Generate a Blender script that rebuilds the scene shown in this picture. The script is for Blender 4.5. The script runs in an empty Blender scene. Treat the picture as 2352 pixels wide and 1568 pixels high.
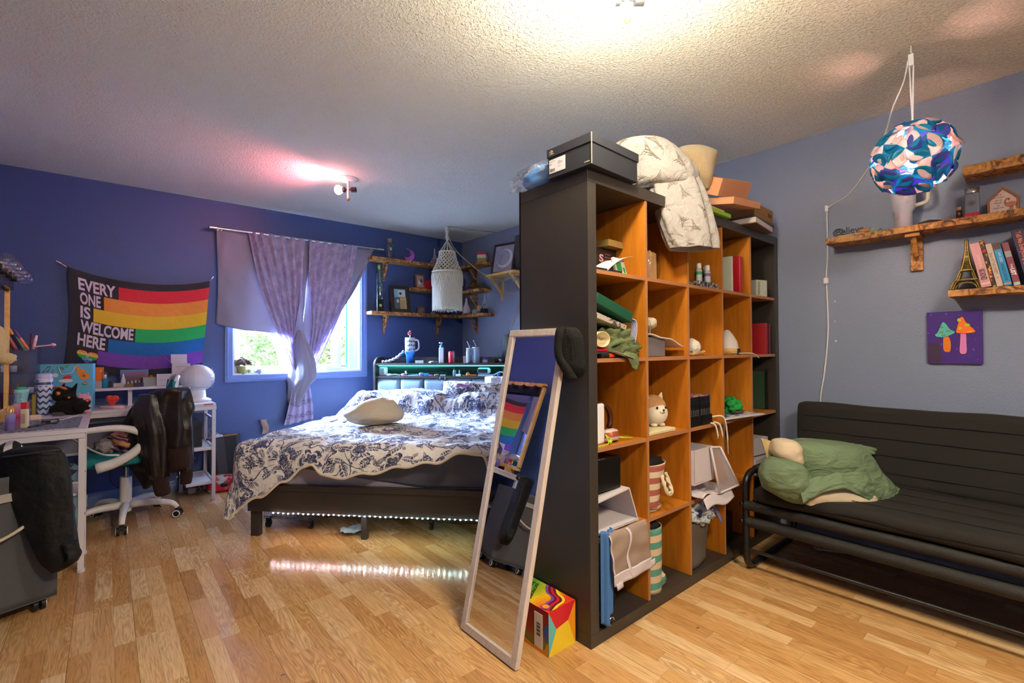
import bpy, math, random
from math import sin, cos, pi, sqrt, atan2, floor, exp
from mathutils import Vector, Matrix, noise
random.seed(7)
S = bpy.context.scene
COL = S.collection

# ---------------------------------------------------------------- camera
FPX, YAW, PIT, ROL = 1090.3, .7058, .01604, -.00519
CAMP = Vector((-3.2608, -4.7487, 1.1485))
FW = Vector((cos(PIT)*sin(YAW), cos(PIT)*cos(YAW), sin(PIT)))
_r = Vector((cos(YAW), -sin(YAW), 0)); _u = _r.cross(FW)
RT = _r*cos(ROL) + _u*sin(ROL); UP = _u*cos(ROL) - _r*sin(ROL)
cd = bpy.data.cameras.new('camera'); cam = bpy.data.objects.new('camera', cd); COL.objects.link(cam)
cd.sensor_width = 36; cd.lens = FPX/2352*36; cd.clip_start = .02; cd.clip_end = 200
cam.matrix_world = Matrix(((RT.x, UP.x, -FW.x, CAMP.x), (RT.y, UP.y, -FW.y, CAMP.y), (RT.z, UP.z, -FW.z, CAMP.z), (0, 0, 0, 1)))
S.camera = cam
S.view_settings.view_transform = 'Standard'; S.view_settings.look = 'None'
S.view_settings.gamma = 1; S.view_settings.use_curve_mapping = False
S.view_settings.exposure = EXPO = 0.5

# ---------------------------------------------------------------- world and lights
w = bpy.data.worlds.new('sky'); S.world = w; w.use_nodes = True
bg = w.node_tree.nodes['Background']
bg.inputs[0].default_value = (.58, .76, 1.0, 1); bg.inputs[1].default_value = 26.0

def light(name, kind, loc, energy, color, soft=.05, **k):
    d = bpy.data.lights.new(name, kind); d.energy = energy; d.color = color
    if kind == 'POINT' or kind == 'SPOT': d.shadow_soft_size = soft
    o = bpy.data.objects.new(name, d); COL.objects.link(o); o.location = loc
    for a, b in k.items(): setattr(d, a, b)
    return o
def aim(o, target):
    o.rotation_euler = (Vector(target)-Vector(o.location)).to_track_quat('-Z', 'Y').to_euler()
light('ceiling_bulb_light', 'POINT', (-1.99, -3.84, 2.22), 37, (1.0, .87, .66), .07)
hl = light('rear_fill_light', 'AREA', (-2.3, -5.5, 2.36), 66, (1.0, .85, .62), shape='DISK', size=.5)  # unseen fill behind the camera, added to brighten the room
rb = light('red_bulb_light', 'SPOT', (-2.0, -1.262, 2.355), 30, (1.0, .20, .26), .03, spot_size=2.3, spot_blend=.9)
aim(rb, (-2.35, -1.10, 2.44))
light('red_bulb_glow', 'POINT', (-2.03, -1.27, 2.33), 2.2, (1.0, .3, .34), .04)
light('pendant_bulb_light', 'POINT', (-.65, -4.33, 1.95), 34, (1.0, .50, .42), .04)
lh = light('headboard_led_light', 'AREA', (-.615, -.56, .972), 1.3, (.05, .85, .8), shape='RECTANGLE', size=1.4, size_y=.02)
lh.rotation_euler = (0, 0, -pi/4)
sun = light('soft_daylight', 'SUN', (-4, 5, 5), 390, (.42, .63, 1.0), angle=1.0)
sun.rotation_euler = (Vector((.48, -.80, -.34))).to_track_quat('-Z', 'Y').to_euler()

# ---------------------------------------------------------------- pixel helpers
def ray(px, py): return FW + RT*((px-1176)/FPX) - UP*((py-784)/FPX)
def P(px, py, ax, v):
    d = ray(px, py); i = 'xyz'.index(ax); t = (v-CAMP[i])/d[i]; return CAMP + d*t
def PD(px, py, t): return CAMP + ray(px, py)*t
def dep(p): return (Vector(p)-CAMP).dot(FW)
def PW(px, py, p):            # point seen at this pixel, on the fronto-parallel plane through p
    return PD(px, py, dep(p))

# ---------------------------------------------------------------- mesh builder
T = Matrix.Translation
def Rz(a): return Matrix.Rotation(a, 4, 'Z')
def Rx(a): return Matrix.Rotation(a, 4, 'X')
def Ry(a): return Matrix.Rotation(a, 4, 'Y')
def frame(o, x, y):
    x = Vector(x).normalized(); y = Vector(y); y = (y - x*y.dot(x)).normalized(); z = x.cross(y)
    return Matrix(((x.x, y.x, z.x, o[0]), (x.y, y.y, z.y, o[1]), (x.z, y.z, z.z, o[2]), (0, 0, 0, 1)))
class MB:
    def __init__(s): s.v = []; s.f = []; s.m = []; s.s = []; s.uv = []
    def add(s, vs, fs, mi=0, sm=False, M=None, uvs=None):
        o = len(s.v)
        for i, p in enumerate(vs):
            p = Vector(p)
            if len(p) == 2: p = Vector((p.x, p.y, 0))
            s.v.append(M @ p if M else p); s.uv.append(uvs[i] if uvs else (p.x, p.y))
        for f in fs: s.f.append([a+o for a in f]); s.m.append(mi); s.s.append(sm)
        return s
    def box(s, c, d, M=None, mi=0, rz=0):
        x, y, z = d[0]/2, d[1]/2, d[2]/2
        vs = [(a*x, b*y, e*z) for a in (-1, 1) for b in (-1, 1) for e in (-1, 1)]
        fs = [(0, 1, 3, 2), (4, 6, 7, 5), (0, 4, 5, 1), (2, 3, 7, 6), (0, 2, 6, 4), (1, 5, 7, 3)]
        L = T(c) @ Rz(rz)
        return s.add(vs, fs, mi, False, M @ L if M else L)
    def bb(s, a, b, mi=0, M=None):
        a, b = Vector(a), Vector(b); return s.box((a+b)/2, [abs(q) for q in (b-a)], M, mi)
    def cyl(s, p0, p1, r0, r1=None, n=16, mi=0, M=None, caps=True):
        r1 = r0 if r1 is None else r1; p0, p1 = Vector(p0), Vector(p1); d = (p1-p0)
        q = d.to_track_quat('Z', 'Y').to_matrix(); vs = []
        for p, r in ((p0, r0), (p1, r1)):
            for i in range(n): vs.append(p + q @ Vector((r*cos(2*pi*i/n), r*sin(2*pi*i/n), 0)))
        s.add(vs, [(i, (i+1) % n, n+(i+1) % n, n+i) for i in range(n)], mi, True, M)
        if caps:
            s.add(vs[:n], [list(range(n))[::-1]], mi, False, M); s.add(vs[n:], [list(range(n))], mi, False, M)
        return s
    def lathe(s, prof, M=None, n=24, mi=0, sm=True, arc=1.0, sx=1, sy=1):
        vs = []; k = n if arc == 1.0 else n+1
        for r, z in prof:
            for i in range(k):
                a = 2*pi*arc*i/n; vs.append((r*cos(a)*sx, r*sin(a)*sy, z))
        fs = []
        for j in range(len(prof)-1):
            for i in range(n):
                i2 = (i+1) % k; fs.append((j*k+i, j*k+i2, (j+1)*k+i2, (j+1)*k+i))
        return s.add(vs, fs, mi, sm, M)
    def tube(s, pts, r, n=8, mi=0, closed=False, M=None, caps=True):
        pts = [Vector(p) for p in pts]; N = len(pts); vs = []; up = None
        rr = r if callable(r) else (lambda t: r)
        for i, p in enumerate(pts):
            a = pts[(i-1) % N] if (closed or i > 0) else p; b = pts[(i+1) % N] if (closed or i < N-1) else p
            t = (b-a).normalized() if (b-a).length > 1e-9 else Vector((0, 0, 1))
            if up is None:
                up = t.orthogonal().normalized()
            up = (up - t*up.dot(t)); up = up.normalized() if up.length > 1e-6 else t.orthogonal().normalized()
            sd = t.cross(up); R = rr(i/max(1, N-1))
            for j in range(n):
                an = 2*pi*j/n; vs.append(p + up*(R*cos(an)) + sd*(R*sin(an)))
        fs = [(i*n+j, i*n+(j+1) % n, ((i+1) % N)*n+(j+1) % n, ((i+1) % N)*n+j) for i in range(N if closed else N-1) for j in range(n)]
        if caps and not closed: fs += [list(range(n))[::-1], [(N-1)*n+j for j in range(n)]]
        return s.add(vs, fs, mi, True, M)
    def grid(s, fn, nu, nv, mi=0, M=None, sm=True, cu=False, uvf=None):
        vs = []; uvs = []
        for j in range(nv+1):
            for i in range(nu if cu else nu+1):
                vs.append(fn(i/nu, j/nv)); uvs.append(uvf(i/nu, j/nv) if uvf else (i/nu, j/nv))
        k = nu if cu else nu+1
        fs = [(j*k+i, j*k+(i+1) % k, (j+1)*k+(i+1) % k, (j+1)*k+i) for j in range(nv) for i in range(nu)]
        return s.add(vs, fs, mi, sm, M, uvs)
    def prism(s, poly, h, M=None, mi=0, sm=False):
        n = len(poly); vs = [(p[0], p[1], 0) for p in poly] + [(p[0], p[1], h) for p in poly]
        return s.add(vs, [list(range(n))[::-1], list(range(n, 2*n))] + [(i, (i+1) % n, n+(i+1) % n, n+i) for i in range(n)], mi, sm, M)
    def flat(s, poly, M=None, mi=0, z=0):
        return s.add([(p[0], p[1], z) for p in poly], [list(range(len(poly)))], mi, False, M)
    def ball(s, c, r, M=None, n=20, mi=0, amp=0, fr=6, seed=0, pw=1):
        r = (r, r, r) if not hasattr(r, '__len__') else r; c = Vector(c); m = n//2
        def sp(a): return (abs(a)**pw)*(1 if a > 0 else -1)
        def fn(u, v):
            th = 2*pi*u; ph = pi*v; d = Vector((sp(sin(ph))*sp(cos(th)), sp(sin(ph))*sp(sin(th)), sp(-cos(ph))))
            k = 1 + (amp*noise.noise(d*fr/3 + Vector((seed, seed*2, 1.3))) if amp else 0)
            return (d.x*r[0]*k+c.x, d.y*r[1]*k+c.y, d.z*r[2]*k+c.z)
        return s.grid(fn, n, m, mi, M, True, True)
    def merge(s, o, M=None):
        b = len(s.v); s.v += [M @ p for p in o.v] if M else list(o.v); s.uv += o.uv
        s.f += [[a+b for a in f] for f in o.f]; s.m += o.m; s.s += o.s; return s
    def mesh(s, name, Mi=None):
        me = bpy.data.meshes.new(name)
        me.from_pydata([tuple(Mi @ p) if Mi else tuple(p) for p in s.v], [], s.f)
        me.polygons.foreach_set('material_index', s.m); me.polygons.foreach_set('use_smooth', s.s)
        ul = me.uv_layers.new(name='uv'); buf = []
        for f in s.f:
            for a in f: buf += [s.uv[a][0], s.uv[a][1]]
        ul.data.foreach_set('uv', buf); me.update(); return me

WM = {}
def fin(o, mats, solid=0, bevel=0, sub=0, off=0):
    for m in (mats if isinstance(mats, (list, tuple)) else [mats]): o.data.materials.append(m)
    if sub: q = o.modifiers.new('sub', 'SUBSURF'); q.levels = sub; q.render_levels = sub
    if solid: q = o.modifiers.new('solid', 'SOLIDIFY'); q.thickness = solid; q.offset = off
    if bevel:
        q = o.modifiers.new('bevel', 'BEVEL'); q.width = bevel; q.segments = 2; q.limit_method = 'ANGLE'; q.angle_limit = .7
        q.harden_normals = False
def thing(name, label, cat, loc=(0, 0, 0), rz=0, group=None, M=None):
    o = bpy.data.objects.new(name, None); COL.objects.link(o); o.empty_display_size = .05
    M = M or (T(loc) @ Rz(rz)); o.matrix_world = M; WM[o.name] = M.copy()
    o['label'] = label; o['category'] = cat
    if group: o['group'] = group
    return o
def part(name, mb, mats, parent, local=False, label=None, stuff=False, **k):
    Mw = WM[parent.name]
    o = bpy.data.objects.new(name, mb.mesh(name, None if local else Mw.inverted())); COL.objects.link(o)
    o.parent = parent; WM[o.name] = Mw; fin(o, mats, **k)
    if label: o['label'] = label
    if stuff: o['kind'] = 'stuff'
    return o
def solo(name, mb, mats, label, cat, loc=(0, 0, 0), rz=0, local=False, group=None, stuff=False, M=None, **k):
    Mw = M or (T(loc) @ Rz(rz))
    o = bpy.data.objects.new(name, mb.mesh(name, None if local else Mw.inverted())); COL.objects.link(o)
    o.matrix_world = Mw; WM[o.name] = Mw.copy(); fin(o, mats, **k)
    o['label'] = label; o['category'] = cat
    if group: o['group'] = group
    if stuff: o['kind'] = 'stuff'
    return o
def struct(name, mb, mats, parent=None, **k):
    o = bpy.data.objects.new(name, mb.mesh(name)); COL.objects.link(o); WM[o.name] = Matrix(); fin(o, mats, **k)
    if parent: o.parent = parent
    else: o['kind'] = 'structure'
    return o
def copy_tree(o, M, label=None, parent=None):
    c = o.copy(); COL.objects.link(c)
    if parent is None: c.matrix_world = M; WM[c.name] = M.copy()
    else: c.parent = parent; WM[c.name] = WM[parent.name]
    if label: c['label'] = label
    for ch in list(o.children): copy_tree(ch, None, None, c)
    return c

# ---------------------------------------------------------------- curves and lofts
def cr(pts, t):
    n = len(pts)-1; x = min(max(t, 0), 1)*n; i = min(int(x), n-1); f = x-i
    p1, p2 = pts[i], pts[i+1]; p0 = pts[i-1] if i > 0 else p1*2-p2; p3 = pts[i+2] if i+2 <= n else p2*2-p1
    return (p1*2 + (p2-p0)*f + (p0*2-p1*5+p2*4-p3)*f*f + (p1*3-p0-p2*3+p3)*f**3)*.5
def smooth(pts, n=24):
    pts = [Vector(p) for p in pts]; return [cr(pts, i/n) for i in range(n+1)]
def loft(curves, nu=40, nv=40, disp=None, mb=None, mi=0, uvs=(1, 1)):
    cs = [[Vector(p) for p in c] for c in curves]
    def pt(u, v): return cr([cr(c, v) for c in cs], u)
    def fn(u, v):
        p = pt(u, v)
        if disp:
            e = .004; a = pt(min(1, u+e), v)-pt(max(0, u-e), v); b = pt(u, min(1, v+e))-pt(u, max(0, v-e)); n = a.cross(b)
            if n.length > 1e-12: p = p + n.normalized()*disp(u, v)
        return p
    mb = mb or MB(); return mb.grid(fn, nu, nv, mi, uvf=lambda u, v: (u*uvs[0], v*uvs[1]))
def nz(x, y=0, z=0): return noise.noise(Vector((x, y, z)))
def crumple(p, s=8, a=1): 
    p = Vector(p)*s; return a*(noise.noise(p) + .5*noise.noise(p*2.1) + .25*(1-abs(noise.noise(p*4.3))*2))

# ---------------------------------------------------------------- text
_TC = {}
def text_mesh(t, bold=.0, shear=0, spacing=1):
    k = (t, bold, shear, spacing)
    if k not in _TC:
        c = bpy.data.curves.new('t', 'FONT'); c.body = t; c.offset = bold; c.shear = shear; c.resolution_u = 3; c.space_character = spacing
        c.align_x = 'LEFT'
        o = bpy.data.objects.new('t', c); COL.objects.link(o); bpy.context.view_layer.update()
        me = bpy.data.meshes.new_from_object(o.evaluated_get(bpy.context.evaluated_depsgraph_get()))
        vs = [(v.co.x, v.co.y) for v in me.vertices]; fs = [list(p.vertices) for p in me.polygons]
        x0, x1 = min(v[0] for v in vs), max(v[0] for v in vs); y0, y1 = min(v[1] for v in vs), max(v[1] for v in vs)
        _TC[k] = ([((x-x0)/(x1-x0), (y-y0)/(y1-y0)) for x, y in vs], fs)
        bpy.data.objects.remove(o); bpy.data.curves.remove(c); bpy.data.meshes.remove(me)
    return _TC[k]
def text(mb, t, fn, x0, y0, wd, ht, mi=0, **k):     # fn maps (x,y) in the label's plane to a 3-D point
    vs, fs = text_mesh(t, **k)
    return mb.add([fn(x0+a*wd, y0+b*ht) for a, b in vs], fs, mi)
def plane(M, z=.0012): return lambda x, y: M @ Vector((x, y, z))
def circ(cx, cy, r, n=20, ry=None, a0=0, a1=2*pi):
    return [(cx+r*cos(a0+(a1-a0)*i/n), cy+(ry or r)*sin(a0+(a1-a0)*i/n)) for i in range(n if abs(a1-a0) > 6.28 else n+1)]

# ---------------------------------------------------------------- materials
class X:
    nt = None
    def __init__(s, k): s.k = k
    @staticmethod
    def w(op, *a):
        n = X.nt.nodes.new('ShaderNodeMath'); n.operation = op
        for i, q in enumerate(a):
            if isinstance(q, X): X.nt.links.new(q.k, n.inputs[i])
            else: n.inputs[i].default_value = q
        return X(n.outputs[0])
    def __add__(s, o): return X.w('ADD', s, o)
    __radd__ = __add__
    def __mul__(s, o): return X.w('MULTIPLY', s, o)
    __rmul__ = __mul__
    def __sub__(s, o): return X.w('SUBTRACT', s, o)
    def __rsub__(s, o): return X.w('SUBTRACT', o, s)
    def __truediv__(s, o): return X.w('DIVIDE', s, o)
    def gt(s, o): return X.w('GREATER_THAN', s, o)
    def lt(s, o): return X.w('LESS_THAN', s, o)
    def fl(s): return X.w('FLOOR', s)
    def ab(s): return X.w('ABSOLUTE', s)
    def sn(s): return X.w('SINE', s)
    def cs(s): return X.w('COSINE', s)
    def sq(s): return X.w('SQRT', s)
    def mx(s, o): return X.w('MAXIMUM', s, o)
    def mn(s, o): return X.w('MINIMUM', s, o)
    def mod(s, o): return X.w('FLOORED_MODULO', s, o)
    def at2(s, o): return X.w('ARCTAN2', s, o)
    def pw(s, o): return X.w('POWER', s, o)
def nd(t, **k):
    n = X.nt.nodes.new(t)
    for a, b in k.items():
        if a.startswith('i_'):
            a = a[2:].replace('_', ' ')
            if isinstance(b, X): X.nt.links.new(b.k, n.inputs[a])
            else: n.inputs[a].default_value = b
        elif a.startswith('n'): 
            i = int(a[1:])
            if isinstance(b, X): X.nt.links.new(b.k, n.inputs[i])
            else: n.inputs[i].default_value = b
        else: setattr(n, a, b)
    return n
def coord(kind='Object'): return X(nd('ShaderNodeTexCoord').outputs[kind])
def sep(v):
    n = nd('ShaderNodeSeparateXYZ', n0=v); return [X(o) for o in n.outputs]
def comb(x, y, z=0): return X(nd('ShaderNodeCombineXYZ', n0=x, n1=y, n2=z).outputs[0])
def noi(v, sc, det=2, ro=.5, out=0, dist=0): return X(nd('ShaderNodeTexNoise', i_Vector=v, i_Scale=sc, i_Detail=det, i_Roughness=ro, i_Distortion=dist).outputs[out])
def white(v): return X(nd('ShaderNodeTexWhiteNoise', i_Vector=v).outputs[0])
def mixc(f, a, b):
    n = nd('ShaderNodeMix', data_type='RGBA'); 
    for i, q in ((0, f), (6, a), (7, b)):
        if isinstance(q, X): X.nt.links.new(q.k, n.inputs[i])
        else: n.inputs[i].default_value = q if i == 0 else (*q[:3], 1)
    return X(n.outputs[2])
def vmul(v, s): return X(nd('ShaderNodeVectorMath', operation='MULTIPLY', n0=v, n1=s).outputs[0])
def vadd(v, s): return X(nd('ShaderNodeVectorMath', operation='ADD', n0=v, n1=s).outputs[0])
def ramp(f, stops):
    n = nd('ShaderNodeValToRGB', n0=f); e = n.color_ramp.elements
    while len(e) < len(stops): e.new(.5)
    for q, (p, c) in zip(e, stops): q.position = p; q.color = (*c, 1)
    return X(n.outputs[0])
def hx(s):
    c = [int(s[i:i+2], 16)/255 for i in (0, 2, 4)]
    return tuple(q/12.92 if q < .04045 else ((q+.055)/1.055)**2.4 for q in c)
MATS = {}
def mat(name, color=(.5, .5, .5), rough=.5, metal=0, fn=None, bump=None, bd=.01, spec=.5, trans=0, emit=None, es=0, ior=1.45, alpha=1, sheen=0, coat=0, sss=0, transl=None):
    if name in MATS: return MATS[name]
    if isinstance(color, str): color = hx(color)
    m = bpy.data.materials.new(name); m.use_nodes = True; nt = m.node_tree; X.nt = nt
    b = nt.nodes['Principled BSDF']; b.inputs['Base Color'].default_value = (*color, 1); b.inputs['Roughness'].default_value = rough
    b.inputs['Metallic'].default_value = metal; b.inputs['Specular IOR Level'].default_value = spec
    b.inputs['Transmission Weight'].default_value = trans; b.inputs['IOR'].default_value = ior; b.inputs['Alpha'].default_value = alpha
    b.inputs['Sheen Weight'].default_value = sheen; b.inputs['Coat Weight'].default_value = coat
    if emit: b.inputs['Emission Color'].default_value = (*emit, 1); b.inputs['Emission Strength'].default_value = es
    if fn:
        r = fn()
        if isinstance(r, dict):
            for k, q in r.items():
                if k == 'height': continue
                nt.links.new(q.k, b.inputs[k])
            if 'height' in r: bump = bump or (lambda: r['height'])
        else: nt.links.new(r.k, b.inputs['Base Color'])
    if bump:
        h = bump(); n = nd('ShaderNodeBump', i_Strength=1.0, i_Distance=bd, i_Height=h); nt.links.new(n.outputs[0], b.inputs['Normal'])
    if transl:
        t = nd('ShaderNodeBsdfTranslucent'); mx = nd('ShaderNodeMixShader'); mx.inputs[0].default_value = transl[0]
        if fn and not isinstance(r, dict): nt.links.new(r.k, t.inputs[0])
        else: t.inputs[0].default_value = (*(transl[1] if len(transl) > 1 else color), 1)
        nt.links.new(b.outputs[0], mx.inputs[1]); nt.links.new(t.outputs[0], mx.inputs[2])
        nt.links.new(mx.outputs[0], nt.nodes['Material Output'].inputs[0])
    MATS[name] = m; return m
def plain(hexc, rough=.5, **k): return mat('paint_'+hexc+('_%02d' % int(rough*100)), hexc, rough, **k)
def cloth_bump(s=900): return lambda: (sep(coord('Object'))[0]*s).sn()*.5 + (sep(coord('Object'))[2]*s).sn()*.5
def fabric(name, c, s=500, d=.0006, rough=.9, **k):
    return mat(name, c, rough, bump=lambda: noi(coord(), s, 2), bd=d, spec=.2, **k)

def f_floor():
    x, y, z = sep(coord())
    row = (x/.066).fl(); off = white(comb(row, 3.1))*.9; col = ((y+off)/.38).fl()
    fx = (x/.066)-row; fy = ((y+off)/.38)-col
    board = (x/.198).fl(); fb = (x/.198)-board
    fine0 = noi(comb(x*120, y*14, 0), 1.0, 2); id_ = comb(row, col, 1.7); r = white(id_); r2 = white(comb(col, row, 5.3))
    v = vadd(comb(x*15, y*2.0, r*30), comb(r2*20, r*20, 0))
    g = noi(v, 1.3, 1.5, .45, dist=.25); rings = ((g*85+fine0*1.2).sn()*.5+.5)
    fine = noi(comb(x*260, y*10, r*9), 1.0, 3)
    base = ramp(r, [(0, hx('b98a56')), (.35, hx('ca9a62')), (.7, hx('d7ac76')), (1, hx('e3c092'))])
    c = mixc(rings*.42*(r2*.9+.2), base, hx('86582a')); c = mixc((fine-.48).mx(0)*1.9, c, hx('6b4522'))
    seam = ((fx.lt(.018)).mx(fy.lt(.004)))*.35
    seam = seam.mx(fb.lt(.012)*.6)
    c = mixc(seam, c, hx('5d3d1e'))
    return {'Base Color': c, 'Roughness': (fine*.12)+.10, 'height': (1-seam)*.5+fine*.12}
M_floor = mat('oak_laminate', rough=.28, fn=f_floor, bd=.0012)
def f_ceil():
    c = coord(); a = noi(c, 75, 3, .65, dist=.4); b = noi(c, 160, 2)
    return (a-.47).mx(0)*2.2 + b*.25
M_ceil = mat('stucco_ceiling', hx('eae8da'), .9, bump=f_ceil, bd=.008)
def wallbump(): return noi(coord(), 120, 3)+noi(coord(), 9, 1)*.6
M_navy = mat('navy_wall_paint', hx('3d5186'), .42, bump=wallbump, bd=.0015)
M_slate = mat('slate_blue_wall_paint', hx('7d86a0'), .45, bump=wallbump, bd=.0018)
M_trim = mat('blue_trim_paint', hx('6f88c0'), .35)
M_white = plain('e8e6ea', .4)
M_vinyl = mat('white_vinyl', hx('e6ebf2'), .35)
M_black = mat('black_brown_laminate', hx('38332f'), .38, bump=lambda: noi(vmul(coord(), (40, 40, 300)), 1, 3), bd=.0003)
def woodfn(c1, c2, c3, sx=60, sy=60, sz=4):
    def f():
        v = vmul(coord(), (sx, sy, sz)); a = noi(v, 1, 4, .6, dist=.6); b = noi(v, .25, 2)
        return ramp(a*.6+b*.4, [(.3, hx(c1)), (.5, hx(c2)), (.72, hx(c3))])
    return f
M_orange = mat('honey_beech_laminate', rough=.38, fn=woodfn('9c5c14', 'b86f1c', 'c9822a', 150, 40, 5))
M_edge = mat('brown_edge_banding', hx('a5714a'), .5)
def f_burnt():
    v = coord(); a = noi(v, 16, 5, .7, dist=1.4); b = noi(vmul(v, (60, 60, 60)), 1, 3)
    return ramp(a*.85+b*.15, [(.36, hx('3d2414')), (.45, hx('7a4a20')), (.52, hx('b27a3c')), (.66, hx('cf9a58'))])
M_burnt = mat('torched_pine', rough=.55, fn=f_burnt, bump=lambda: noi(coord(), 60, 3), bd=.002)
M_pine = mat('pale_pine', rough=.5, fn=woodfn('b98d4c', 'd0a55f', 'dcb673', 30, 30, 30))
M_chrome = mat('chrome', (.8, .8, .82), .15, 1)
M_brass = mat('aged_brass', hx('8f7a45'), .4, .9)
def clear(name, tint=(1, 1, 1), base=.06, edge=.75, rough=.03, body=0, bump=None):
    m = mat(name, tint, rough); nt = m.node_tree; X.nt = nt; lw = nd('ShaderNodeLayerWeight', i_Blend=.25); f = X(lw.outputs['Facing']).pw(2.2)*edge+base
    g = nd('ShaderNodeBsdfGlossy', i_Roughness=rough); t = nd('ShaderNodeBsdfTransparent'); t.inputs[0].default_value = (*tint, 1); x = nd('ShaderNodeMixShader', n0=f)
    if bump: bn = nd('ShaderNodeBump', i_Distance=.03, i_Height=bump()); nt.links.new(bn.outputs[0], g.inputs['Normal'])
    nt.links.new(t.outputs[0], x.inputs[1]); nt.links.new(g.outputs[0], x.inputs[2]); nt.links.new(x.outputs[0], nt.nodes['Material Output'].inputs[0]); return m
M_mirror = mat('mirror_glass', (.86, .87, .9), .01, 1)
M_glass = clear('clear_glass', (.93, .97, .97))
M_blk = mat('black_plastic', (.012, .012, .014), .4)
M_wp = mat('white_plastic', hx('e6e4ea'), .35)
M_wmetal = mat('white_enamel_steel', hx('dcd8e4'), .35)
M_desk = mat('pale_desk_board', rough=.4, fn=woodfn('c6c0d2', 'd6d2e0', 'e2dfe9', 8, 90, 90))
# ---------------------------------------------------------------- room shell
H = 2.44; XL = -3.87; YR = -6.3
mb = MB().bb((XL-.1, YR-.1, -.1), (.1, .15, 0)); struct('floor', mb, M_floor)
mb = MB().bb((XL-.1, YR-.1, H), (.1, .15, H+.1)); struct('ceiling', mb, M_ceil)
WX0, WX1, WZ0, WZ1 = -2.425, -1.27, .935, 1.96
mb = MB()
mb.bb((XL-.1, 0, 0), (WX0, .15, H)); mb.bb((WX1, 0, 0), (.1, .15, H)); mb.bb((WX0, 0, 0), (WX1, .15, WZ0)); mb.bb((WX0, 0, WZ1), (WX1, .15, H))
struct('wall_back', mb, M_navy)
struct('wall_right', MB().bb((0, YR-.1, 0), (.1, 0, H)), M_slate)
struct('wall_left', MB().bb((XL-.1, YR-.1, 0), (XL, 0, H)), M_navy)
struct('wall_front', MB().bb((XL-.1, YR-.1, 0), (.1, YR, H)), M_slate)
def base_prof(p0, p1, n):
    p0, p1, n = Vector(p0), Vector(p1), Vector(n); mb = MB(); d = (p1-p0).normalized()
    M = frame(p0, n, (0, 0, 1)); L = (p1-p0).length
    poly = [(0, 0), (.016, 0), (.016, .055), (.011, .065), (.011, .08), (.005, .092), (0, .092)]
    z = Vector((M[0][2], M[1][2], M[2][2])); return mb.prism(poly, L if z.dot(d) > 0 else -L, M)
struct('baseboard_back', base_prof((XL, -.0005, 0), (0, -.0005, 0), (0, -1, 0)), M_trim)
struct('baseboard_right', base_prof((-.0005, YR, 0), (-.0005, 0, 0), (-1, 0, 0)), M_slate)
struct('baseboard_left', base_prof((XL+.0005, YR, 0), (XL+.0005, -.02, 0), (1, 0, 0)), M_trim)
# window: casing, vinyl frame, mullions, sashes and panes
def rect_ring(mb, x0, x1, z0, z1, wd, y0, y1):
    mb.bb((x0, y0, z0), (x1, y1, z0+wd)); mb.bb((x0, y0, z1-wd), (x1, y1, z1)); mb.bb((x0, y0, z0+wd), (x0+wd, y1, z1-wd)); mb.bb((x1-wd, y0, z0+wd), (x1, y1, z1-wd)); return mb
mb = MB(); rect_ring(mb, WX0-.064, WX1+.064, WZ0-.064, WZ1+.064, .062, -.018, 0); rect_ring(mb, WX0-.05, WX1+.05, WZ0-.05, WZ1+.05, .016, -.024, -.016)
win = struct('window_1', mb, M_trim, bevel=.003)
def wpart(name, mb, m, **k):
    return part(name, mb, m, win, **k)
WM[win.name] = Matrix()
mb = MB(); rect_ring(mb, WX0, WX1, WZ0, WZ1, .012, 0, .15); rect_ring(mb, WX0+.012, WX1-.012, WZ0+.012, WZ1-.012, .03, .06, .13)
wpart('window_frame', mb, M_vinyl)
mb = MB(); mb.bb((-2.0, .055, WZ0+.042), (-1.945, .10, WZ1-.042)); mb.bb((-1.505, .05, WZ0+.03), (-1.455, .11, WZ1-.042)); mb.bb((WX1-.1, .07, WZ0+.042), (WX1-.04, .12, WZ1-.042))
wpart('window_mullion', mb, M_vinyl)
mb = MB(); rect_ring(mb, -1.945, -1.505, WZ0+.04, WZ1-.04, .035, .062, .095); rect_ring(mb, WX0+.04, -2.0, WZ0+.04, WZ1-.04, .028, .062, .095)
wpart('window_sash', mb, M_vinyl)
M_pane = mat('window_pane_glass', (.97, 1, 1), .02)
_nt = M_pane.node_tree; X.nt = _nt; _g = nd('ShaderNodeBsdfGlossy', i_Roughness=.02); _t = nd('ShaderNodeBsdfTransparent'); _m = nd('ShaderNodeMixShader'); _m.inputs[0].default_value = .05
_nt.links.new(_t.outputs[0], _m.inputs[1]); _nt.links.new(_g.outputs[0], _m.inputs[2]); _nt.links.new(_m.outputs[0], _nt.nodes['Material Output'].inputs[0])
mb = MB(); mb.bb((WX0+.06, .076, WZ0+.06), (-2.02, .08, WZ1-.06)); wpart('glass_pane', mb, M_pane)
mb = MB(); mb.bb((-1.92, .076, WZ0+.06), (-1.53, .08, WZ1-.06)); wpart('glass_pane', mb, M_pane)
mb = MB(); mb.bb((-1.385, .100, WZ0+.05), (-1.355, .106, WZ1-.05)); wpart('blue_tape', mb, plain('1d7fc4', .5), label='blue painter tape strip')
mb = MB(); rect_ring(mb, -1.455, WX1-.05, WZ0+.042, WZ1-.042, .012, .108, .118); wpart('screen_frame', mb, mat('dark_screen_frame', hx('1f2a3c'), .5))
mb = MB(); mb.bb((-1.62, .03, WZ0+.045), (-1.55, .06, WZ0+.055)); mb.tube([(-1.62, .04, WZ0+.05), (-1.6, .02, WZ0+.065), (-1.56, .02, WZ0+.06)], .005); wpart('window_latch', mb, M_vinyl)
struct('window_sill_trim', MB().bb((WX0, -.006, WZ0-.012), (WX1, .058, WZ0+.001)), M_vinyl, parent=win)

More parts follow.
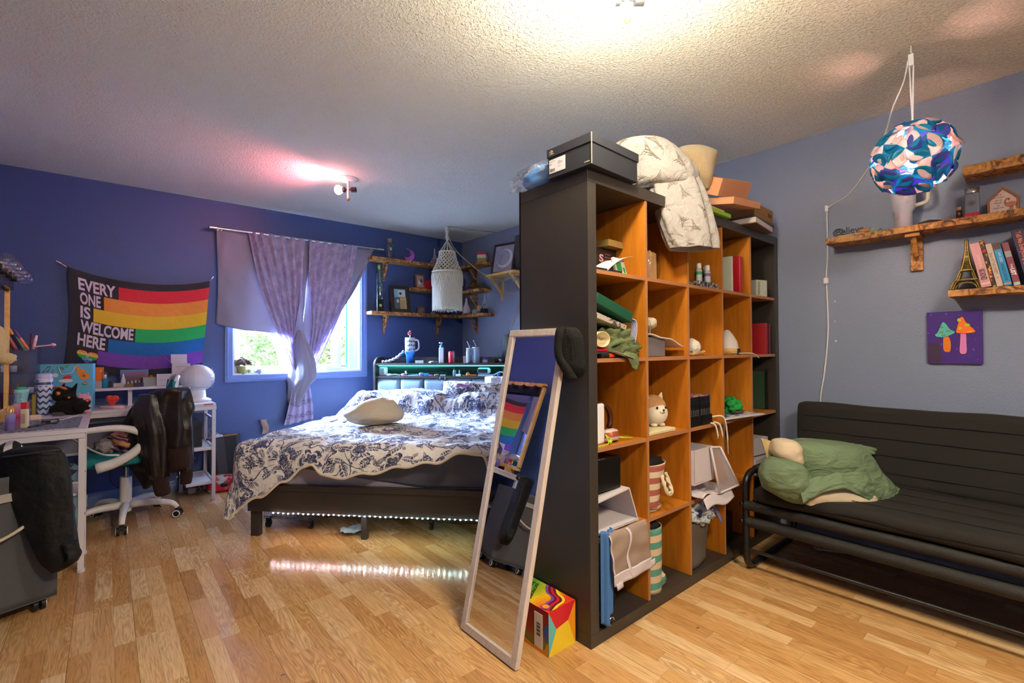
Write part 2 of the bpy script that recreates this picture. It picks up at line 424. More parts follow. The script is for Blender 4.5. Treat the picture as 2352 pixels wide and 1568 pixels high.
# trees outside the window
def tree_out(name, c, r, seed, label, leafc):
    t = thing(name, label, 'tree', (c[0], c[1], -1.2), group='trees outside the window')
    mb = MB(); mb.tube([(c[0], c[1], -1.2), (c[0]+.05, c[1], 0), (c[0], c[1]+.1, c[2]-r*.2)], .07, 8); part('trunk', mb, mat('bark', hx('6d5a48'), .9), t)
    mb = MB(); rnd = random.Random(seed)
    for i in range(2600):
        d = Vector((rnd.gauss(0, 1), rnd.gauss(0, 1), rnd.gauss(0, 1))).normalized(); q = Vector(c) + d*r*(.55+.45*rnd.random())*(.75+.5*noise.noise(d*2+Vector((seed, 0, 0))))
        a = Vector((rnd.gauss(0, 1), rnd.gauss(0, 1), rnd.gauss(0, 1))).normalized()*.05; b = a.orthogonal().normalized()*.026
        mb.add([q-a, q-b, q+a, q+b], [(0, 1, 2, 3)])
    part('foliage', mb, mat('leaves_'+leafc, hx(leafc), .8, transl=(.5,)), t)
tree_out('garden_tree', (-1.7, 3.6, .9), 1.1, 3, 'pale green leafy tree outside, behind the centre window pane', '3a431c')
tree_out('garden_tree', (-.2, 3.3, 1.0), 1.0, 5, 'leafy tree outside, behind the right-hand window opening', '43481c')
tree_out('garden_tree', (-3.1, 5.2, .7), 1.0, 8, 'low leafy tree outside, behind the left window pane', '37431c')

# ---------------------------------------------------------------- plants on the sill
t = thing('dried_plant', 'brown dried plant in an olive green pot on the left of the window sill', 'plant', (-2.345, .03, WZ0+.001))
mb = MB(); mb.lathe([(0, 0), (.032, 0), (.04, .07), (.036, .072), (.03, .012), (0, .01)], M=T((-2.345, .03, WZ0+.002))); part('pot', mb, plain('8d8f45', .4), t)
mb = MB(); rnd = random.Random(2)
for i in range(130):
    a = rnd.random()*6.28; r = rnd.random()**.6*.075; c = Vector((-2.345+r*cos(a), .03+r*.35*sin(a), WZ0+.085+.06*rnd.random()*(1.2-r*9)))
    mb.ball(c, (.012, .009, .007), n=6, amp=.6, seed=i)
for i in range(12):
    a = i*.52; mb.tube([(-2.345, .03, WZ0+.06), (-2.345+.045*cos(a), .03+.02*sin(a), WZ0+.10)], .0015, 5)
part('foliage', mb, plain('6b5546', .9), t)
def small_pot(x, r, h, c, lab):
    t = thing('plant_pot', lab, 'pot', (x, .03, WZ0+.001))
    mb = MB(); mb.lathe([(0, 0), (r*.9, 0), (r, h), (r*.93, h), (r*.85, .01), (0, .01)], M=T((x, .03, WZ0+.001))); part('pot', mb, plain(c, .5), t)
    mb = MB(); mb.lathe([(0, h*.82), (r*.9, h*.8)], M=T((x, .03, WZ0+.001))); part('soil', mb, plain('4a3a2e', .95), t)
small_pot(-2.285, .02, .045, 'b9c58a', 'small pale green pot beside the dried plant on the sill')
small_pot(-2.215, .035, .042, '8d93a8', 'small grey-blue pot right of the other pots on the window sill')

# ---------------------------------------------------------------- curtains
t = thing('curtain_rod', 'thin silver curtain rod above the window', 'curtain rod', (-1.85, -.08, 2.19))
mb = MB(); mb.cyl((-2.56, -.08, 2.187), (-1.12, -.08, 2.197), .009); part('rod', mb, M_chrome, t)
for s, x, z in ((-1, -2.56, 2.187), (1, -1.12, 2.197)):
    mb = MB(); mb.cyl((x, -.08, z), (x+s*.06, -.08, z), .014); mb.lathe([(0, 0), (.017, 0), (.017, .008), (0, .012)], M=frame((x+s*.06, -.08, z), (0, 1, 0), (0, 0, 1)) @ Ry(0)); part('finial', mb, M_chrome, t)
    mb = MB(); mb.cyl((x-s*.03, -.08, z), (x-s*.03, 0, z), .006); mb.cyl((x-s*.03, -.004, z), (x-s*.03, 0, z), .02); part('rod_bracket', mb, M_chrome, t)
def Y(px, py, y=-.07): return P(px, py, 'y', y)
def pl(y, *pts): return smooth([Y(a, b, y) for a, b in pts], 12)
M_gcur = fabric('grey_satin_curtain', hx('9793a6'), 300, .0004, .5, transl=(.12,))
t = thing('grey_curtain', 'plain grey curtain sheet behind the lilac curtains, knotted at the middle', 'curtain', (-1.9, -.08, 2.19))
fold = lambda u, v: .022*nz(u*5+v*1.5, v*3, 3) + .007*sin(u*16-v*11)*(1-v*.4)
mb = MB(); loft([pl(-.045, (497, 528), (500, 640), (497, 744)), pl(-.05, (520, 530), (535, 650), (552, 757)), pl(-.05, (560, 537), (590, 660), (612, 763)), pl(-.05, (620, 545), (650, 665), (668, 775)), pl(-.06, (690, 553), (690, 680), (684, 800)), pl(-.06, (715, 556), (700, 690), (694, 802))], 60, 50, fold, mb)
part('left_drape', mb, M_gcur, t, solid=.002)
mb = MB(); loft([pl(-.05, (700, 556), (700, 690), (688, 812)), pl(-.05, (760, 562), (730, 700), (700, 820)), pl(-.05, (815, 569), (765, 690), (712, 815)), pl(-.05, (852, 574), (790, 690), (722, 808)), pl(-.06, (857, 575), (815, 665), (728, 800))], 50, 50, fold, mb)
part('right_drape', mb, M_gcur, t, solid=.002)
def sil(rows, ref, th, n=44, nv=36, rip=None, mb=None, mi=0, cap=True, flatb=1.0):
    """closed cloth volume: rows of (py, x_left, x_right[, thickness scale]) seen from the front, at the depth of ref"""
    mb = mb or MB(); R = [Vector((a[0], a[1], a[2])) for a in rows]; K = [Vector((a[3] if len(a) > 3 else 1, 0, 0)) for a in rows]
    fwd = Vector((FW.x, FW.y, 0)).normalized()
    def fn(u, v):
        q = cr(R, v); c = PW((q.y+q.z)/2, q.x, ref); hw = (PW(q.z, q.x, ref)-PW(q.y, q.x, ref))/2; k = cr(K, v).x
        a = 2*pi*u; ca, sa = cos(a), sin(a); r = 1 + (rip(a, v) if rip else 0)
        s2 = (abs(sa)**flatb)*(1 if sa > 0 else -1)
        return c + hw*ca*r + fwd*(s2*th*k*r)
    mb.grid(fn, n, nv, mi, None, True, True)
    if cap:
        for v, rv in ((0, True), (1, False)):
            vs = [fn(i/n, v) for i in range(n)]; mb.add(vs, [list(range(n))[::-1] if rv else list(range(n))], mi, True)
    return mb
kn = Y(690, 830, -.10)
mb = sil([(758, 684, 694, .4), (772, 678, 700, .6), (800, 668, 712), (835, 668, 722), (868, 664, 724), (880, 664, 716), (905, 662, 700), (925, 664, 690, .7), (934, 676, 684, .4)], kn, .035, rip=lambda a, v: .10*sin(a*5+v*6)+.06*sin(a*11-v*8)+.10*nz(a*1.5, v*6, 2))
part('knot', mb, M_gcur, t)
M_lil = mat('lilac_tie_dye_cloth', rough=.8, transl=(.3,), fn=lambda: ramp(noi(vmul(coord('UV'), (1, 2, 1)), 9, 4, .7), [(.3, hx('a49bc0')), (.45, hx('bab0d4')), (.56, hx('cdc2e2')), (.7, hx('ded6ee'))]))
t = thing('lilac_curtain', 'pair of lilac mottled curtains gathered to a knot in front of the window', 'curtain', (-1.85, -.09, 2.19))
gat = lambda s: (lambda u, v: (.016*sin(u*38+s)*(1-v*.6) + .010*nz(u*9, v*4, s)))
mb = MB(); loft([pl(-.085, (570, 532), (598, 660), (650, 795), (675, 850)), pl(-.085, (605, 536), (640, 680), (668, 800), (680, 850)), pl(-.085, (655, 543), (668, 690), (676, 800), (685, 850)), pl(-.085, (701, 549), (693, 680), (672, 790), (690, 850))], 90, 50, gat(0), mb)
part('left_panel', mb, M_lil, t, solid=.002)
mb = MB(); loft([pl(-.085, (710, 550), (708, 660), (712, 740), (700, 850)), pl(-.085, (745, 555), (732, 680), (722, 780), (706, 850)), pl(-.085, (785, 561), (765, 670), (735, 790), (712, 850)), pl(-.085, (820, 565), (800, 670), (755, 780), (720, 850))], 90, 50, gat(4), mb)
part('right_panel', mb, M_lil, t, solid=.002)
def f_tail():
    x, y, z = sep(coord('UV')); n = noi(vmul(coord('UV'), (14, 26, 1)), 1, 3, .6); b = ((y*17+noi(coord('UV'), 4)*1.5).sn()).gt(.35)*n.gt(.5)
    return mixc(b*.75, mixc(n, hx('9f97c4'), hx('c9c3e4')), hx('5c5878'))
mb = MB(); loft([pl(-.085, (674, 885), (664, 930), (652, 978)), pl(-.085, (682, 890), (682, 935), (676, 972)), pl(-.08, (700, 885), (700, 930), (700, 966)), pl(-.085, (712, 880), (719, 925), (721, 962))], 60, 30, lambda u, v: .014*sin(u*26)+.01*nz(u*6, v*3), mb)
part('curtain_tail', mb, mat('lilac_check_cloth', rough=.8, fn=f_tail), t, solid=.002, label='lower tail with darker smudged blocks')

# ---------------------------------------------------------------- rainbow flag
FTL, FTR, FBL, FBR = Vector((-3.487, -.02, 1.765)), Vector((-2.604, -.02, 1.74)), Vector((-3.495, -.02, 1.045)), Vector((-2.66, -.02, .985))
def flag(u, v, off=0.0):
    p = (FTL*(1-u)+FTR*u)*(1-v) + (FBL*(1-u)+FBR*u)*v
    sag = 4*u*(1-u)*(.075*(1-v)+.07*v) ; p.z -= sag
    p.x += .018*sin(v*pi)*(1-u) + (-.0)*v
    w = .006*sin((u*1.5+v)*9)*v + .010*nz(u*5+v*2, v*3.2, 1.5) + .010*exp(-((u-.93+v*.55)**2)*90)*(1-v)
    p.y = -.032 - off + w*.8 - .012*(v*u); return p
SB = [.074, .208, .349, .49, .631, .772, .913]; SL = [.325, .225, .155, .45, .265, .20]
SC = ['e0243a', 'f59a3e', 'f3c52e', '1fb35c', '0a6cb8', '7c45b8']
def f_flag():
    x, y, z = sep(coord('UV')); c = hx('26242e')
    for i in range(6):
        m = y.gt(SB[i])*y.lt(SB[i+1])*x.gt(SL[i]); c = mixc(m, c, hx(SC[i]))
    return c
t = thing('rainbow_flag', 'black cloth flag with rainbow stripes and white lettering on the blue wall', 'flag', (-3.05, -.02, 1.7))
mb = MB().grid(lambda u, v: flag(u, v), 70, 50); part('cloth', mb, mat('printed_flag_cloth', rough=.65, fn=f_flag, transl=(.1,), bump=lambda: noi(coord(), 9, 3), bd=.012), t)
mb = MB(); fm = lambda x, y: flag(x, y, .0025)
fy = lambda x, y: fm(x, 1-y)
for s, x0, wd, i in (('EVERY', .062, .242, 0), ('ONE', .068, .135, 1), ('IS', .070, .066, 2), ('WELCOME', .072, .365, 3), ('HERE', .060, .185, 4)):
    y0 = 1-SB[i+1]+.012; text(mb, s, fy, x0, y0, wd, .124, bold=.03)
part('lettering', mb, plain('d8d2e6', .7), t)
mb = MB(); hc = (.135, .855)
def heart_x(y):       # y -1..1 (up) -> spans of |x|
    r = []
    a = [(i/200*pi*2) for i in range(400)]
    return r
hp = [(16*sin(a)**3/17, (13*cos(a)-5*cos(2*a)-2*cos(3*a)-cos(4*a))/17) for a in [2*pi*i/72 for i in range(72)]]
def heart_slab(mb, lo, hi, mi, sc=(.075, .082)):
    N = 6
    for k in range(N):
        y0 = lo+(hi-lo)*k/N; y1 = lo+(hi-lo)*(k+1)/N
        def spans(y):
            xs = []
            for i in range(72):
                (x1, a), (x2, b) = hp[i], hp[(i+1) % 72]
                if (a-y)*(b-y) < 0: xs.append(x1+(x2-x1)*(y-a)/(b-a))
            return sorted(xs)
        s0, s1 = spans(y0+1e-4), spans(y1-1e-4)
        if len(s0) == len(s1):
            for j in range(0, len(s0)-1, 2):
                q = [(s0[j], y0), (s0[j+1], y0), (s1[j+1], y1), (s1[j], y1)]
                mb.add([fm(hc[0]+x*sc[0], hc[1]-y*sc[1]) for x, y in q], [(0, 1, 2, 3)], mi)
        elif len(s0) == 2 and len(s1) == 4:
            for a, b, c in ((s0[0], 0, 0), (0, s0[1], 2)):
                q = [(a, y0), (b, y0), (s1[c+1], y1), (s1[c], y1)]; mb.add([fm(hc[0]+x*sc[0], hc[1]-y*sc[1]) for x, y in q], [(0, 1, 2, 3)], mi)
ys = [-1.0, -.62, -.25, .08, .36, .60, .94]
for i in range(6): heart_slab(mb, ys[i], ys[i+1], 5-i)
part('heart_patch', mb, [plain(c, .7) for c in SC], t, label='rainbow heart reading LOVE IS LOVE')
mb = MB(); f2 = lambda x, y: flag(x, 1-y, .004)
text(mb, 'LOVE', f2, .105, .158, .06, .024, bold=.02); text(mb, 'IS', f2, .126, .138, .018, .014, bold=.02); text(mb, 'LOVE', f2, .105, .108, .062, .024, bold=.02)
part('lettering', mb, plain('d8d2e6', .7), t)
for q, ln in ((FTL, (-.05, .03)), (FTR, (.02, .035))):
    mb = MB(); a = Vector((q.x+ln[0]*.1, -.022, q.z)); mb.cyl(a, (q.x+ln[0], -.04, q.z+ln[1]), .0022); mb.cyl((q.x+ln[0]*.7, -.035, q.z+ln[1]*.7), (q.x+ln[0]*1.2, -.045, q.z+ln[1]*1.15), .007, .005)
    mb.cyl(a, (q.x, -.001, q.z), .0014)
    part('push_pin', mb, M_chrome, t)

# ---------------------------------------------------------------- bed
BM = T((-2.60, -1.46, 0)) @ Rz(-math.radians(47))
def B(x, y, z=0): return BM @ Vector((x, y, z))
BW, BL = 1.5, 2.08
bed = thing('bed', 'black storage bed with padded grey headboard set across the corner', 'bed', M=BM)
mb = MB().bb((0, 0, .163), (BW, .028, .325)); mb.bb((-.006, -.012, .298), (BW+.006, .03, .328)); part('footboard', mb, M_black, bed, True, bevel=.002)
for x in (0, BW-.028): part('side_rail', MB().bb((x, .03, .163), (x+.028, BL-.22, .325)), M_black, bed, True, bevel=.002)
for x, y in ((.0, .03), (BW-.055, .03), (.71, .04), (0, 1.2), (BW-.055, 1.2), (.71, 1.2)):
    part('leg', MB().bb((x, y, 0), (x+(.036 if x == .71 else .055), y+.036, .30)), M_black, bed, True, bevel=.002)
part('slat_base', MB().bb((.03, .035, .27), (BW-.03, BL-.24, .295)), M_black, bed, True)
# headboard
HX0, HX1, HY0, HY1 = .03, 1.53, 1.84, 2.075
mb = MB()
mb.bb((HX0+.02, HY1-.015, .2), (HX1-.02, HY1, 1.07)); mb.bb((HX0+.02, HY0+.01, .868), (HX1-.02, HY1-.015, .885)); mb.bb((HX0+.02, HY0+.006, .992), (HX1-.02, HY1-.015, 1.012)); mb.bb((HX0+.02, HY0+.05, .2), (HX1-.02, HY0+.07, .87))
part('shelf_unit', mb, M_black, bed, True, bevel=.0015)
for x in (HX0, HX1-.02):
    poly = [(HY0, 0), (HY1, 0), (HY1, 1.075), (HY0+.14, 1.075)] + [(HY0+.10-.10*sin(a)+.0, .985+.09*cos(a)) for a in (.2, .5, .8, 1.1, 1.4, 1.57)]
    mb = MB().prism(poly, .02, frame((x, 0, 0), (0, 1, 0), (0, 0, 1))); part('side_panel', mb, M_black, bed, True, bevel=.002)
M_grey = fabric('grey_linen_upholstery', hx('6d7a86'), 700, .0008)
for i in range(6):
    a = HX0+.024+i*(1.452/6); mb = MB()
    def fn(u, v, a=a):
        e = min(1, min(u, 1-u, v, 1-v)*9); return (a+u*.240, HY0+.045-.045*e**.5, .33+v*.533)
    mb.grid(fn, 14, 20); part('cushion_panel', mb, M_grey, bed, True)
mb = MB().bb((HX0+.05, HY0+.012, .984), (HX1-.05, HY0+.03, .991)); part('led_strip', mb, mat('teal_led', (.02, .2, .2), .5, emit=(.05, .9, .8), es=5), bed, True, label='glowing teal light strip')
# mattress and sheet
mb = MB()
def matt(u, v):
    x = .02+u*(BW-.04); return x
def rbox(mb, x0, x1, y0, y1, z0, z1, r=.05, amp=.004, n=40, sc=4, mi=0, uv=None):
    """soft box"""
    c = Vector(((x0+x1)/2, (y0+y1)/2, (z0+z1)/2)); h = Vector(((x1-x0)/2, (y1-y0)/2, (z1-z0)/2))
    N = n
    for ax in range(3):
        for s in (-1, 1):
            a, b = (ax+1) % 3, (ax+2) % 3
            def fn(u, v):
                q = [0, 0, 0]; q[ax] = s*h[ax]; q[a] = (u*2-1)*h[a]*s; q[b] = (v*2-1)*h[b]
                p = Vector(q); k = Vector([max(-(h[i]-r), min(h[i]-r, p[i])) for i in range(3)]); d = p-k
                if d.length > 1e-9: p = k+d.normalized()*r
                p = c+p; nn = d.normalized() if d.length > 1e-9 else Vector((0, 0, 0))
                return p + nn*amp*noise.noise(p*sc)*2
            mb.grid(fn, N, N, mi, uvf=(lambda u, v: (u, v)))
    return mb
rbox(mb, .02, BW-.02, .034, HY0-.0, .296, .55, .045); part('mattress', mb, fabric('pale_mattress_cloth', hx('b3adb8'), 400), bed, True)
mb = MB()
def sheet(u, v):
    x = -.0+u*(BW+.0); bot = .335+.14*max(0, 1-u*1.35)**1.2; 
    z = .565-(.565-bot)*v; y = .024-.012*sin(v*pi) + .006*nz(u*9, v*4) ; 
    return (x, y, z)
mb.grid(sheet, 60, 16); mb.grid(lambda u, v: (BW-.012+.006*nz(v*9, u*3), .03+v*1.75, .565-.235*u), 12, 50)
part('fitted_sheet', mb, fabric('grey_fitted_sheet', hx('5e6270'), 300), bed, True, solid=.002)
mb = MB()
for i in range(40):
    x = .17+i*(1.26/39); z = .157+.0015*sin(i*1.7); mb.bb((x-.003, -.003, z-.002), (x+.003, .003, z+.002), 1+min(2, i//14))
mb.bb((.16, -.001, .155), (1.45, .003, .163), 0)
part('led_string', mb, [plain('5a6068', .4), mat('pink_led', (1, 1, 1), .3, emit=(1, .78, .78), es=170), mat('cool_led', (1, 1, 1), .3, emit=(.8, .95, 1), es=170), mat('mint_led', (1, 1, 1), .3, emit=(.7, 1, .88), es=170)], bed, True, label='row of small white lights along the footboard')

# floral bedding material
def floral(scale, ink, base, w=.5):
    def f():
        uv = vmul(coord('UV'), (scale, scale, 1)); uv = vadd(uv, (3.3, 1.7, 0))
        wv = noi(uv, 1.6, 2, out=1); wv2 = X(nd('ShaderNodeVectorMath', operation='SUBTRACT', n0=wv, n1=(.5, .5, .5)).outputs[0]); p = X(nd('ShaderNodeVectorMath', operation='ADD', n0=uv, n1=vmul(wv2, (.35, .35, 0))).outputs[0])
        def cell(pp, sc, rnd):
            n = nd('ShaderNodeTexVoronoi', i_Vector=pp, i_Scale=sc, i_Randomness=rnd, voronoi_dimensions='2D')
            c = X(n.outputs['Position']); d = X(nd('ShaderNodeVectorMath', operation='SUBTRACT', n0=pp, n1=c).outputs[0]); a = sep(d); return a[0]*sc, a[1]*sc, X(n.outputs['Color']), c
        dx, dy, cc, c0 = cell(p, 1.0, .55); r = (dx*dx+dy*dy).sq(); th = dy.at2(dx); k = sep(cc)
        pet = ((th*5+k[0]*6).cs()*.11)+.25+(k[1]*.07); fl = r.lt(pet); inner = ((r*46+(th*5).sn()*1.5).sn()).gt(.45); core = r.lt(.06)
        flower = (fl*(1-inner*r.gt(.08)*.9)).mx(core)*k[2].gt(.1)
        ray_ = ((th*22).sn()).gt(-.2)*r.gt(.12); flower = flower*(1-ray_*.7*k[0].gt(.5))
        def leaves(sc, off, lx, ly):
            dx, dy, cc, c0 = cell(vadd(p, off), sc, .9); k = sep(cc); a = k[0]*6.28; u = dx*a.cs()+dy*a.sn(); v = dy*a.cs()-dx*a.sn()
            v = v-(u*u*.5); e = ((u/lx)*(u/lx)+(v/ly)*(v/ly)).lt((u*6+1.6).mn(1).mx(.25)); vein = v.ab().gt(.014)*(((u*60+v.ab()*50).sn()).gt(-.75)); return e*vein*k[1].gt(.08)
        L = leaves(1.7, (.6, .2, 0), .40, .14).mx(leaves(2.6, (.1, .9, 0), .36, .15)).mx(leaves(2.1, (1.7, .3, 0), .34, .11)).mx(leaves(3.4, (.7, 1.3, 0), .34, .13))
        n1 = noi(p, 1.3, 1, out=0); n2 = noi(vadd(p, (5, 2, 0)), 1.7, 1); st = ((n1-.5).ab().lt(.010)).mx((n2-.48).ab().lt(.010))
        brk = noi(uv, 26, 3, .7).gt(.40)
        ink_ = (flower.mx(L).mx(st*noi(uv, 2.3, 1).gt(.44)))*brk
        tone = noi(uv, 9, 2)
        return mixc(ink_*(tone*.5+.68).mn(1), base, ink)
    return f
M_floral = mat('blue_floral_print', rough=.85, fn=floral(4.0, hx('1f2c60'), hx('ece8e4')), bump=lambda: noi(coord('UV'), 24, 3, .6), bd=.012)
M_hem = fabric('cream_binding', hx('d9cbb8'), 300)
HT = [(-.45, -.16), (-.38, -.26), (-.31, -.39), (-.2, -.45), (0, -.45), (.15, -.37), (.3, -.28), (.42, -.19), (.47, -.18), (.53, -.23), (.65, -.245), (.8, -.22), (1.0, -.18), (1.2, -.145), (1.36, -.09), (1.47, -.10), (1.6, -.2)]
def hem(a):
    for (x0, y0), (x1, y1) in zip(HT, HT[1:]):
        if a <= x1: f = (a-x0)/(x1-x0); f = f*f*(3-2*f); return y0+(y1-y0)*f
    return HT[-1][1]
def ss(a, b, x): x = min(1, max(0, (x-a)/(b-a))); return x*x*(3-2*x)
Z0 = .60
def duv(a, b):
    sh = .16*ss(1.0, 1.5, b); L0 = .02+sh; L1 = BW-.02
    ca = min(max(a, L0), L1); cb = max(b, -.005); da, db = a-ca, b-cb; s = sqrt(da*da+db*db)
    bump = .015*nz(a*5, b*5, 2)+.010*nz(a*11, b*9, 4)
    w = crumple((a, b, .3), 5, .5)
    hump = ss(1.08, 1.36, b)*(1-.35*ss(1.6, 1.78, b))*(.17+.05*nz(a*3.3+.4, b*2.1, 9)+.045*w)*(.8+.2*ss(0, .35, a))
    fold = .020*nz(a*4, b*14, 6)*ss(.75, 1.1, b)
    z = Z0+bump+hump+fold + .02*ss(.5, 0, b)*0
    x, y = ca, cb
    if s > 1e-6:
        ux, uy = da/s, db/s; r = .085; q = r*pi/2
        if s < q: h = r*sin(s/r); d = r*(1-cos(s/r))
        else: h = r+(s-q)*(.05+.12*min(abs(da), abs(db))); d = r+(s-q)*.985
        rp = .006*sin(a*13+b*3)*min(1, s*2)+.014*nz(a*6, b*6, 1)*min(1, s*3)
        corner = min(abs(da), abs(db))/.3
        h += rp*(1+corner)
        x += ux*h; y += uy*h; z -= d
        if z < .045: z = .045+.02*sin(a*9); 
    return Vector((x, y, z))
A0, A1, B1 = -.37, 1.62, 1.80
def dfn(u, v): a = A0+(A1-A0)*u; h = hem(a); b = h+(B1-h)*v**1.0; return duv(a, b)
duvet = thing('floral_duvet', 'crumpled white duvet with blue flowers spread over the bed', 'duvet', M=BM)
mb = MB().grid(dfn, 190, 170, uvf=lambda u, v: (A0+(A1-A0)*u, hem(A0+(A1-A0)*u)+(B1-hem(A0+(A1-A0)*u))*v)); part('cover', mb, M_floral, duvet, True, solid=.018, off=-1)
pts = [dfn(i/140, 0)+Vector((0, -.004, 0)) for i in range(141)]
mb = MB().tube(pts, .008, 8); part('hem_binding', mb, M_hem, duvet, True)
# pillows
def pillow(mb, M, L, Wd, Hh, seed=0, amp=.012):
    def fn(u, v, sg):
        x, y = (u*2-1), (v*2-1); e = max(0, (1-x**4))*max(0, (1-y**4)); k = 1-.10*(1-abs(x))*abs(y)**3*0
        pin = 1-.06*(1-x*x)*(y*y)-.0; pin2 = 1-.06*(1-y*y)*(x*x)
        z = sg*Hh/2*e**.45 + amp*crumple((x+seed, y, sg), 1.6)*e**.3
        return (x*L/2*pin2, y*Wd/2*pin, z)
    mb.grid(lambda u, v: fn(u, v, 1), 40, 30, M=M, uvf=lambda u, v: (u*L, v*Wd)); mb.grid(lambda u, v: fn(1-u, v, -1), 40, 30, M=M, uvf=lambda u, v: (u*L, v*Wd)); return mb
mb = pillow(MB(), BM @ T((1.12, 1.42, .715)) @ Rx(.85) @ Rz(-.05), .60, .34, .16, 3)
solo('bed_pillow', mb, mat('pillow_floral_print', rough=.85, fn=floral(3.2, hx('232b4c'), hx('e9e0d4')), bump=lambda: noi(coord('UV'), 20, 3), bd=.01), 'floral pillow propped at the right of the bed below the headboard', 'pillow', M=BM @ T((1.12, 1.42, .715)))
mb = pillow(MB(), BM @ T((1.34, 1.70, .74)) @ Rx(1.0), .34, .34, .15, 9, .03)
solo('bed_pillow', mb, fabric('white_ruffled_cotton', hx('d9d4e2'), 60, .006), 'plain white ruffled pillow tucked behind the floral one at the headboard', 'pillow', M=BM @ T((1.34, 1.70, .74)))
mb = MB(); rbox(mb, -.07, .07, -.03, .03, 0, .03, .014, .006, 12, 30)
solo('pink_cloth', mb, fabric('dusty_pink_cloth', hx('b58fb4'), 200), 'small dusty pink cloth lying on the humped duvet by the headboard', 'cloth', M=BM @ T((1.05, 1.33, .82)), local=True)
# fleece cushion
cc = PD(858, 951, 3.47)
mb = MB(); Mc = T(cc) @ Rz(-math.radians(38))
def blob(u, v):
    th = 2*pi*u; ph = pi*v; d = Vector((sin(ph)*cos(th), sin(ph)*sin(th), -cos(ph))); x = abs(d.x)**.85*(1 if d.x > 0 else -1)*.215
    top = .115+.018*cos((d.x-.35)*4)-.02*(d.x < -.3)*abs(d.x+.3)*2; k = 1+.10*nz(d.x*1.6, d.y*1.6, d.z*1.6+5)+.008*nz(d.x*22, d.y*22, d.z*22)+.010*nz(d.x*60, d.y*60, d.z*60)
    cre = .016*exp(-((d.x+.02-d.z*.5)**2)*60)*(d.z > -.2)
    z = (d.z**.8)*(top-cre) if d.z > 0 else d.z*.075; return (x*k, d.y*.17*k-cre, z*k*(1-.28*max(0, -d.x-.2)))
mb.grid(blob, 240, 130, M=Mc, cu=True)
M_fleece = mat('beige_fleece', hx('d6c8ae'), 1, bump=lambda: noi(coord(), 150, 3, .8), bd=.004)
solo('fleece_cushion', mb, M_fleece, 'fluffy beige fleece cushion lying on the duvet', 'cushion', loc=cc-Vector((0, 0, .09)))
# cable on the duvet
pts = [P(x, y, 'z', .64) for x, y in ((742, 958), (760, 966), (775, 962), (790, 968), (800, 962), (812, 966))]
mb = MB().tube(smooth([Vector((p.x, p.y, .634)) for p in pts], 30), .004, 6)
solo('charging_cable', mb, M_blk, 'black charging cable lying over the left side of the duvet', 'cable', loc=pts[0])

# ---------------------------------------------------------------- under the bed
M_wire = mat('dark_chrome_wire', (.16, .17, .2), .3, .9)
def cart(x0, x1, y0, y1, lab, cols):
    t = thing('rolling_wire_basket', lab, 'basket', M=BM @ T((x0, y0, 0)), group='wire baskets under the bed')
    mb = MB(); z0, z1 = .065, .155
    for z in (z0, z0+.012, z1): mb.tube([(x0, y0, z), (x1, y0, z), (x1, y1, z), (x0, y1, z)], .0028, 6, closed=True)
    n = int((x1-x0)/.028)
    for i in range(n+1):
        x = x0+(x1-x0)*i/n; mb.tube([(x, y0, z1), (x, y0, z0), (x, y1, z0), (x, y1, z1)], .0014, 4)
    n = int((y1-y0)/.028)
    for i in range(n+1):
        y = y0+(y1-y0)*i/n; mb.tube([(x0, y, z1), (x0, y, z0), (x1, y, z0), (x1, y, z1)], .0014, 4)
    W_ = WM[t.name]; q = MB(); q.merge(mb, BM); part('wire_basket', q, M_wire, t)
    for x, y in ((x0+.02, y0+.02), (x1-.02, y0+.02), (x0+.02, y1-.02), (x1-.02, y1-.02)):
        mb = MB(); mb.cyl((x-.009, y, .024), (x+.009, y, .024), .024, M=BM); mb.bb((x-.012, y-.012, .03), (x+.012, y+.012, .066), M=BM); part('caster', mb, M_blk, t)
    for i, (c, fx, nm) in enumerate(cols):
        mb = MB(); xx = x0+(x1-x0)*fx; mb.ball((0, 0, 0), ((x1-x0)*.24, (y1-y0)*.40, .052), amp=.45, n=26, fr=9, seed=i*3+1, M=BM @ T((xx, (y0+y1)/2-.03*(i % 2), .128)))
        solo('folded_clothes', mb, fabric('cloth_'+c, hx(c), 200, bump=None) if 0 else mat('cloth_'+c, hx(c), .9, bump=lambda: noi(coord(), 25, 3), bd=.02), nm, 'clothes', M=BM @ T((xx, (y0+y1)/2, .07)))
cart(.0, .33, .16, .78, 'black wire basket on casters under the left end of the bed', [('2c5f9e', .24, 'bundle of bright blue clothes at the left of the left under-bed basket'), ('38505e', .74, 'bundle of dark teal-grey clothes at the right of the left under-bed basket')])
cart(1.07, 1.44, .22, .84, 'black wire basket on casters under the right end of the bed', [('7fc4c0', .18, 'pale mint clothes in the right under-bed basket'), ('2b8aa8', .46, 'teal-blue clothes in the middle of the right under-bed basket'), ('c8304e', .76, 'red clothes at the right of the right under-bed basket')])
mb = MB(); c = P(812, 1222, 'z', .004)
mb.grid(lambda u, v: (c.x+(u-.5)*.15+.02*nz(v*3, 1), c.y+(v-.5)*.12+.02*nz(u*3, 5), .012+.012*crumple((u, v, 0), 4)+.012), 24, 20)
solo('tissue', mb, plain('a9bcc4', .9), 'crumpled pale blue tissue on the floor beneath the middle of the bed', 'tissue', loc=c)
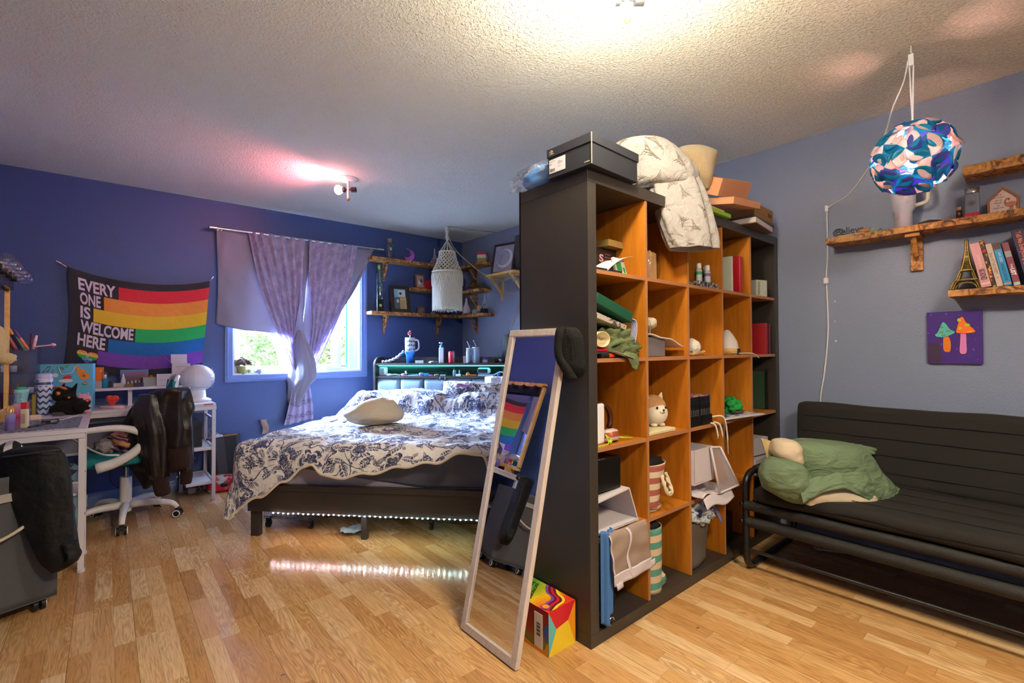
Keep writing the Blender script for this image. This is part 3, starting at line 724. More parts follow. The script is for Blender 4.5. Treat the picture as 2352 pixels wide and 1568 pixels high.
# ---------------------------------------------------------------- headboard shelf items
def HB(px, z=1.012, dy=.10):      # point on the headboard shelf under this pixel column
    # intersect vertical pixel column with the line along the shelf
    a, b = B(HX0, HY0+dy, z), B(HX1, HY0+dy, z); lo, hi = -.3, 1.3
    for _ in range(40):
        m = (lo+hi)/2; p = a+(b-a)*m; x = 1176+FPX*(p-CAMP).dot(RT)/(p-CAMP).dot(FW)
        if x < px: lo = m
        else: hi = m
    return a+(b-a)*((lo+hi)/2)
def pxm(p): return dep(p)/FPX    # metres per pixel there
def jar(name, label, cat, base, prof, m, extra=(), **k):
    t = thing(name, label, cat, base)
    part(k.get('body', 'body'), MB().lathe(prof, M=T(base)), m, t)
    for nm, pr, mm in extra: part(nm, MB().lathe(pr, M=T(base)), mm, t)
    return t
p = HB(942); s = pxm(p)
t = jar('insulated_tumbler', 'tall white and blue tumbler with handle and flower straw on the headboard', 'tumbler', p, [(0, 0), (.036, 0), (.04, .085), (.05, .10), (.051, .255), (.048, .258), (.0, .255)],
    mat('blue_white_glaze', rough=.3, fn=lambda: ramp(sep(coord())[2]*3.5, [(.0, hx('1f6fc4')), (.38, hx('2f83d6')), (.5, hx('d3e0ee')), (1, hx('e4ebf2'))])))
mb = MB(); rnd = random.Random(4)
for i in range(26):
    a = -2.6+i % 9*.35+rnd.random()*.1; z = .135+(i//9)*.04+rnd.random()*.01; R_ = .0515; 
    q = [(R_*cos(a+dx*16), R_*sin(a+dx*16), z+dz) for dx, dz in ((-.008/16*10, -.01), (.003, -.012), (.009, 0), (.002, .012), (-.007, .008))]
    mb.add(q, [list(range(5))], M=T(p))
part('printed_pattern', mb, plain('1c3f66', .5), t)
hd = RT*.052
mb = MB().tube(smooth([p+RT*.048+Vector((0, 0, .235)), p+RT*.082+Vector((0, 0, .225)), p+RT*.086+Vector((0, 0, .15)), p+RT*.05+Vector((0, 0, .125))], 16), .009, 8); part('handle', mb, M_wp, t)
mb = MB().cyl(p+Vector((0, 0, .25)), p+Vector((.0, 0, .33)), .005); part('straw', mb, M_wp, t)
mb = MB(); fw = -FW
for i in range(5):
    a = i*1.256+.3; c = p+Vector((0, 0, .30))-FW*.02+RT*(.012*cos(a))+Vector((0, 0, .012*sin(a))); mb.ball(c, .0095, n=10)
part('flower_topper', mb, plain('d8405c', .5), t, label='pink flower on the straw')
a, b = HB(880, dy=.03), HB(945, dy=.02)
pts = smooth([HB(878, dy=.05)+Vector((0, 0, .014)), HB(895, dy=.05)+Vector((0, 0, .025)), HB(912, dy=.05)+Vector((0, 0, .06)), HB(928, dy=.05)+Vector((0, 0, .12))], 30)
mb = MB().tube(pts, lambda t: .013+.004*sin(t*40), 10)
solo('scrunchie_wand', mb, mat('navy_white_check', rough=.7, fn=lambda: mixc((noi(coord(), 130, 1)).gt(.5), hx('1d2f6b'), hx('c9d3ee'))), 'navy and white braided cloth strap leaning against the tumbler', 'strap', loc=pts[0])
mb = MB(); mb.box((0, 0, .014), (.085, .05, .028), M=T(HB(965, dy=.08)) @ Rz(-.8)); solo('small_box', mb, plain('8b8a92', .6), 'small flat grey printed box on the headboard right of the tumbler', 'box', loc=HB(965, dy=.08), bevel=.002)
mb = MB(); c = HB(995, dy=.06); mb.ball(c+Vector((0, 0, .01)), (.05, .03, .012), amp=.5, seed=2); solo('hair_scrunchie', mb, mat('bw_check', rough=.8, fn=lambda: mixc(noi(coord(), 160, 1).gt(.5), hx('22304f'), hx('c8d4e6'))), 'blue and white patterned scrunchie lying flat on the headboard', 'scrunchie', loc=c)
p = HB(1014, dy=.07); k = .0
t = thing('lotion_bottle', 'white pump lotion bottle with blue collar on the headboard', 'bottle', p)
mb = MB().box((0, 0, .078), (.048, .034, .156), M=T(p) @ Rz(-.75)); part('bottle_body', mb, plain('cfd3dc', .4), t, bevel=.006)
mb = MB().lathe([(.017, .156), (.017, .182), (.006, .184), (.006, .19)], M=T(p)); part('collar', mb, plain('2d9fd0', .4), t)
mb = MB().cyl(p+Vector((0, 0, .184)), p+Vector((0, 0, .2)), .006); mb.box((-.006, 0, .203), (.034, .018, .010), M=T(p)); part('pump', mb, M_wp, t)
p = HB(1037, dy=.08)
t = jar('drink_can', 'red and silver drink can standing on the headboard', 'can', p, [(0, 0), (.026, 0), (.032, .008), (.032, .108), (.026, .12), (.024, .12), (.024, .116), (0, .116)], mat('can_print', rough=.3, metal=.4, fn=lambda: mixc((sep(coord())[0]+noi(coord(), 30)*.02).gt(.006), hx('c4323e'), hx('b8bcc8'))))
def glass_cup(px, lab, m, h, r, dy):
    p = HB(px, dy=dy); t = thing('glass_tumbler', lab, 'glass', p, group=None)
    part('glass', MB().lathe([(0, 0), (r*.9, 0), (r, .008), (r, h-.025), (r*.86, h-.01), (r*.86, h), (r*.8, h), (r*.8, h-.01), (r*.93, h-.028), (r*.93, .01), (0, .008)], M=T(p)), m, t)
    part('bamboo_lid', MB().lathe([(0, h+.008), (r*.92, h+.008), (r*.92, h), (0, h)], M=T(p)), plain('b9a992', .6), t)
    pts = smooth([p+Vector((0, 0, .02)), p+Vector((0, 0, h+.02)), p+Vector((0, 0, h+.035))-RT*.006, p+Vector((0, 0, h+.075))-RT*.024], 12)
    part('straw', MB().tube(pts, .004, 8), mat('pale_glass_straw', hx('9fb7cf'), .2), t); return t
glass_cup(1078, 'clear can-shaped glass with a bamboo lid and bent straw on the headboard', mat('clear_can_glass', (.8, .86, .9), .08, trans=.85, ior=1.3), .142, .033, .06)
glass_cup(1093, 'frosted can-shaped glass with bamboo lid beside the clear one', mat('frosted_glass', hx('a8bdd8'), .45, trans=.3, ior=1.2), .15, .038, .07)
mb = MB().box((0, 0, .035), (.035, .012, .07), M=T(HB(1068, dy=.14)) @ Rz(-.8)); solo('card_box', mb, plain('b7adb3', .7), 'small pale card box behind the clear glass on the headboard', 'box', loc=HB(1068, dy=.14))
p = HB(1114, dy=.08)
jar('ointment_jar', 'small round jar with a purple lid on the headboard', 'jar', p, [(0, 0), (.025, 0), (.027, .006), (.027, .036), (0, .036)], plain('b9c3dc', .4), [('lid', [(.028, .034), (.028, .052), (.024, .056), (0, .056)], plain('4a3fb0', .4))])
mb = MB(); c = HB(1140, dy=.09); mb.ball(c+Vector((0, 0, .022)), (.02, .02, .022)); solo('black_ball', mb, M_blk, 'small round black ball beside the dark bowl on the headboard', 'ball', loc=c)
c = HB(1155, dy=.09); mb = MB().lathe([(0, 0), (.035, 0), (.05, .03), (.047, .045), (.043, .045), (.04, .012), (0, .012)], M=T(c)); solo('small_bowl', mb, plain('262a30', .5), 'dark grey bowl at the right end of the headboard', 'bowl', loc=c)
c = HB(1166, dy=.17); mb = MB(); mb.box((0, 0, .038), (.11, .02, .076), M=T(c) @ Rz(-.8)); solo('picture_block', mb, mat('grey_speckle', rough=.7, fn=lambda: mixc(noi(coord(), 90).gt(.52), hx('39404c'), hx('7b8694'))), 'grey speckled block behind the dark bowl on the headboard', 'block', loc=c)
# lower headboard shelf
def HL(px, dy=.05): return HB(px, .8855, dy)
c = HL(881, .06); t = thing('alarm_clock', 'white rounded digital clock at the left of the headboard shelf', 'clock', c)
mb = MB().box((0, 0, .046), (.085, .035, .088), M=T(c) @ Rz(-.82)); part('case', mb, M_wp, t, bevel=.012)
part('screen', MB().box((-.012, -.0185, .046), (.045, .002, .06), M=T(c) @ Rz(-.82)), plain('6f7d84', .3), t)
def trinket(name, lab, cat, px, kind, col, sz, dy=.05, rz=-.8, lift=0):
    c = HL(px, dy)+Vector((0, 0, lift)); mb = MB()
    if kind == 'blob': mb.ball(c+Vector((0, 0, sz[2])), sz, amp=.35, n=14, seed=px)
    elif kind == 'rod': mb.cyl(c-RT*sz[0]+Vector((0, 0, sz[1])), c+RT*sz[0]+Vector((0, 0, sz[1]+sz[2])), sz[1], n=10)
    elif kind == 'box': mb.box((0, 0, sz[2]/2), sz, M=T(c) @ Rz(rz))
    elif kind == 'strip': mb.tube(smooth([c-RT*sz[0]+Vector((0, 0, sz[1])), c+Vector((0, 0, sz[1]+sz[2])), c+RT*sz[0]+Vector((0, 0, sz[1]))], 14), sz[1], 8)
    return solo(name, mb, mat('trinket_'+col, hx(col), .45), lab, cat, loc=c)
trinket('hair_clip', 'white hair clip in front of the clock on the headboard shelf', 'hair clip', 896, 'blob', 'd5c9dc', (.03, .014, .012), .025)
trinket('cable', 'curved pale blue cable on the headboard shelf beside the clock', 'cable', 908, 'strip', '9fc4e0', (.045, .005, .012), .03)
trinket('hair_clip', 'pink hair clip lying on the headboard shelf', 'hair clip', 928, 'blob', 'd8708c', (.03, .015, .014), .02)
trinket('toothbrush', 'pale blue toothbrush lying behind the pink clip', 'toothbrush', 925, 'rod', '7cb4dc', (.05, .006, .02), .07)
trinket('white_tag', 'white folded tag standing on the headboard shelf', 'tag', 932, 'box', 'c9d6ea', (.018, .006, .05), .06)
trinket('pen', 'white pen lying across the headboard shelf', 'pen', 948, 'rod', 'd6deea', (.055, .004, .004), .03)
trinket('notebook', 'long teal notebook lying on the headboard shelf', 'notebook', 955, 'box', '3b88a8', (.14, .05, .018), .12)
trinket('lilac_pouch', 'small lilac spotted pouch on the headboard shelf', 'pouch', 968, 'blob', '9a8fc0', (.028, .016, .018), .03)
trinket('tape_roll', 'blue round tin on the headboard shelf', 'tin', 980, 'box', '2f83c4', (.05, .04, .026), .08)
trinket('lip_balm', 'hot pink lip balm lying on the headboard shelf', 'lip balm', 989, 'rod', 'd0458f', (.02, .007, 0), .02)
trinket('phone', 'black phone lying on the headboard shelf', 'phone', 1003, 'box', '14161c', (.12, .05, .012), .11, lift=.02)
trinket('bead_pile', 'small multicoloured hair tie left of the glasses', 'hair tie', 1003, 'blob', 'b8907c', (.03, .014, .010), .03)
trinket('lip_gloss', 'pale lip gloss tube right of the hair tie', 'lip gloss', 1017, 'rod', 'b4c0e0', (.025, .007, 0), .025)
c = HL(1019, .05); t = thing('wire_glasses', 'thin metal glasses hanging over the front of the headboard shelf', 'glasses', c)
mb = MB(); z = Vector((0, 0, 1))
mb.tube([c-RT*.028-FW*.07-z*.05, c-RT*.024-FW*.06, c-RT*.018+z*.03, c+RT*.03+z*.03, c+RT*.024-FW*.06, c+RT*.02-FW*.07-z*.05], .0016, 6); part('frame', mb, M_wire, t)
c = HL(1044, .06)
t = thing('perfume_bottle', 'small clear bottle with a black cap on the headboard shelf', 'bottle', c); part('bottle_body', MB().lathe([(0, 0), (.017, 0), (.017, .055), (.006, .06), (0, .06)], M=T(c)), mat('blue_clear', (.6, .75, .9), .1, trans=.7, ior=1.2), t); part('cap', MB().lathe([(.009, .06), (.009, .085), (0, .085)], M=T(c)), M_blk, t)
trinket('earbud_case', 'small white case right of the clear bottle on the headboard shelf', 'case', 1053, 'box', 'c6cfe4', (.05, .025, .02), .03)
trinket('white_clip', 'upright white clip behind the small white case', 'clip', 1055, 'box', 'cfd6e4', (.012, .01, .055), .09)
trinket('green_marker', 'green marker pen lying on the headboard shelf', 'marker', 1066, 'rod', '3c8f4c', (.02, .006, 0), .03)
trinket('orange_pen', 'bright orange toy gun shaped grip on the headboard shelf', 'orange tool', 1075, 'blob', 'e8641c', (.022, .014, .018), .03)
trinket('orange_marker', 'long orange marker pen lying beside the orange grip', 'marker', 1086, 'rod', 'e87a2c', (.035, .008, 0), .035)
c = HL(1112, .06); t = thing('vr_headset', 'white and black virtual reality headset on the headboard shelf', 'headset', c)
part('body', MB().box((0, 0, .052), (.13, .06, .062), M=T(c) @ Rz(-.8)), M_wp, t, bevel=.022)
part('face_opening', MB().box((-.01, -.026, .05), (.1, .02, .04), M=T(c) @ Rz(-.8)), M_blk, t, bevel=.008)
trinket('white_book', 'thin pale blue notebook beneath the headset', 'notebook', 1116, 'box', '9fb8cc', (.15, .06, .016), .05)
trinket('white_ruler', 'long white strap bending over the shelf right of the headset', 'strap', 1150, 'strip', 'd5dbea', (.07, .008, .03), .05)
trinket('purple_charm', 'violet charm on the headboard shelf near its right end', 'charm', 1146, 'blob', '5b46c8', (.02, .012, .013), .02)
trinket('yellow_charm', 'yellow charm at the right end of the headboard shelf', 'charm', 1162, 'blob', 'c4c42c', (.018, .012, .014), .02)
# ---------------------------------------------------------------- desks
DX0, DX1, DZ = -3.82, -3.34, .745
M_mesh = mat('white_wire_mesh', rough=.4, fn=lambda: (lambda x, y, z: {'Base Color': mixc(1.0, hx('c9c6d8'), hx('c9c6d8')), 'Alpha': ((((x+y+z)*390).sn().ab()).lt(.42)).mx((((x+y-z)*390).sn().ab()).lt(.42))})(*sep(coord())))
def leg(mb, x, y, z1=DZ-.051, s=.0256): mb.bb((x-s/2, y-s/2, 0.012), (x+s/2, y+s/2, z1)); mb.cyl((x, y, 0), (x, y, .014), .018)
t = thing('corner_desk', 'white steel and board L-shaped desk in the corner by the flag', 'desk', (-3.0, -.25, 0))
part('desk_top', MB().bb((DX1, -.475, DZ-.022), (-2.62, -.03, DZ)), M_desk, t, bevel=.003)
part('desk_top', MB().bb((DX0, -1.40, DZ-.022), (DX1, -.03, DZ)), M_desk, t, bevel=.003)
part('edge_sticker', MB().bb((-2.70, -.4765, DZ-.012), (-2.64, -.475, DZ-.002)), plain('c2525a', .5), t, label='small red sticker on the desk edge')
mb = MB()
for i_, (a, b) in enumerate((((DX1, -.46), (-2.63, -.46)), ((-2.633, -.46), (-2.633, -.05)), ((DX0+.01, -1.385), (DX1-.02, -1.385)), ((DX1-.02, -1.385), (DX1-.02, -.46)))):
    s = .026-.0008*i_; mb.bb((min(a[0], b[0])-s/2, min(a[1], b[1])-s/2, DZ-.05+.0003*i_), (max(a[0], b[0])+s/2, max(a[1], b[1])+s/2, DZ-.0222-.0002*i_))
for z in (.40, .14):
    for a, b in (((-2.80, -.455), (-2.633, -.455)), ((-2.80, -.055), (-2.633, -.055)), ((-2.633, -.455), (-2.633, -.055)), ((-2.80, -.455), (-2.80, -.055)), ((DX1-.02, -1.385), (DX1-.02, -1.1)), ((DX0, -1.385), (DX0, -1.1)), ((DX0, -1.1), (DX1-.02, -1.1))):
        mb.bb((min(a[0], b[0])-.010, min(a[1], b[1])-.010, z-.012), (max(a[0], b[0])+.010, max(a[1], b[1])+.010, z+.012))
part('frame', mb, M_wmetal, t, bevel=.002)
for x, y in ((-2.633, -.455), (-2.633, -.055), (-3.36, -1.385), (-3.36, -1.10), (-3.8, -1.385), (-2.80, -.055), (-3.8, -.06)):
    mb = MB(); leg(mb, x, y); part('leg', mb, M_wmetal, t, bevel=.002)
for z in (.40, .14):
    part('lower_shelf', MB().bb((-2.79, -.445, z-.004), (-2.645, -.065, z+.008)), M_desk, t)
    part('lower_shelf', MB().bb((DX0, -1.375, z-.004), (DX1-.03, -1.11, z+.008)), M_desk, t)
mb = MB(); mb.grid(lambda u, v: (-2.63, -.445+u*.38, .42+v*.2), 1, 1, sm=False); mb.grid(lambda u, v: (-2.79+u*.145, -.045, .42+v*.22), 1, 1, sm=False); mb.grid(lambda u, v: (DX0+u*1.1, -.04, .40+v*.22), 1, 1, sm=False)
part('wire_mesh_panel', mb, M_mesh, t)
mb = MB()
for a, b in (((DX0, .62), (-2.72, .62)), ((DX0, .40), (-2.72, .40))): mb.bb((a[0], -.05, a[1]-.008), (b[0], -.036, b[1]+.008))
mb.bb((-2.64, -.445, .615), (-2.626, -.065, .63)); mb.bb((-2.80, -.053, .635), (-2.64, -.04, .65))
part('mesh_rail', mb, M_wmetal, t)
for x, y, z in ((-3.347, -1.385, .52), (-3.347, -1.385, .30), (-3.347, -1.10, .58)):
    part('bolt', MB().cyl((x, y, z), (x+.003, y, z), .006), mat('steel_bolt', (.3, .3, .33), .3, 1), t)
# riser shelf on the desk
t = thing('desk_riser', 'white raised shelf along the wall at the back of the desk', 'shelf', (-3.1, -.15, DZ))
part('riser_board', MB().bb((-3.42, -.255, .862), (-2.80, -.04, .88)), M_desk, t, bevel=.002)
for x in (-3.40, -3.13, -2.82): part('riser_leg', MB().bb((x-.012, -.20, DZ), (x+.012, -.10, .862)), M_wmetal, t)
# keyboard-like grey mat
mb = MB().bb((-3.72, -1.33, DZ), (-3.375, -.80, DZ+.003)); solo('desk_mat', mb, mat('speckled_grey_mat', rough=.8, fn=lambda: mixc(noi(vmul(coord(), (60, 140, 1)), 1, 3).gt(.5), hx('3d4150'), hx('8b8fa4'))), 'speckled grey desk mat on the left desk', 'desk mat', loc=(-3.55, -1.06, DZ))
# vanity mirror
t = thing('vanity_mirror', 'wood framed vanity mirror with globe bulbs standing on the left desk', 'mirror', (-3.77, -.95, DZ))
VY0, VY1, VX = -1.46, -.62, -3.72
mb = MB(); mb.bb((VX-.02, VY0, .80), (VX+.012, VY0+.035, 1.62)); mb.bb((VX-.02, VY1-.035, .80), (VX+.012, VY1, 1.62)); mb.bb((VX-.02, VY0, 1.60), (VX+.012, VY1, 1.64)); mb.bb((VX-.02, VY0, .78), (VX+.012, VY1, .815)); mb.bb((VX-.05, VY0+.1, DZ), (VX+.06, VY0+.13, .79)); mb.bb((VX-.05, VY1-.13, DZ), (VX+.06, VY1-.10, .79))
part('wood_frame', mb, M_pine, t, bevel=.003)
part('mirror_panel', MB().bb((VX-.006, VY0+.03, .81), (VX+.002, VY1-.03, 1.50)), M_mirror, t)
part('light_bar', MB().bb((VX-.01, VY0+.035, 1.515), (VX+.03, VY1-.035, 1.595)), mat('dark_mirror_bar', hx('15151d'), .2), t)
for i in range(5):
    y = -.68-i*.17; mb = MB(); mb.cyl((VX+.03, y, 1.585), (VX+.045, y, 1.585), .02); part('bulb_socket', mb, M_blk, t)
    mb = MB(); mb.ball((VX+.075, y, 1.595), .042, n=24); part('globe_bulb', mb, clear('clear_bulb_glass', (.96, .96, 1), .08, .8), t)
# fluffy toy poking in at the frame edge
c = P(-16, 790, 'x', -3.62)
mb = MB().ball(c, (.045, .045, .085), amp=.2, n=28, seed=3); mb.ball(c+Vector((.035, 0, -.06)), (.035, .03, .025), amp=.2)
solo('beige_plush', mb, mat('beige_plush_fur', hx('c9b08a'), 1, bump=lambda: noi(coord(), 200, 3), bd=.006), 'beige fluffy plush hanging at the left edge before the vanity mirror', 'plush toy', loc=c)
# acrylic make-up organiser
def box_walls(mb, x0, x1, y0, y1, z0, z1, th=.004, M=None):
    mb.bb((x0, y0, z0), (x1, y1, z0+th), M=M)
    for a, b in (((x0, y0+th), (x0+th, y1-th)), ((x1-th, y0+th), (x1, y1-th)), ((x0, y0), (x1, y0+th)), ((x0, y1-th), (x1, y1))): mb.bb((a[0], a[1], z0+th), (b[0], b[1], z1), M=M)
AM = T((-3.665, -.52, DZ))
t = thing('makeup_organizer', 'clear acrylic make-up drawer tower at the back of the left desk', 'organizer', M=AM)
M_acr = clear('clear_acrylic', (.88, .88, .94), .10, .6, .08)
for k in range(3):
    mb = MB(); box_walls(mb, -.075, .075, -.08, .08, .005+k*.135, .132+k*.135); part('drawer', mb, M_acr, t, True)
mb = MB(); mb.bb((-.08, -.085, .405), (.08, .085, .411)); box_walls(mb, -.078, .078, -.083, .083, .411, .43, .003); part('top_tray', mb, M_acr, t, True)
rnd = random.Random(6)
def pen(c, d, L, r, col, nm, lab, cat, capc=None):
    c, d = Vector(c), Vector(d).normalized(); t = thing(nm, lab, cat, c)
    part('barrel', MB().cyl(c, c+d*L*.6, r, n=10), plain(col, .35), t); part('cap', MB().cyl(c+d*L*.6, c+d*L, r*1.06, r*.8, n=10), plain(capc or col, .35), t)
TZ = DZ+.412
for x, y, dx, dy, L, col, cc, lab, cat, nm in (
    (-.03, -.05, -.5, -.5, .13, '8a2a38', '15151a', 'dark red lip gloss wand, the leftmost tilted in the top tray of the acrylic tower', 'lip gloss', 'lip_gloss'),
    (-.02, -.06, -.42, -.35, .14, 'b0564e', '15151a', 'brown lip gloss with black cap, second from left in the acrylic top tray', 'lip gloss', 'lip_gloss'),
    (.0, -.04, -.4, -.3, .17, '2c2438', 'e89a1c', 'dark pencil with an orange end rising highest from the acrylic tray', 'makeup pencil', 'makeup_pencil'),
    (.03, -.05, -.5, -.1, .13, 'e07848', '4a3470', 'coral and violet lip gloss leaning in the middle of the acrylic tray', 'lip gloss', 'lip_gloss'),
    (.05, -.02, .15, .2, .09, 'd9a8b8', 'e3c0cc', 'pale pink lipstick upright at the right of the acrylic tray', 'lipstick', 'lipstick'),
    (.04, .0, .0, .2, .10, '6d1f3e', '53203c', 'maroon lipstick behind the pink lipstick', 'lipstick', 'lipstick')):
    pen(AM @ Vector((x, y, .418)), (dx, dy, 1), L, .008, col, nm, lab, cat, cc)
mb = MB(); mb.box((0, 0, .05), (.03, .012, .1), M=AM @ T((.02, .03, .41)) @ Ry(-.5)); solo('mint_comb', mb, plain('7ccbc4', .4), 'mint green hair comb standing in the acrylic top tray', 'comb', M=AM @ T((.02, .03, .41)), bevel=.005)
mb = MB(); c = AM @ Vector((.055, -.05, .433)); mb.cyl(c, c+Vector((.08, .03, .012)), .004); mb.ball(c+Vector((.085, .032, .013)), (.014, .014, .011)); solo('makeup_brush', mb, plain('dba7b8', .6), 'pink make-up brush lying on the right of the acrylic tower', 'brush', loc=c)
for i, (x, y, z, c, lab) in enumerate(((.0, -.03, .275, '1c1a1e', 'small black jar with gold band inside the acrylic tower'), (-.035, -.03, .275, 'c9c6d6', 'small white jar inside the middle drawer of the acrylic tower'), (.04, -.03, .14, 'b9b6ca', 'pale pot in the lower drawer of the acrylic tower'))):
    b = AM @ Vector((x, y, z+.005)); jar('cosmetic_jar', lab, 'jar', b, [(0, 0), (.016, 0), (.016, .022), (0, .022)], plain(c, .4), [('lid', [(.017, .022), (.017, .038), (0, .038)], plain('3a2f1e' if i == 0 else 'dedbe6', .4))])
# things on the desk, placed by where they touch it
def D(px, py, z=DZ): return P(px, py, 'z', z)
p = D(100, 953)+Vector((0, .01, .001))
t = thing('travel_flask', 'tall white flask with navy wave pattern on the left desk', 'flask', p)
def f_wave():
    x, y, z = sep(coord()); a = y.at2(x-0); w = ((z*170+(a*9).sn()*1.1+(a*3).sn()*.8).sn()).gt(.35)*z.lt(.185)
    band = z.gt(.192)*z.lt(.208); return mixc(w.mx(band), hx('cdd5ee'), hx('2b4c96'))
part('flask_body', MB().lathe([(0, 0), (.041, 0), (.043, .005), (.043, .225), (.040, .232), (0, .232)], M=T(p)), mat('wave_print', rough=.4, fn=f_wave), t)
part('lid', MB().lathe([(.04, .228), (.041, .25), (.034, .262), (0, .264)], M=T(p)), plain('b9c2ee', .35), t)
part('button', MB().box((0, 0, .218), (.02, .006, .008), M=T(p) @ T(tuple(-FW*.042)) @ Rz(-YAW)), plain('2b4c96', .4), t)
def mist(px, py, h, r, c1, c2, capc, lab, cap_h=.05):
    p = D(px, py)+Vector((0, .01, .001)); t = thing('body_mist_bottle', lab, 'bottle', p)
    part('bottle_body', MB().lathe([(0, 0), (r, 0), (r, h*.95), (r*.5, h), (0, h)], M=T(p), n=20), mat('mist_'+c1, rough=.12, trans=.45, ior=1.2, fn=lambda: ramp(sep(coord())[2]*(1/h), [(0, hx(c2)), (.45, hx(c1)), (1, hx(c2))])), t)
    part('cap', MB().lathe([(r*.62, h), (r*.62, h+cap_h), (0, h+cap_h)], M=T(p)), capc, t); return p
mist(23, 990, .088, .019, '8f7fd0', 'b6a6e6', plain('c49a5a', .25, metal=.6), 'small violet mist bottle with a gold cap at the front of the left desk', .04)
mist(40, 984, .13, .022, 'c0407a', 'e3a8c8', M_acr, 'tall magenta banded mist bottle with clear cap behind the violet one', .055)
p = D(55, 984)+Vector((0, .02, .001)); t = thing('cream_bottle', 'cream labelled bottle with a red top between the mist bottles and flask', 'bottle', p)
part('bottle_body', MB().box((0, 0, .05), (.03, .022, .10), M=T(p) @ Rz(-.5)), plain('d9cfae', .5), t, bevel=.004); part('cap', MB().box((0, 0, .118), (.028, .02, .036), M=T(p) @ Rz(-.5)), plain('c01c2c', .4), t, bevel=.004); part('label', MB().box((0, -.0115, .05), (.018, .001, .05), M=T(p) @ Rz(-.5)), plain('b99a9a', .6), t)
p = D(48, 962)+Vector((0, .02, .001)); t = thing('aqua_cup', 'pale aqua waisted bottle with a green lid on the left desk', 'bottle', p)
part('bottle_body', MB().lathe([(0, 0), (.03, 0), (.026, .06), (.022, .09), (.032, .155), (.033, .175), (0, .175)], M=T(p)), plain('86c9d0', .3), t); part('lid', MB().lathe([(.022, .175), (.022, .19), (0, .193)], M=T(p)), plain('2fa274', .5), t)
p = D(62, 975)+Vector((0, .02, .001)); mb = MB().lathe([(0, 0), (.013, 0), (.013, .115), (0, .115)], M=T(p)); solo('clear_tube', mb, M_acr, 'clear slim tube standing right of the aqua bottle', 'tube', loc=p)
p = D(12, 945)+Vector((0, .02, .001)); t = thing('brush_holder', 'woven silver cup holding brushes at the left of the desk', 'cup', p)
part('cup', MB().lathe([(0, 0), (.04, 0), (.045, .11), (.042, .11), (.038, .006), (0, .006)], M=T(p)), mat('silver_weave', rough=.3, metal=.5, fn=lambda: (lambda x, y, z: mixc((((y.at2(x)*14)+z*420).sn()*((y.at2(x)*14)-z*420).sn()).gt(.0), hx('4c4450'), hx('c9c3d0')))(*sep(coord()))), t)
for i, (dx, dy, L, c, cc, lab) in enumerate(((.1, .2, .15, 'c9a08c', '8a6a5a', 'tan make-up brush in the woven cup'), (.35, .0, .15, '6b5a58', 'd0a58e', 'brown handled brush leaning right in the woven cup'), (.5, .2, .14, 'b99a92', 'cdb09a', 'pale brush leaning furthest right in the woven cup'))):
    pen(p+Vector((.01*i-.01, 0, .01)), (dx, dy, 1), L+.03, .005, c, 'makeup_brush', lab, 'brush', cc)
mb = MB().box((0, 0, .03), (.045, .012, .08), M=T(p+Vector((-.01, -.01, .10))) @ Ry(.45)); solo('red_packet', mb, plain('c81428', .4), 'bright red packet sticking out of the woven cup', 'packet', loc=p+Vector((0, 0, .1)))
p = D(80, 957)+Vector((0, .05, 0)); mb = MB().box((0, 0, .045), (.07, .05, .09), M=T(p+Vector((-.03, .16, 0)))); solo('white_carton', mb, plain('cbc8d6', .5), 'white carton behind the aqua bottle', 'carton', loc=p+Vector((-.03, .16, 0)))
mb = MB().box((0, 0, .07), (.015, .05, .14), M=T(D(75, 960)+Vector((0, .07, 0)))); solo('olive_book', mb, plain('8a7a2c', .5), 'narrow olive booklet standing left of the flask', 'booklet', loc=D(75, 960)+Vector((0, .07, 0)))
p = D(78, 965); mb = MB().box((0, 0, .016), (.06, .04, .03), M=T(p) @ Rz(.3)); solo('tissue_pack', mb, plain('d9bdb4', .7), 'peach tissue pack on the mat beside the flask', 'tissue pack', loc=p+Vector((0, 0, .003)), bevel=.006)
mb = MB(); mb.tube(smooth([D(95, 955)+Vector((0, 0, .006)), D(88, 962)+Vector((0, 0, .006)), D(98, 970)+Vector((0, 0, .006)), D(140, 966)+Vector((0, 0, .006)), D(178, 956)+Vector((0, 0, .006)), D(180, 953)+Vector((0, 0, .006))], 40), .0022, 6)
solo('usb_cable', mb, M_wp, 'thin white cable across the speckled mat', 'cable', loc=D(100, 966))
mb = MB(); z = Vector((0, 0, .008)); mb.tube(smooth([D(65, 984)+z, D(95, 976)+z, D(120, 968)+z, D(134, 966)+z, D(130, 974)+z, D(105, 976)+z, D(85, 982)+z], 40), .004, 7); mb.cyl(D(98, 972)+z, D(112, 972)+z, .008)
solo('black_cable', mb, M_blk, 'coiled black cable on the front of the left desk', 'cable', loc=D(100, 975))
mb = MB().tube([D(5, 957)+Vector((.03*cos(a), .03*sin(a), .02+.008*sin(a*3))) for a in [i*.35 for i in range(36)]], .005, 6); solo('cord_loop', mb, plain('b9bccf', .4), 'coil of pale cord at the left end of the desk', 'cord', loc=D(5, 957))
p = D(107, 975); mb = MB().tube([p+Vector((.008*cos(a), .008*sin(a), .002)) for a in [i*.4 for i in range(16)]], .0015, 5, closed=True); solo('ring', mb, M_chrome, 'small silver ring lying on the desk front edge', 'ring', loc=p)
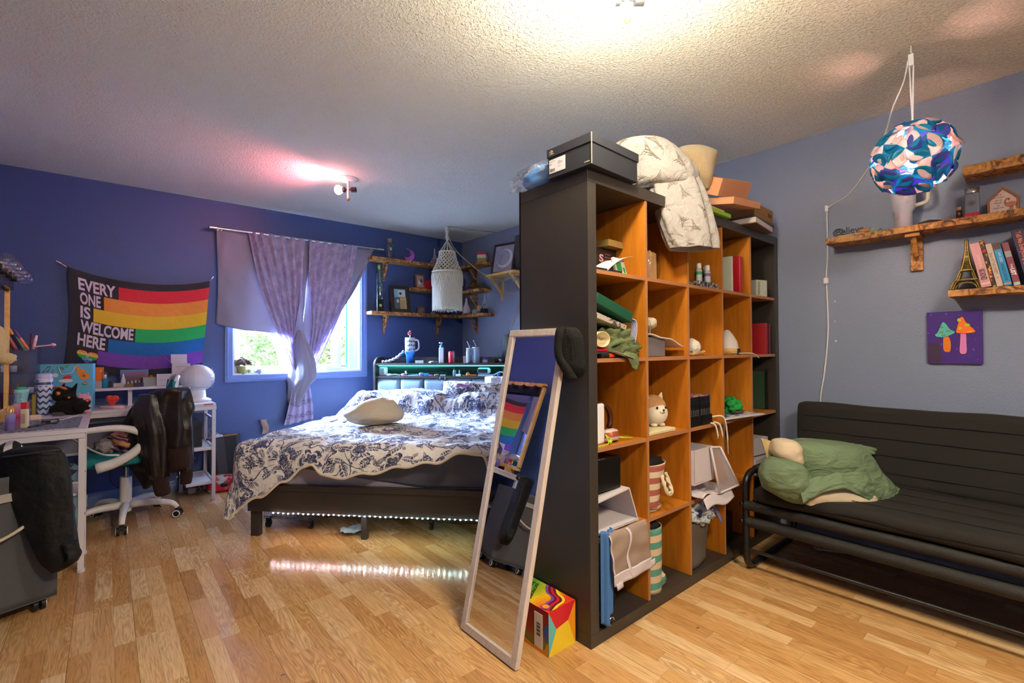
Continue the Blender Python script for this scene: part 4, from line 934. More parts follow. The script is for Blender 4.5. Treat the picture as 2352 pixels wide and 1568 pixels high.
# gift bag
g0 = Vector((-3.60, -.32, DZ)); GM = frame(g0, (1, -.14, 0), (0, 0, 1))
t = thing('gift_bag', 'sky blue gift bag with music notes and a guitar standing on the desk', 'gift bag', M=T(g0))
mb = MB().bb((0, 0, -.09), (.265, .318, 0), M=GM); part('bag_body', mb, plain('62b9dd', .45), t)
gp = plane(GM, .0015)
mb = MB(); f3 = lambda poly, z, mi: mb.add([GM @ Vector((x, y, z)) for x, y in poly], [list(range(len(poly)))], mi)
f3(circ(.205, .26, .021, 18, .024), .002, 0); f3(circ(.222, .232, .027, 18, .022), .002, 0); f3([(.19, .272), (.20, .282), (.178, .31), (.168, .30)], .002, 0); f3(circ(.221, .235, .008, 12), .003, 1)
part('guitar_print', mb, [plain('ee8a2c', .6), plain('8a4630', .6)], t)
mb = MB()
for a, b in (((.02, .27), (.035, .30)), ((.04, .273), (.052, .303))):
    mb.tube([GM @ Vector((*a, .002)), GM @ Vector((*b, .002))], .0016, 4, 0); f3(circ(a[0]-.004, a[1]-.002, .006, 10, .004), .002, 0)
mb.tube([GM @ Vector((.035, .30, .002)), GM @ Vector((.052, .303, .002))], .003, 4, 0)
mb.tube([GM @ Vector((.058, .255, .002)), GM @ Vector((.062, .283, .002)), GM @ Vector((.072, .272, .002))], .0016, 4, 1); f3(circ(.053, .254, .006, 10, .004), .002, 1)
part('music_note_print', mb, [plain('8c3560', .6), plain('e8923c', .6)], t)
mb = MB(); f3([(.082, .305), (.092, .298), (.10, .302), (.108, .296), (.115, .30), (.112, .288), (.10, .284), (.09, .288)], .002, 0); f3([(.12, .302), (.13, .292), (.137, .298), (.146, .312), (.132, .310), (.124, .308)], .002, 0); f3(circ(.114, .284, .005, 10), .003, 1)
f3([(.218, .20), (.238, .19), (.232, .18), (.22, .19)], .002, 1); f3(circ(.224, .18, .016, 14, .01), .003, 0)
f3([(.215, .18), (.222, .195), (.228, .187), (.236, .193), (.236, .178)], .004, 2)
part('holly_print', mb, [plain('2f9a54', .6), plain('d02c3c', .6), plain('e58aa8', .6)], t)
mb = MB(); f3([(.10, .20), (.118, .235), (.15, .242), (.16, .225), (.13, .21)], .002, 0); f3(circ(.128, .205, .036, 18, .012), .003, 1); f3(circ(.076, .243, .014, 14), .003, 1)
part('hat_print', mb, [plain('d33545', .6), plain('e9e6ee', .6)], t)
mb = MB(); mb.tube(smooth([GM @ Vector((.09, .30, .004)), GM @ Vector((.105, .255, .012)), GM @ Vector((.125, .25, .014)), GM @ Vector((.16, .26, .014)), GM @ Vector((.175, .30, .004))], 20), .0025, 6); part('cord_handle', mb, M_wp, t)
# plush toys
def plush_eye(t, c, r): part('eye', MB().ball(c, r, n=12), mat('glossy_dark_eye', (.01, .01, .01), .1), t)
M_bfur = mat('black_plush', hx('0f0f11'), 1, bump=lambda: noi(coord(), 220, 3), bd=.004)
c = D(164, 951)+Vector((0, -.01, .001))
t = thing('black_plush_cat', 'black plush cat with an orange headband lying beside the flask', 'plush toy', c)
mb = MB(); F = -Vector((FW.x, FW.y, 0)).normalized()
mb.ball(c+RT*.01+Vector((0, 0, .05)), (.085, .055, .055), amp=.25, n=28); mb.ball(c+RT*.075+Vector((0, 0, .055))+F*.02, (.035, .03, .032), amp=.2); mb.ball(c-RT*.05+Vector((0, 0, .035))+F*.04, (.04, .035, .033), amp=.2)
part('body', mb, M_bfur, t)
hd = c-RT*.045+Vector((0, 0, .125)); mb = MB().ball(hd, (.058, .048, .052), amp=.15, n=28); mb.ball(hd+RT*.05+Vector((0, 0, -.018))+F*.02, (.03, .028, .022), amp=.15); part('head', mb, M_bfur, t)
for s in (-.02, .06):
    mb = MB().cyl(hd+RT*s+Vector((0, 0, .035)), hd+RT*(s+.02)+Vector((0, 0, .072)), .014, .003, 10); part('ear', mb, M_bfur, t)
mb = MB().tube([hd-RT*.05+Vector((0, 0, .045))+F*.02, hd+Vector((0, 0, .052))+F*.03, hd+RT*.04+Vector((0, 0, .038))+F*.03], .008, 8); part('headband', mb, plain('c96a3c', .8), t)
plush_eye(t, hd+F*.046+RT*.002+Vector((0, 0, .012)), .011); part('eye_ring', MB().ball(hd+F*.043+RT*.002+Vector((0, 0, .012)), .014, n=12), plain('c47a3a', .5), t); part('nose', MB().ball(hd+RT*.066+F*.04+Vector((0, 0, -.014)), .007, n=10), plain('e0803c', .6), t)
c = D(192, 949)+Vector((0, 0, .001)); t = thing('pink_plush_cat', 'small pink and white plush cat with red heart tag on the desk', 'plush toy', c)
M_pk = mat('pink_plush', hx('e39ab6'), 1, bump=lambda: noi(coord(), 260, 3), bd=.004, sheen=.4); M_pw = mat('white_plush', hx('e6d6de'), 1, bump=lambda: noi(coord(), 260, 3), bd=.004)
mb = MB().ball(c+Vector((0, 0, .035)), (.03, .028, .038), amp=.1); mb.ball(c+RT*.028+Vector((0, 0, .045)), (.018, .012, .011)); mb.ball(c-RT*.025+Vector((0, 0, .012)), (.018, .02, .012)); mb.ball(c+RT*.025+Vector((0, 0, .012)), (.018, .02, .012)); part('body', mb, M_pk, t)
part('belly', MB().ball(c+F*.014+Vector((0, 0, .035)), (.018, .018, .03)), M_pw, t)
h = c+Vector((0, 0, .092)); part('head', MB().ball(h, (.038, .034, .033), amp=.1, n=24), M_pk, t); part('muzzle', MB().ball(h+F*.024+Vector((0, 0, -.012)), (.018, .014, .013)), M_pw, t)
for s in (-1, 1):
    part('ear', MB().cyl(h+RT*.022*s+Vector((0, 0, .02)), h+RT*.03*s+Vector((0, 0, .044)), .012, .002, 10), M_pk, t); plush_eye(t, h+F*.030+RT*.014*s+Vector((0, 0, .003)), .007)
mb = MB(); hm = frame(h+RT*.045+F*.02+Vector((0, 0, -.008)), RT, (0, 0, 1)); mb.prism([(x*.014, y*.014) for x, y in hp], .002, hm); text(mb, 'ty', plane(hm, .0035), -.009, -.006, .018, .012, 1, bold=.03); part('heart_tag', mb, [plain('d0202c', .4), plain('e9e9e9', .5)], t)
mb = MB().box((0, 0, .012), (.05, .03, .024), M=T(D(134, 955)) @ Rz(-.5)); solo('small_dark_box', mb, plain('4a4a58', .5), 'small dark grey box in front of the black plush cat', 'box', loc=D(134, 955))
# valentine ornament (heart on a base)
c = D(258, 938); t = thing('valentine_ornament', 'pink oval base with a red heart on the desk, reading Be My Valentine', 'ornament', c)
part('base', MB().lathe([(0, 0), (1, 0), (1, .010), (.93, .020), (0, .020)], M=T(c) @ Rz(-YAW) @ Matrix.Diagonal((.085, .04, 1, 1)), n=40), plain('e6bccb', .4), t)
hm = frame(c+Vector((0, 0, .062)), RT, (0, 0, 1))
mb = MB()
for k in range(7):
    z = (k-3)*.008; s = .044*sqrt(max(.05, 1-(z/.03)**2)); s2 = .044*sqrt(max(.05, 1-((z+.008)/.03)**2))
    mb.add([hm @ Vector((x*s, y*s, z)) for x, y in hp]+[hm @ Vector((x*s2, y*s2, z+.008)) for x, y in hp], [(i, (i+1) % 72, 72+(i+1) % 72, 72+i) for i in range(72)]+[list(range(72))[::-1], list(range(72, 144))], 0, False)
part('heart', mb, plain('e2402c', .35), t)
mb = MB(); bm = frame(c-FW*.0415+Vector((0, 0, .004)), RT, (0, 0, 1)); text(mb, 'Be My Valentine', plane(bm, .004), -.05, .0, .10, .013, shear=.3); part('lettering', mb, plain('3a2a34', .6), t)
# on the riser
RZ = .881
def R_(px, py=883, y=-.16): q = P(px, py, 'y', y); return Vector((q.x, y, RZ))
def tubebox(name, lab, cat, px, w_, d_, h, col, rough=.5, y=-.16, rz=0, extra=None, bevel=.003):
    c = R_(px, y=y); M = T(c) @ Rz(rz); t = thing(name, lab, cat, c); part('body', MB().box((0, 0, h/2), (w_, d_, h), M=M), plain(col, rough) if isinstance(col, str) else col, t, bevel=bevel)
    if extra: extra(t, M)
    return t
def ex(t, M):
    part('cap', MB().box((0, 0, .025), (.052, .023, .05), M=M), plain('a8a4ac', .5), t); part('patch', MB().box((.008, -.0108, .125), (.008, .001, .01), M=M), M_wp, t)
tubebox('cream_tube', 'orange sunscreen tube standing on its cap on the riser shelf', 'tube', 228, .05, .02, .15, 'e8741c', extra=ex)
def ex(t, M):
    part('cap', MB().lathe([(.021, .07), (.021, .115), (.019, .118), (0, .118)], M=M), M_acr, t); part('sprayer', MB().lathe([(.01, .07), (.01, .095), (0, .095)], M=M), M_wp, t)
c = R_(241); t = thing('blue_mist_bottle', 'small bright blue mist bottle with clear cap on the riser', 'bottle', c); part('bottle_body', MB().lathe([(0, 0), (.021, 0), (.021, .066), (.01, .07), (0, .07)], M=T(c)), mat('blue_liquid', hx('2e9fd0'), .1, trans=.3), t); ex(t, T(c))
tubebox('black_vial', 'short black box right of the blue mist bottle', 'box', 252, .022, .02, .045, '16161a')
tubebox('patterned_box', 'small cream patterned box on the riser behind the heart', 'box', 270, .05, .04, .03, 'bcb6b0')
mb = MB(); c = R_(283); mb.lathe([(0, 0), (.016, 0), (.014, .05), (.009, .07), (.003, .10), (0, .10)], M=T(c)); solo('white_spire', mb, plain('d6d6de', .5), 'white tapering church-shaped figurine on the riser', 'figurine', loc=c)
c = R_(305, y=-.10); CM = frame(c+Vector((-.075, 0, .0)), (1, 0, 0), (0, 0, 1)); t = thing('postcard', 'blue city postcard reading LONDON leaning on the riser', 'postcard', c)
part('card', MB().bb((0, 0, -.002), (.17, .125, 0), M=CM), mat('postcard_print', rough=.4, fn=lambda: mixc((sep(coord('UV'))[1]*14).mn(1), hx('6b4a58'), hx('4a8fd0'))), t)
mb = MB(); text(mb, 'LONDON', plane(CM, .001), .03, .085, .12, .022, 0, bold=.02)
for i in range(14): h = .02+.025*random.random(); mb.bb((.01+i*.0112, .012, .0), (.018+i*.0112, .012+h, .0012), 1 if i % 2 else 2, M=CM)
part('print', mb, [plain('b8305c', .5), plain('c9c4cc', .5), plain('3b4a78', .5)], t)
mb = MB().box((0, 0, .012), (.05, .03, .024), M=T(R_(298, y=-.2))); solo('gold_trinket', mb, plain('7b6440', .4), 'small brown and gold box in front of the postcard', 'box', loc=R_(298, y=-.2))
mb = MB().box((0, 0, .014), (.06, .03, .028), M=T(R_(318, y=-.21))); solo('purple_box', mb, plain('2c2348', .5), 'dark purple box in front of the postcard', 'box', loc=R_(318, y=-.21))
c = R_(347); t = thing('glass_trinket_box', 'glass jewellery box with a copper lid on the riser', 'jewellery box', c)
mb = MB(); box_walls(mb, -.05, .05, -.03, .03, 0, .06, .003, M=T(c)); part('glass_body', mb, mat('silver_glass', (.7, .75, .8), .12, metal=.3, trans=.4, ior=1.2), t); part('lid', MB().box((0, 0, .064), (.108, .066, .008), M=T(c)), plain('b98a5c', .3, metal=.6), t, bevel=.002); part('knob', MB().ball(c+Vector((0, 0, .074)), (.012, .006, .007)), plain('b98a5c', .3), t)
# boutique box and phone box
c = Vector((P(415, 880, 'y', -.12).x, -.12, RZ)); M = T(c); t = thing('open_carton', 'tall white open carton lettered BOUTIQUE behind the fan', 'carton', c)
mb = MB(); box_walls(mb, -.06, .06, -.04, .04, 0, .165, .002, M=M); part('carton_body', mb, plain('d4cfe2', .5), t)
mb = MB(); mb.box((-.006, .03, .205), (.108, .002, .08), M=M @ T((0, .01, 0)) @ Rx(-.12)); mb.add([M @ Vector(q) for q in ((-.06, -.04, .165), (-.06, .04, .165), (-.11, .02, .24))], [(0, 1, 2)]); part('flap', mb, plain('d4cfe2', .5), t)
mb = MB(); fm2 = frame(c+Vector((0, -.0405, 0)), (1, 0, 0), (0, 0, 1)); text(mb, 'BOUTIQUE', plane(fm2, .0008), -.032, .135, .075, .011); 
for i in range(28): a = i*.23; mb.bb((0, 0, 0), (.004, .0012, .0008), M=fm2 @ T((.01+.035*cos(a), .075+.035*sin(a), 0)) @ Rz(a+1.57))
for i in range(14): mb.ball(fm2 @ Vector((.022+.02*random.random(), .04+.03*random.random(), 0)), .004, n=6, mi=1+i % 3)
part('print', mb, [plain('8a86a0', .5), plain('8a3f9c', .5), plain('e0a43c', .5), plain('3f8f4c', .5)], t)
c = Vector((-2.90, -.20, RZ)); t = thing('phone_box', 'flat white device box standing in front of the carton', 'box', c); part('box_body', MB().box((0, 0, .045), (.145, .03, .09), M=T(c)), plain('c2bdd2', .5), t, bevel=.002)
mb = MB(); fm2 = frame(c+Vector((0, -.0155, 0)), (1, 0, 0), (0, 0, 1)); mb.tube([fm2 @ Vector(q) for q in ((.005, .01, 0), (.005, .06, 0), (.013, .075, 0), (.021, .06, 0), (.021, .01, 0))], .0008, 4); mb.bb((-.06, .04, 0), (-.02, .042, .0008), M=fm2); part('print', mb, plain('6b6880', .5), t)
mb = MB().ball((P(402, 893, 'y', -.3).x, -.27, DZ+.10), (.05, .03, .02)); 
# fan
c = Vector((-2.715, -.24, DZ+.001)); t = thing('globe_fan', 'round white globe fan on a pedestal at the right end of the desk', 'fan', c)
part('base', MB().lathe([(0, 0), (.095, 0), (.098, .012), (.075, .026), (.062, .03), (.058, .085), (.05, .10), (0, .10)], M=T(c), n=40), M_wp, t)
gc = c+Vector((.0, 0, .185)); part('globe', MB().ball(gc, (.118, .118, .108), n=48), mat('fan_white', rough=.3, fn=lambda: mixc(((sep(coord())[2]*520).sn().gt(.2))*(sep(coord())[0].lt(-.03))*(sep(coord())[0].gt(-.075))*.5, hx('e2dfec'), hx('a7a3bb'))), t)
mb = MB()
for i in range(16):
    a = i*2*pi/16; ax = frame(gc, (.2, .98, 0), (0, 0, 1)); q = ax @ Vector((0, 0, .11))
    mb.tube([ax @ Vector((.03*cos(a), .03*sin(a), .118)), ax @ Vector((.08*cos(a+.4), .08*sin(a+.4), .098))], .0018, 4)
part('grille', mb, plain('8f98b4', .4), t)
mb = MB().lathe([(.0895, -.075), (.0925, -.072), (.0945, -.068)], M=T(gc), n=48); part('seam_ring', mb, plain('bdb8cc', .4), t)
# black speaker on the lower shelf
mb = MB().bb((-2.79, -.40, .410), (-2.70, -.12, .60)); solo('black_speaker', mb, M_blk, 'black box standing on the lower right shelf of the desk', 'box', loc=(-2.745, -.26, .41), bevel=.004)
# clutter below the desk
def soft(name, lab, cat, c, r, col, seed=1, amp=.4, fr=7, m=None, n=30, M=None):
    mb = MB().ball((0, 0, r[2]*.92), r, amp=amp, n=n, fr=fr, seed=seed)
    return solo(name, mb, m or mat('soft_'+col, hx(col), .9, bump=lambda: noi(coord(), 22, 3), bd=.02), lab, cat, M=(T(c) @ (M or Matrix())), local=True)
soft('clothes_bundle', 'dark bundle of clothes on the lower shelf at the near end of the left desk', 'clothes', (-3.55, -1.24, .41), (.16, .10, .08), '3a3440', 4)
soft('clothes_bundle', 'pale aqua plastic bundle behind the desk legs', 'bundle', (-3.42, -1.0, 0), (.07, .09, .24), '7fa6b0', 6)
soft('brown_throw', 'striped brown throw standing behind the near desk legs', 'blanket', (-3.44, -1.24, .15), (.05, .09, .12), '6f5f50', 9)
mb = MB().tube(smooth([(-3.6, -.3, .70), (-3.45, -.55, .60), (-3.30, -.85, .52), (-3.2, -.9, .5)], 20), .006, 8); solo('white_strap', mb, M_wp, 'white cord hanging diagonally under the left desk', 'cord', loc=(-3.6, -.3, .70))
# floor cables by the desk
z = .005; pts = [P(*q, 'z', z) for q in ((407, 1098), (400, 1118), (425, 1128), (450, 1122), (464, 1112))]
pts[0].z = .16; pts[0] = P(407, 1094, 'y', -.25); mb = MB().tube(smooth(pts, 30), .004, 7); solo('power_cable', mb, M_wp, 'white power cable on the floor below the jacket', 'cable', loc=pts[1])
mb = MB().tube(smooth([Vector((-3.2, -.06, .42)), Vector((-3.24, -.1, .2)), Vector((-3.15, -.1, .08)), Vector((-3.14, -.12, .012))], 24), .005, 7); solo('black_power_cord', mb, M_blk, 'black cord hanging down the wall behind the chair', 'cord', loc=(-3.14, -.12, 0))
c = Vector((-2.735, -.13, 0)); mb = MB().box((0, 0, .02), (.05, .04, .04), M=T(c)); mb.tube(smooth([c+Vector((0, 0, .04)), c+Vector((-.04, 0, .15)), c+Vector((0, .03, .17)), c+Vector((.06, -.03, .02))], 20), .004, 6); solo('power_adapter', mb, M_wp, 'white plug adapter with looped cable by the right desk legs', 'adapter', loc=c)
mb = MB().tube(smooth([Vector((-2.9, -.06, .36)), Vector((-2.8, -.07, .30)), Vector((-2.7, -.06, .26))], 10), .006, 6); solo('power_cable', mb, plain('b9b49c', .5), 'cream cord slung behind the right desk legs', 'cord', loc=(-2.8, -.07, .3))
# ---------------------------------------------------------------- office chair
c0 = Vector((-3.16, -.60, 0)); t = thing('office_chair', 'white swivel office chair with teal seat at the desk', 'chair', c0)
part('column', MB().cyl(c0+Vector((0, 0, .07)), c0+Vector((0, 0, .30)), .033), M_wp, t); part('gas_lift', MB().cyl(c0+Vector((0, 0, .30)), c0+Vector((0, 0, .40)), .014), M_chrome, t)
mb = MB().box((-.02, 0, .395), (.22, .12, .04), M=T(c0)); mb.box((.1, -.14, .38), (.08, .03, .05), M=T(c0)); part('tilt_mechanism', mb, M_blk, t, bevel=.006)
for k in range(5):
    a = math.radians(-95+72*k); d = Vector((cos(a), sin(a), 0)); e = c0+d*.30
    pts = smooth([c0+d*.03+Vector((0, 0, .115)), c0+d*.15+Vector((0, 0, .118)), c0+d*.26+Vector((0, 0, .10)), e+Vector((0, 0, .065))], 14)
    part('base_arm', MB().tube(pts, lambda u: .026-.011*u, 10), M_wp, t)
    cs = MB(); q = d.cross(Vector((0, 0, 1)))
    for s in (-1, 1): cs.cyl(e+q*s*.011+Vector((0, 0, .027)), e+q*s*.026+Vector((0, 0, .027)), .027, n=20)
    cs.cyl(e+Vector((0, 0, .03)), e+Vector((0, 0, .065)), .012); cs.box((0, 0, .045), (.03, .03, .02), M=T(e))
    ca = part('caster', cs, M_blk, t)
    rg = MB()
    for s in (-1, 1): cc_ = e+q*s*.027+Vector((0, 0, .027)); rg.tube([cc_+d*(.021*cos(i*.35))+Vector((0, 0, .021*sin(i*.35))) for i in range(18)], .0035, 6, closed=True)
    part('caster_ring', rg, M_wp, ca)
M_teal = mat('teal_mesh_fabric', hx('1c8b9a'), .8, bump=lambda: (sep(coord())[0]*900).sn()*(sep(coord())[1]*900).sn(), bd=.001)
mb = MB(); rbox(mb, -.24, .22, -.235, .235, .415, .485, .033, .004, 20, M=None) if False else rbox(mb, -.24, .22, -.235, .235, .415, .485, .033, .004, 20)
q = MB(); q.merge(mb, T(c0)); part('seat', q, M_teal, t)
for s in (-1, 1):
    y = .265*s
    pts = [c0+Vector(p_) for p_ in ((-.15, y, .428), (-.06, y, .45), (.03, y, .50), (.095, y, .575), (.10, y, .61))]
    part('arm_frame', MB().tube(smooth(pts, 16), lambda u: .022+.012*(1-u), 10), M_wp, t)
    pts = [c0+Vector(p_) for p_ in ((-.28, y, .655), (-.1, y, .668), (.0, y, .655), (.07, y, .62), (.10, y, .56))]
    a_ = part('armrest', MB().tube(smooth(pts, 20), lambda u: .018+.008*u, 10), M_wp, t)
mb = MB().grid(lambda u, v: c0+Vector((.235+.05*v-.05*(2*u-1)**2*.8, (u-.5)*.44*(1-.15*v), .50+.44*v)), 16, 16); part('backrest', mb, M_teal, t, solid=.015)
mb = MB().tube(smooth([c0+Vector((.24, -.22, .52)), c0+Vector((.235, -.21, .75)), c0+Vector((.26, -.15, .94)), c0+Vector((.285, 0, .965)), c0+Vector((.26, .15, .94)), c0+Vector((.235, .21, .75)), c0+Vector((.24, .22, .52))], 30), .014, 8); part('back_frame', mb, M_wp, t)
mb = MB().tube([c0+Vector((.02, 0, .40)), c0+Vector((.2, 0, .41)), c0+Vector((.27, 0, .5)), c0+Vector((.285, 0, .6))], .02, 8); part('back_support', mb, M_wp, t)
# clothes on the seat
def f_stripe(a, b, c, k=300):
    def f():
        x, y, z = sep(coord()); s = ((x*.6+z+y*.4)*k).sn(); s2 = ((x*.6+z+y*.4)*k*.37+1).sn(); return mixc(s2.gt(.4), mixc(s.gt(.1), hx(a), hx(b)), hx(c))
    return f
soft('striped_knit', 'pink striped knitted top bundled on the chair seat', 'knitwear', c0+Vector((.02, -.1, .487)), (.11, .09, .075), 'c97a8a', 3, .5, 9, mat('pink_stripe_knit', rough=.9, fn=f_stripe('c77a8c', '3a3a52', 'd8a05c', 260)))
soft('pink_towel', 'pink and green striped towel on top of the chair clothes', 'towel', c0+Vector((.09, .05, .60)), (.07, .09, .06), 'e07a92', 5, .4, 8, mat('pink_towel_cloth', rough=.9, fn=f_stripe('e78a9c', 'd9667c', '8fb84c', 190)))
soft('fluffy_collar', 'grey-white fluffy scarf beside the striped knit on the chair', 'scarf', c0+Vector((-.10, -.08, .487)), (.06, .07, .05), 'b7aeb8', 8, .4, 9, mat('grey_fluff', hx('a9a2ac'), 1, bump=lambda: noi(coord(), 120, 3), bd=.01))
# ---------------------------------------------------------------- leather jacket over the chair back
M_lea = mat('brown_black_leather', hx('241b1b'), .30, bump=lambda: noi(coord(), 9, 3)+noi(coord(), 260, 2)*.08, bd=.009, spec=.6)
M_rib = mat('brown_rib_knit', hx('3a2422'), .9, bump=lambda: (sep(coord())[0]*900).sn(), bd=.002)
jr = c0+Vector((.31, -.05, .8)); jr = c0+Vector((.22, -.28, .8))
t = thing('leather_jacket', 'dark brown leather bomber jacket hung over the office chair back', 'jacket', jr)
rf = lambda s, k=9, a=.07: (lambda an, v: (a*1.3*sin(an*k+v*3+s)+a*.6*sin(an*17-v*4+s))*min(1, v*2.5+.15)+.09*nz(an*1.2+s, v*4)+.05*nz(an*2, v*14, s))
part('jacket_body', sil([(889, 402, 426, .5), (893, 372, 431), (905, 340, 433), (925, 320, 434), (955, 302, 436), (990, 290, 437), (1020, 284, 437, .9), (1045, 288, 432, .9), (1065, 300, 400, .8), (1080, 308, 380, .6)], jr, .085, rip=rf(0)), M_lea, t)
part('sleeve', sil([(905, 322, 362, .8), (950, 306, 376), (1000, 318, 384), (1050, 332, 386), (1085, 342, 386, .9), (1100, 350, 383, .7)], jr-FW*.07, .055, rip=rf(2, 6, .06)), M_lea, t)
part('front_flap', sil([(900, 375, 400, .5), (960, 296, 330, .6), (1000, 284, 318, .6), (1040, 286, 325, .6), (1080, 303, 342, .6), (1105, 320, 352, .5), (1122, 330, 340, .4)], jr-FW*.03, .03, rip=rf(5, 5, .05)), M_lea, t)
part('sleeve', sil([(900, 418, 430, .6), (950, 408, 436), (1000, 404, 439), (1050, 408, 441), (1080, 414, 442, .8)], jr+FW*.02, .045, rip=rf(3, 5, .06)), M_lea, t)
part('cuff', sil([(1094, 349, 384), (1115, 354, 387), (1132, 359, 389), (1138, 362, 380, .6)], jr-FW*.07, .04, rip=lambda a, v: .02*sin(a*20)), M_rib, t)
part('cuff', sil([(1076, 416, 442), (1095, 416, 441), (1110, 415, 438, .8)], jr+FW*.02, .03, rip=lambda a, v: .02*sin(a*20)), M_rib, t)
part('waistband', sil([(1028, 385, 434), (1050, 385, 437), (1070, 387, 432, .8), (1084, 388, 405, .5)], jr-FW*.035, .05, rip=lambda a, v: .025*sin(a*20)), M_rib, t)
# ---------------------------------------------------------------- laundry hamper with trousers draped over it
hm0 = P(130, 1363, 'z', .06); HR = math.radians(20); HM = T((hm0.x, hm0.y, 0)) @ Rz(HR)
t = thing('laundry_hamper', 'dark grey fabric rolling laundry hamper at the left front', 'hamper', M=HM)
M_ham = fabric('charcoal_canvas', hx('55565a'), 400, .001)
mb = MB()
for k in range(4):
    def fn(u, v, k=k):
        z = .06+.56*v; L = .34; Wd = .34; pts = [(-L, 0), (0, 0), (0, Wd), (-L, Wd), (-L, 0)]; a, b = pts[k], pts[k+1]
        x = a[0]+(b[0]-a[0])*u; y = a[1]+(b[1]-a[1])*u; n = (0, -1) if k == 0 else (1, 0) if k == 1 else (0, 1) if k == 2 else (-1, 0)
        e = sin(pi*u)*sin(pi*v)*(-.012)+.006*nz(u*4, v*4, k)*sin(pi*u); return (x+n[0]*e, y+n[1]*e, z)
    mb.grid(fn, 20, 20)
mb.bb((-.34, 0, .055), (0, .34, .062)); part('hamper_body', mb, M_ham, t, True, solid=.004)
part('band', MB().bb((-.34, -.006, .515), (-.08, -.003, .55)), plain('a9a3a0', .8), t, True); part('strap', MB().tube(smooth([(-.33, -.01, .5), (-.30, -.03, .40), (-.22, -.045, .365), (-.1, -.035, .42), (-.09, -.01, .5)], 30), .007, 8), plain('c9bda8', .8), t, True)
for x, y in ((-.05, .04), (-.29, .04), (-.05, .30), (-.29, .30)):
    mb = MB()
    for s in (-1, 1): mb.cyl((x+s*.006, y, .027), (x+s*.02, y, .027), .027)
    mb.cyl((x, y, .03), (x, y, .06), .01); cs = part('caster', mb, M_blk, t, True)
    part('caster_ring', MB().tube([(x+.021, y+.019*cos(i*.35), .027+.019*sin(i*.35)) for i in range(18)], .004, 6, closed=True), M_wp, cs, True)
M_trk = mat('black_jersey', hx('0e0e10'), .7, bump=lambda: noi(coord(), 11, 3), bd=.02)
gr = HM @ Vector((-.06, -.045, .5)); 
t = thing('black_sweatpants', 'black sweatpants folded over the corner of the laundry hamper', 'sweatpants', gr)
part('trouser_body', sil([(1024, 60, 112, .5), (1030, 30, 128, .9), (1045, 4, 142), (1075, -6, 152), (1110, 2, 160), (1150, 28, 164), (1200, 56, 168), (1250, 84, 172), (1280, 100, 173, .9), (1297, 112, 164, .7), (1308, 122, 146, .5)], gr, .06, rip=lambda a, v: .035*sin(a*6+v*4)+.05*nz(a, v*3, 4)), M_trk, t)
part('cuff', sil([(1245, 150, 172), (1262, 158, 176), (1276, 163, 180), (1288, 150, 176, .8)], gr-FW*.03, .03, rip=lambda a, v: .1*nz(a*2, v*5)), M_trk, t)
part('fold_line', MB().tube(smooth([PW(2, 1050, gr-FW*.062), PW(60, 1043, gr-FW*.068), PW(110, 1036, gr-FW*.066), PW(136, 1033, gr-FW*.05)], 20), .0035, 6), plain('3c3e44', .8), t)
mb = MB().box((0, 0, 0), (.10, .10, .05), M=T(PW(12, 1035, gr+FW*.05)) @ Rz(.3) @ Ry(-.5)); solo('striped_cloth', mb, mat('bw_stripe', rough=.8, fn=lambda: mixc((sep(coord())[0]*120).sn().gt(0), hx('17171a'), hx('d0ccd0'))), 'black and white striped cloth at the top of the laundry hamper', 'cloth', loc=PW(12, 1035, gr+FW*.05), bevel=.015)
# ---------------------------------------------------------------- paper bags by the wall
c = Vector((-2.50, -.15, .125)); t = thing('black_paper_bag', 'black paper carrier bag leaning by the wall right of the desk', 'paper bag', (c.x, c.y, .125))
BMt = T(c) @ Rz(-.42) @ Ry(-.10)
mb = MB(); box_walls(mb, -.10, .12, -.05, .07, 0, .31, .002, M=BMt); part('bag_body', mb, plain('24262c', .7), t)
mb = MB(); box_walls(mb, -.097, .117, -.047, .067, .25, .309, .002, M=BMt); part('bag_lining', mb, plain('b58a55', .8), t, label='kraft brown inside of the bag')
mb = MB(); mb.bb((-.04, -.0515, .005), (.03, -.0505, .30), M=BMt); part('creased_panel', mb, plain('41444c', .7), t)
for y in (-.045,): part('rope_handle', MB().tube(smooth([BMt @ Vector((-.03, y, .29)), BMt @ Vector((-.08, y, .37)), BMt @ Vector((-.06, y, .38)), BMt @ Vector((.03, y, .30))], 16), .003, 6), plain('a99c86', .7), t)
mb = MB().ball(BMt @ Vector((-.03, 0, .30)), (.035, .03, .03), amp=.5, seed=3); solo('tissue_paper', mb, plain('cfd5ea', .8), 'white tissue paper inside the black paper bag', 'tissue paper', loc=BMt @ Vector((-.03, 0, .27)))
def f_flow():
    v = coord(); n = noi(v, 11, 3, .6, dist=.8); k = sep(noi(v, 7, 2, out=1)); return mixc(n.gt(.46), ramp(k[0], [(.3, hx('3a8fb5')), (.45, hx('d8dfe4')), (.55, hx('2f6f3c')), (.7, hx('e3c34a'))]), mixc(noi(v, 40).gt(.55), hx('b5182c'), hx('d8465a')))
c = Vector((-2.50, -.17, 0)); t = thing('floral_shopping_bag', 'red floral shopping bag lying beneath the black paper bag', 'shopping bag', c)
mb = MB(); rbox(mb, -.13, .13, -.11, .11, 0, .125, .03, .008, 20, 9); q = MB(); q.merge(mb, T(c) @ Rz(-.1)); part('bag_body', q, mat('poppy_print', rough=.4, fn=f_flow), t)
part('black_poppy_center', MB().ball(c+Vector((-.03, -.108, .06)), (.03, .006, .018)), M_blk, t)
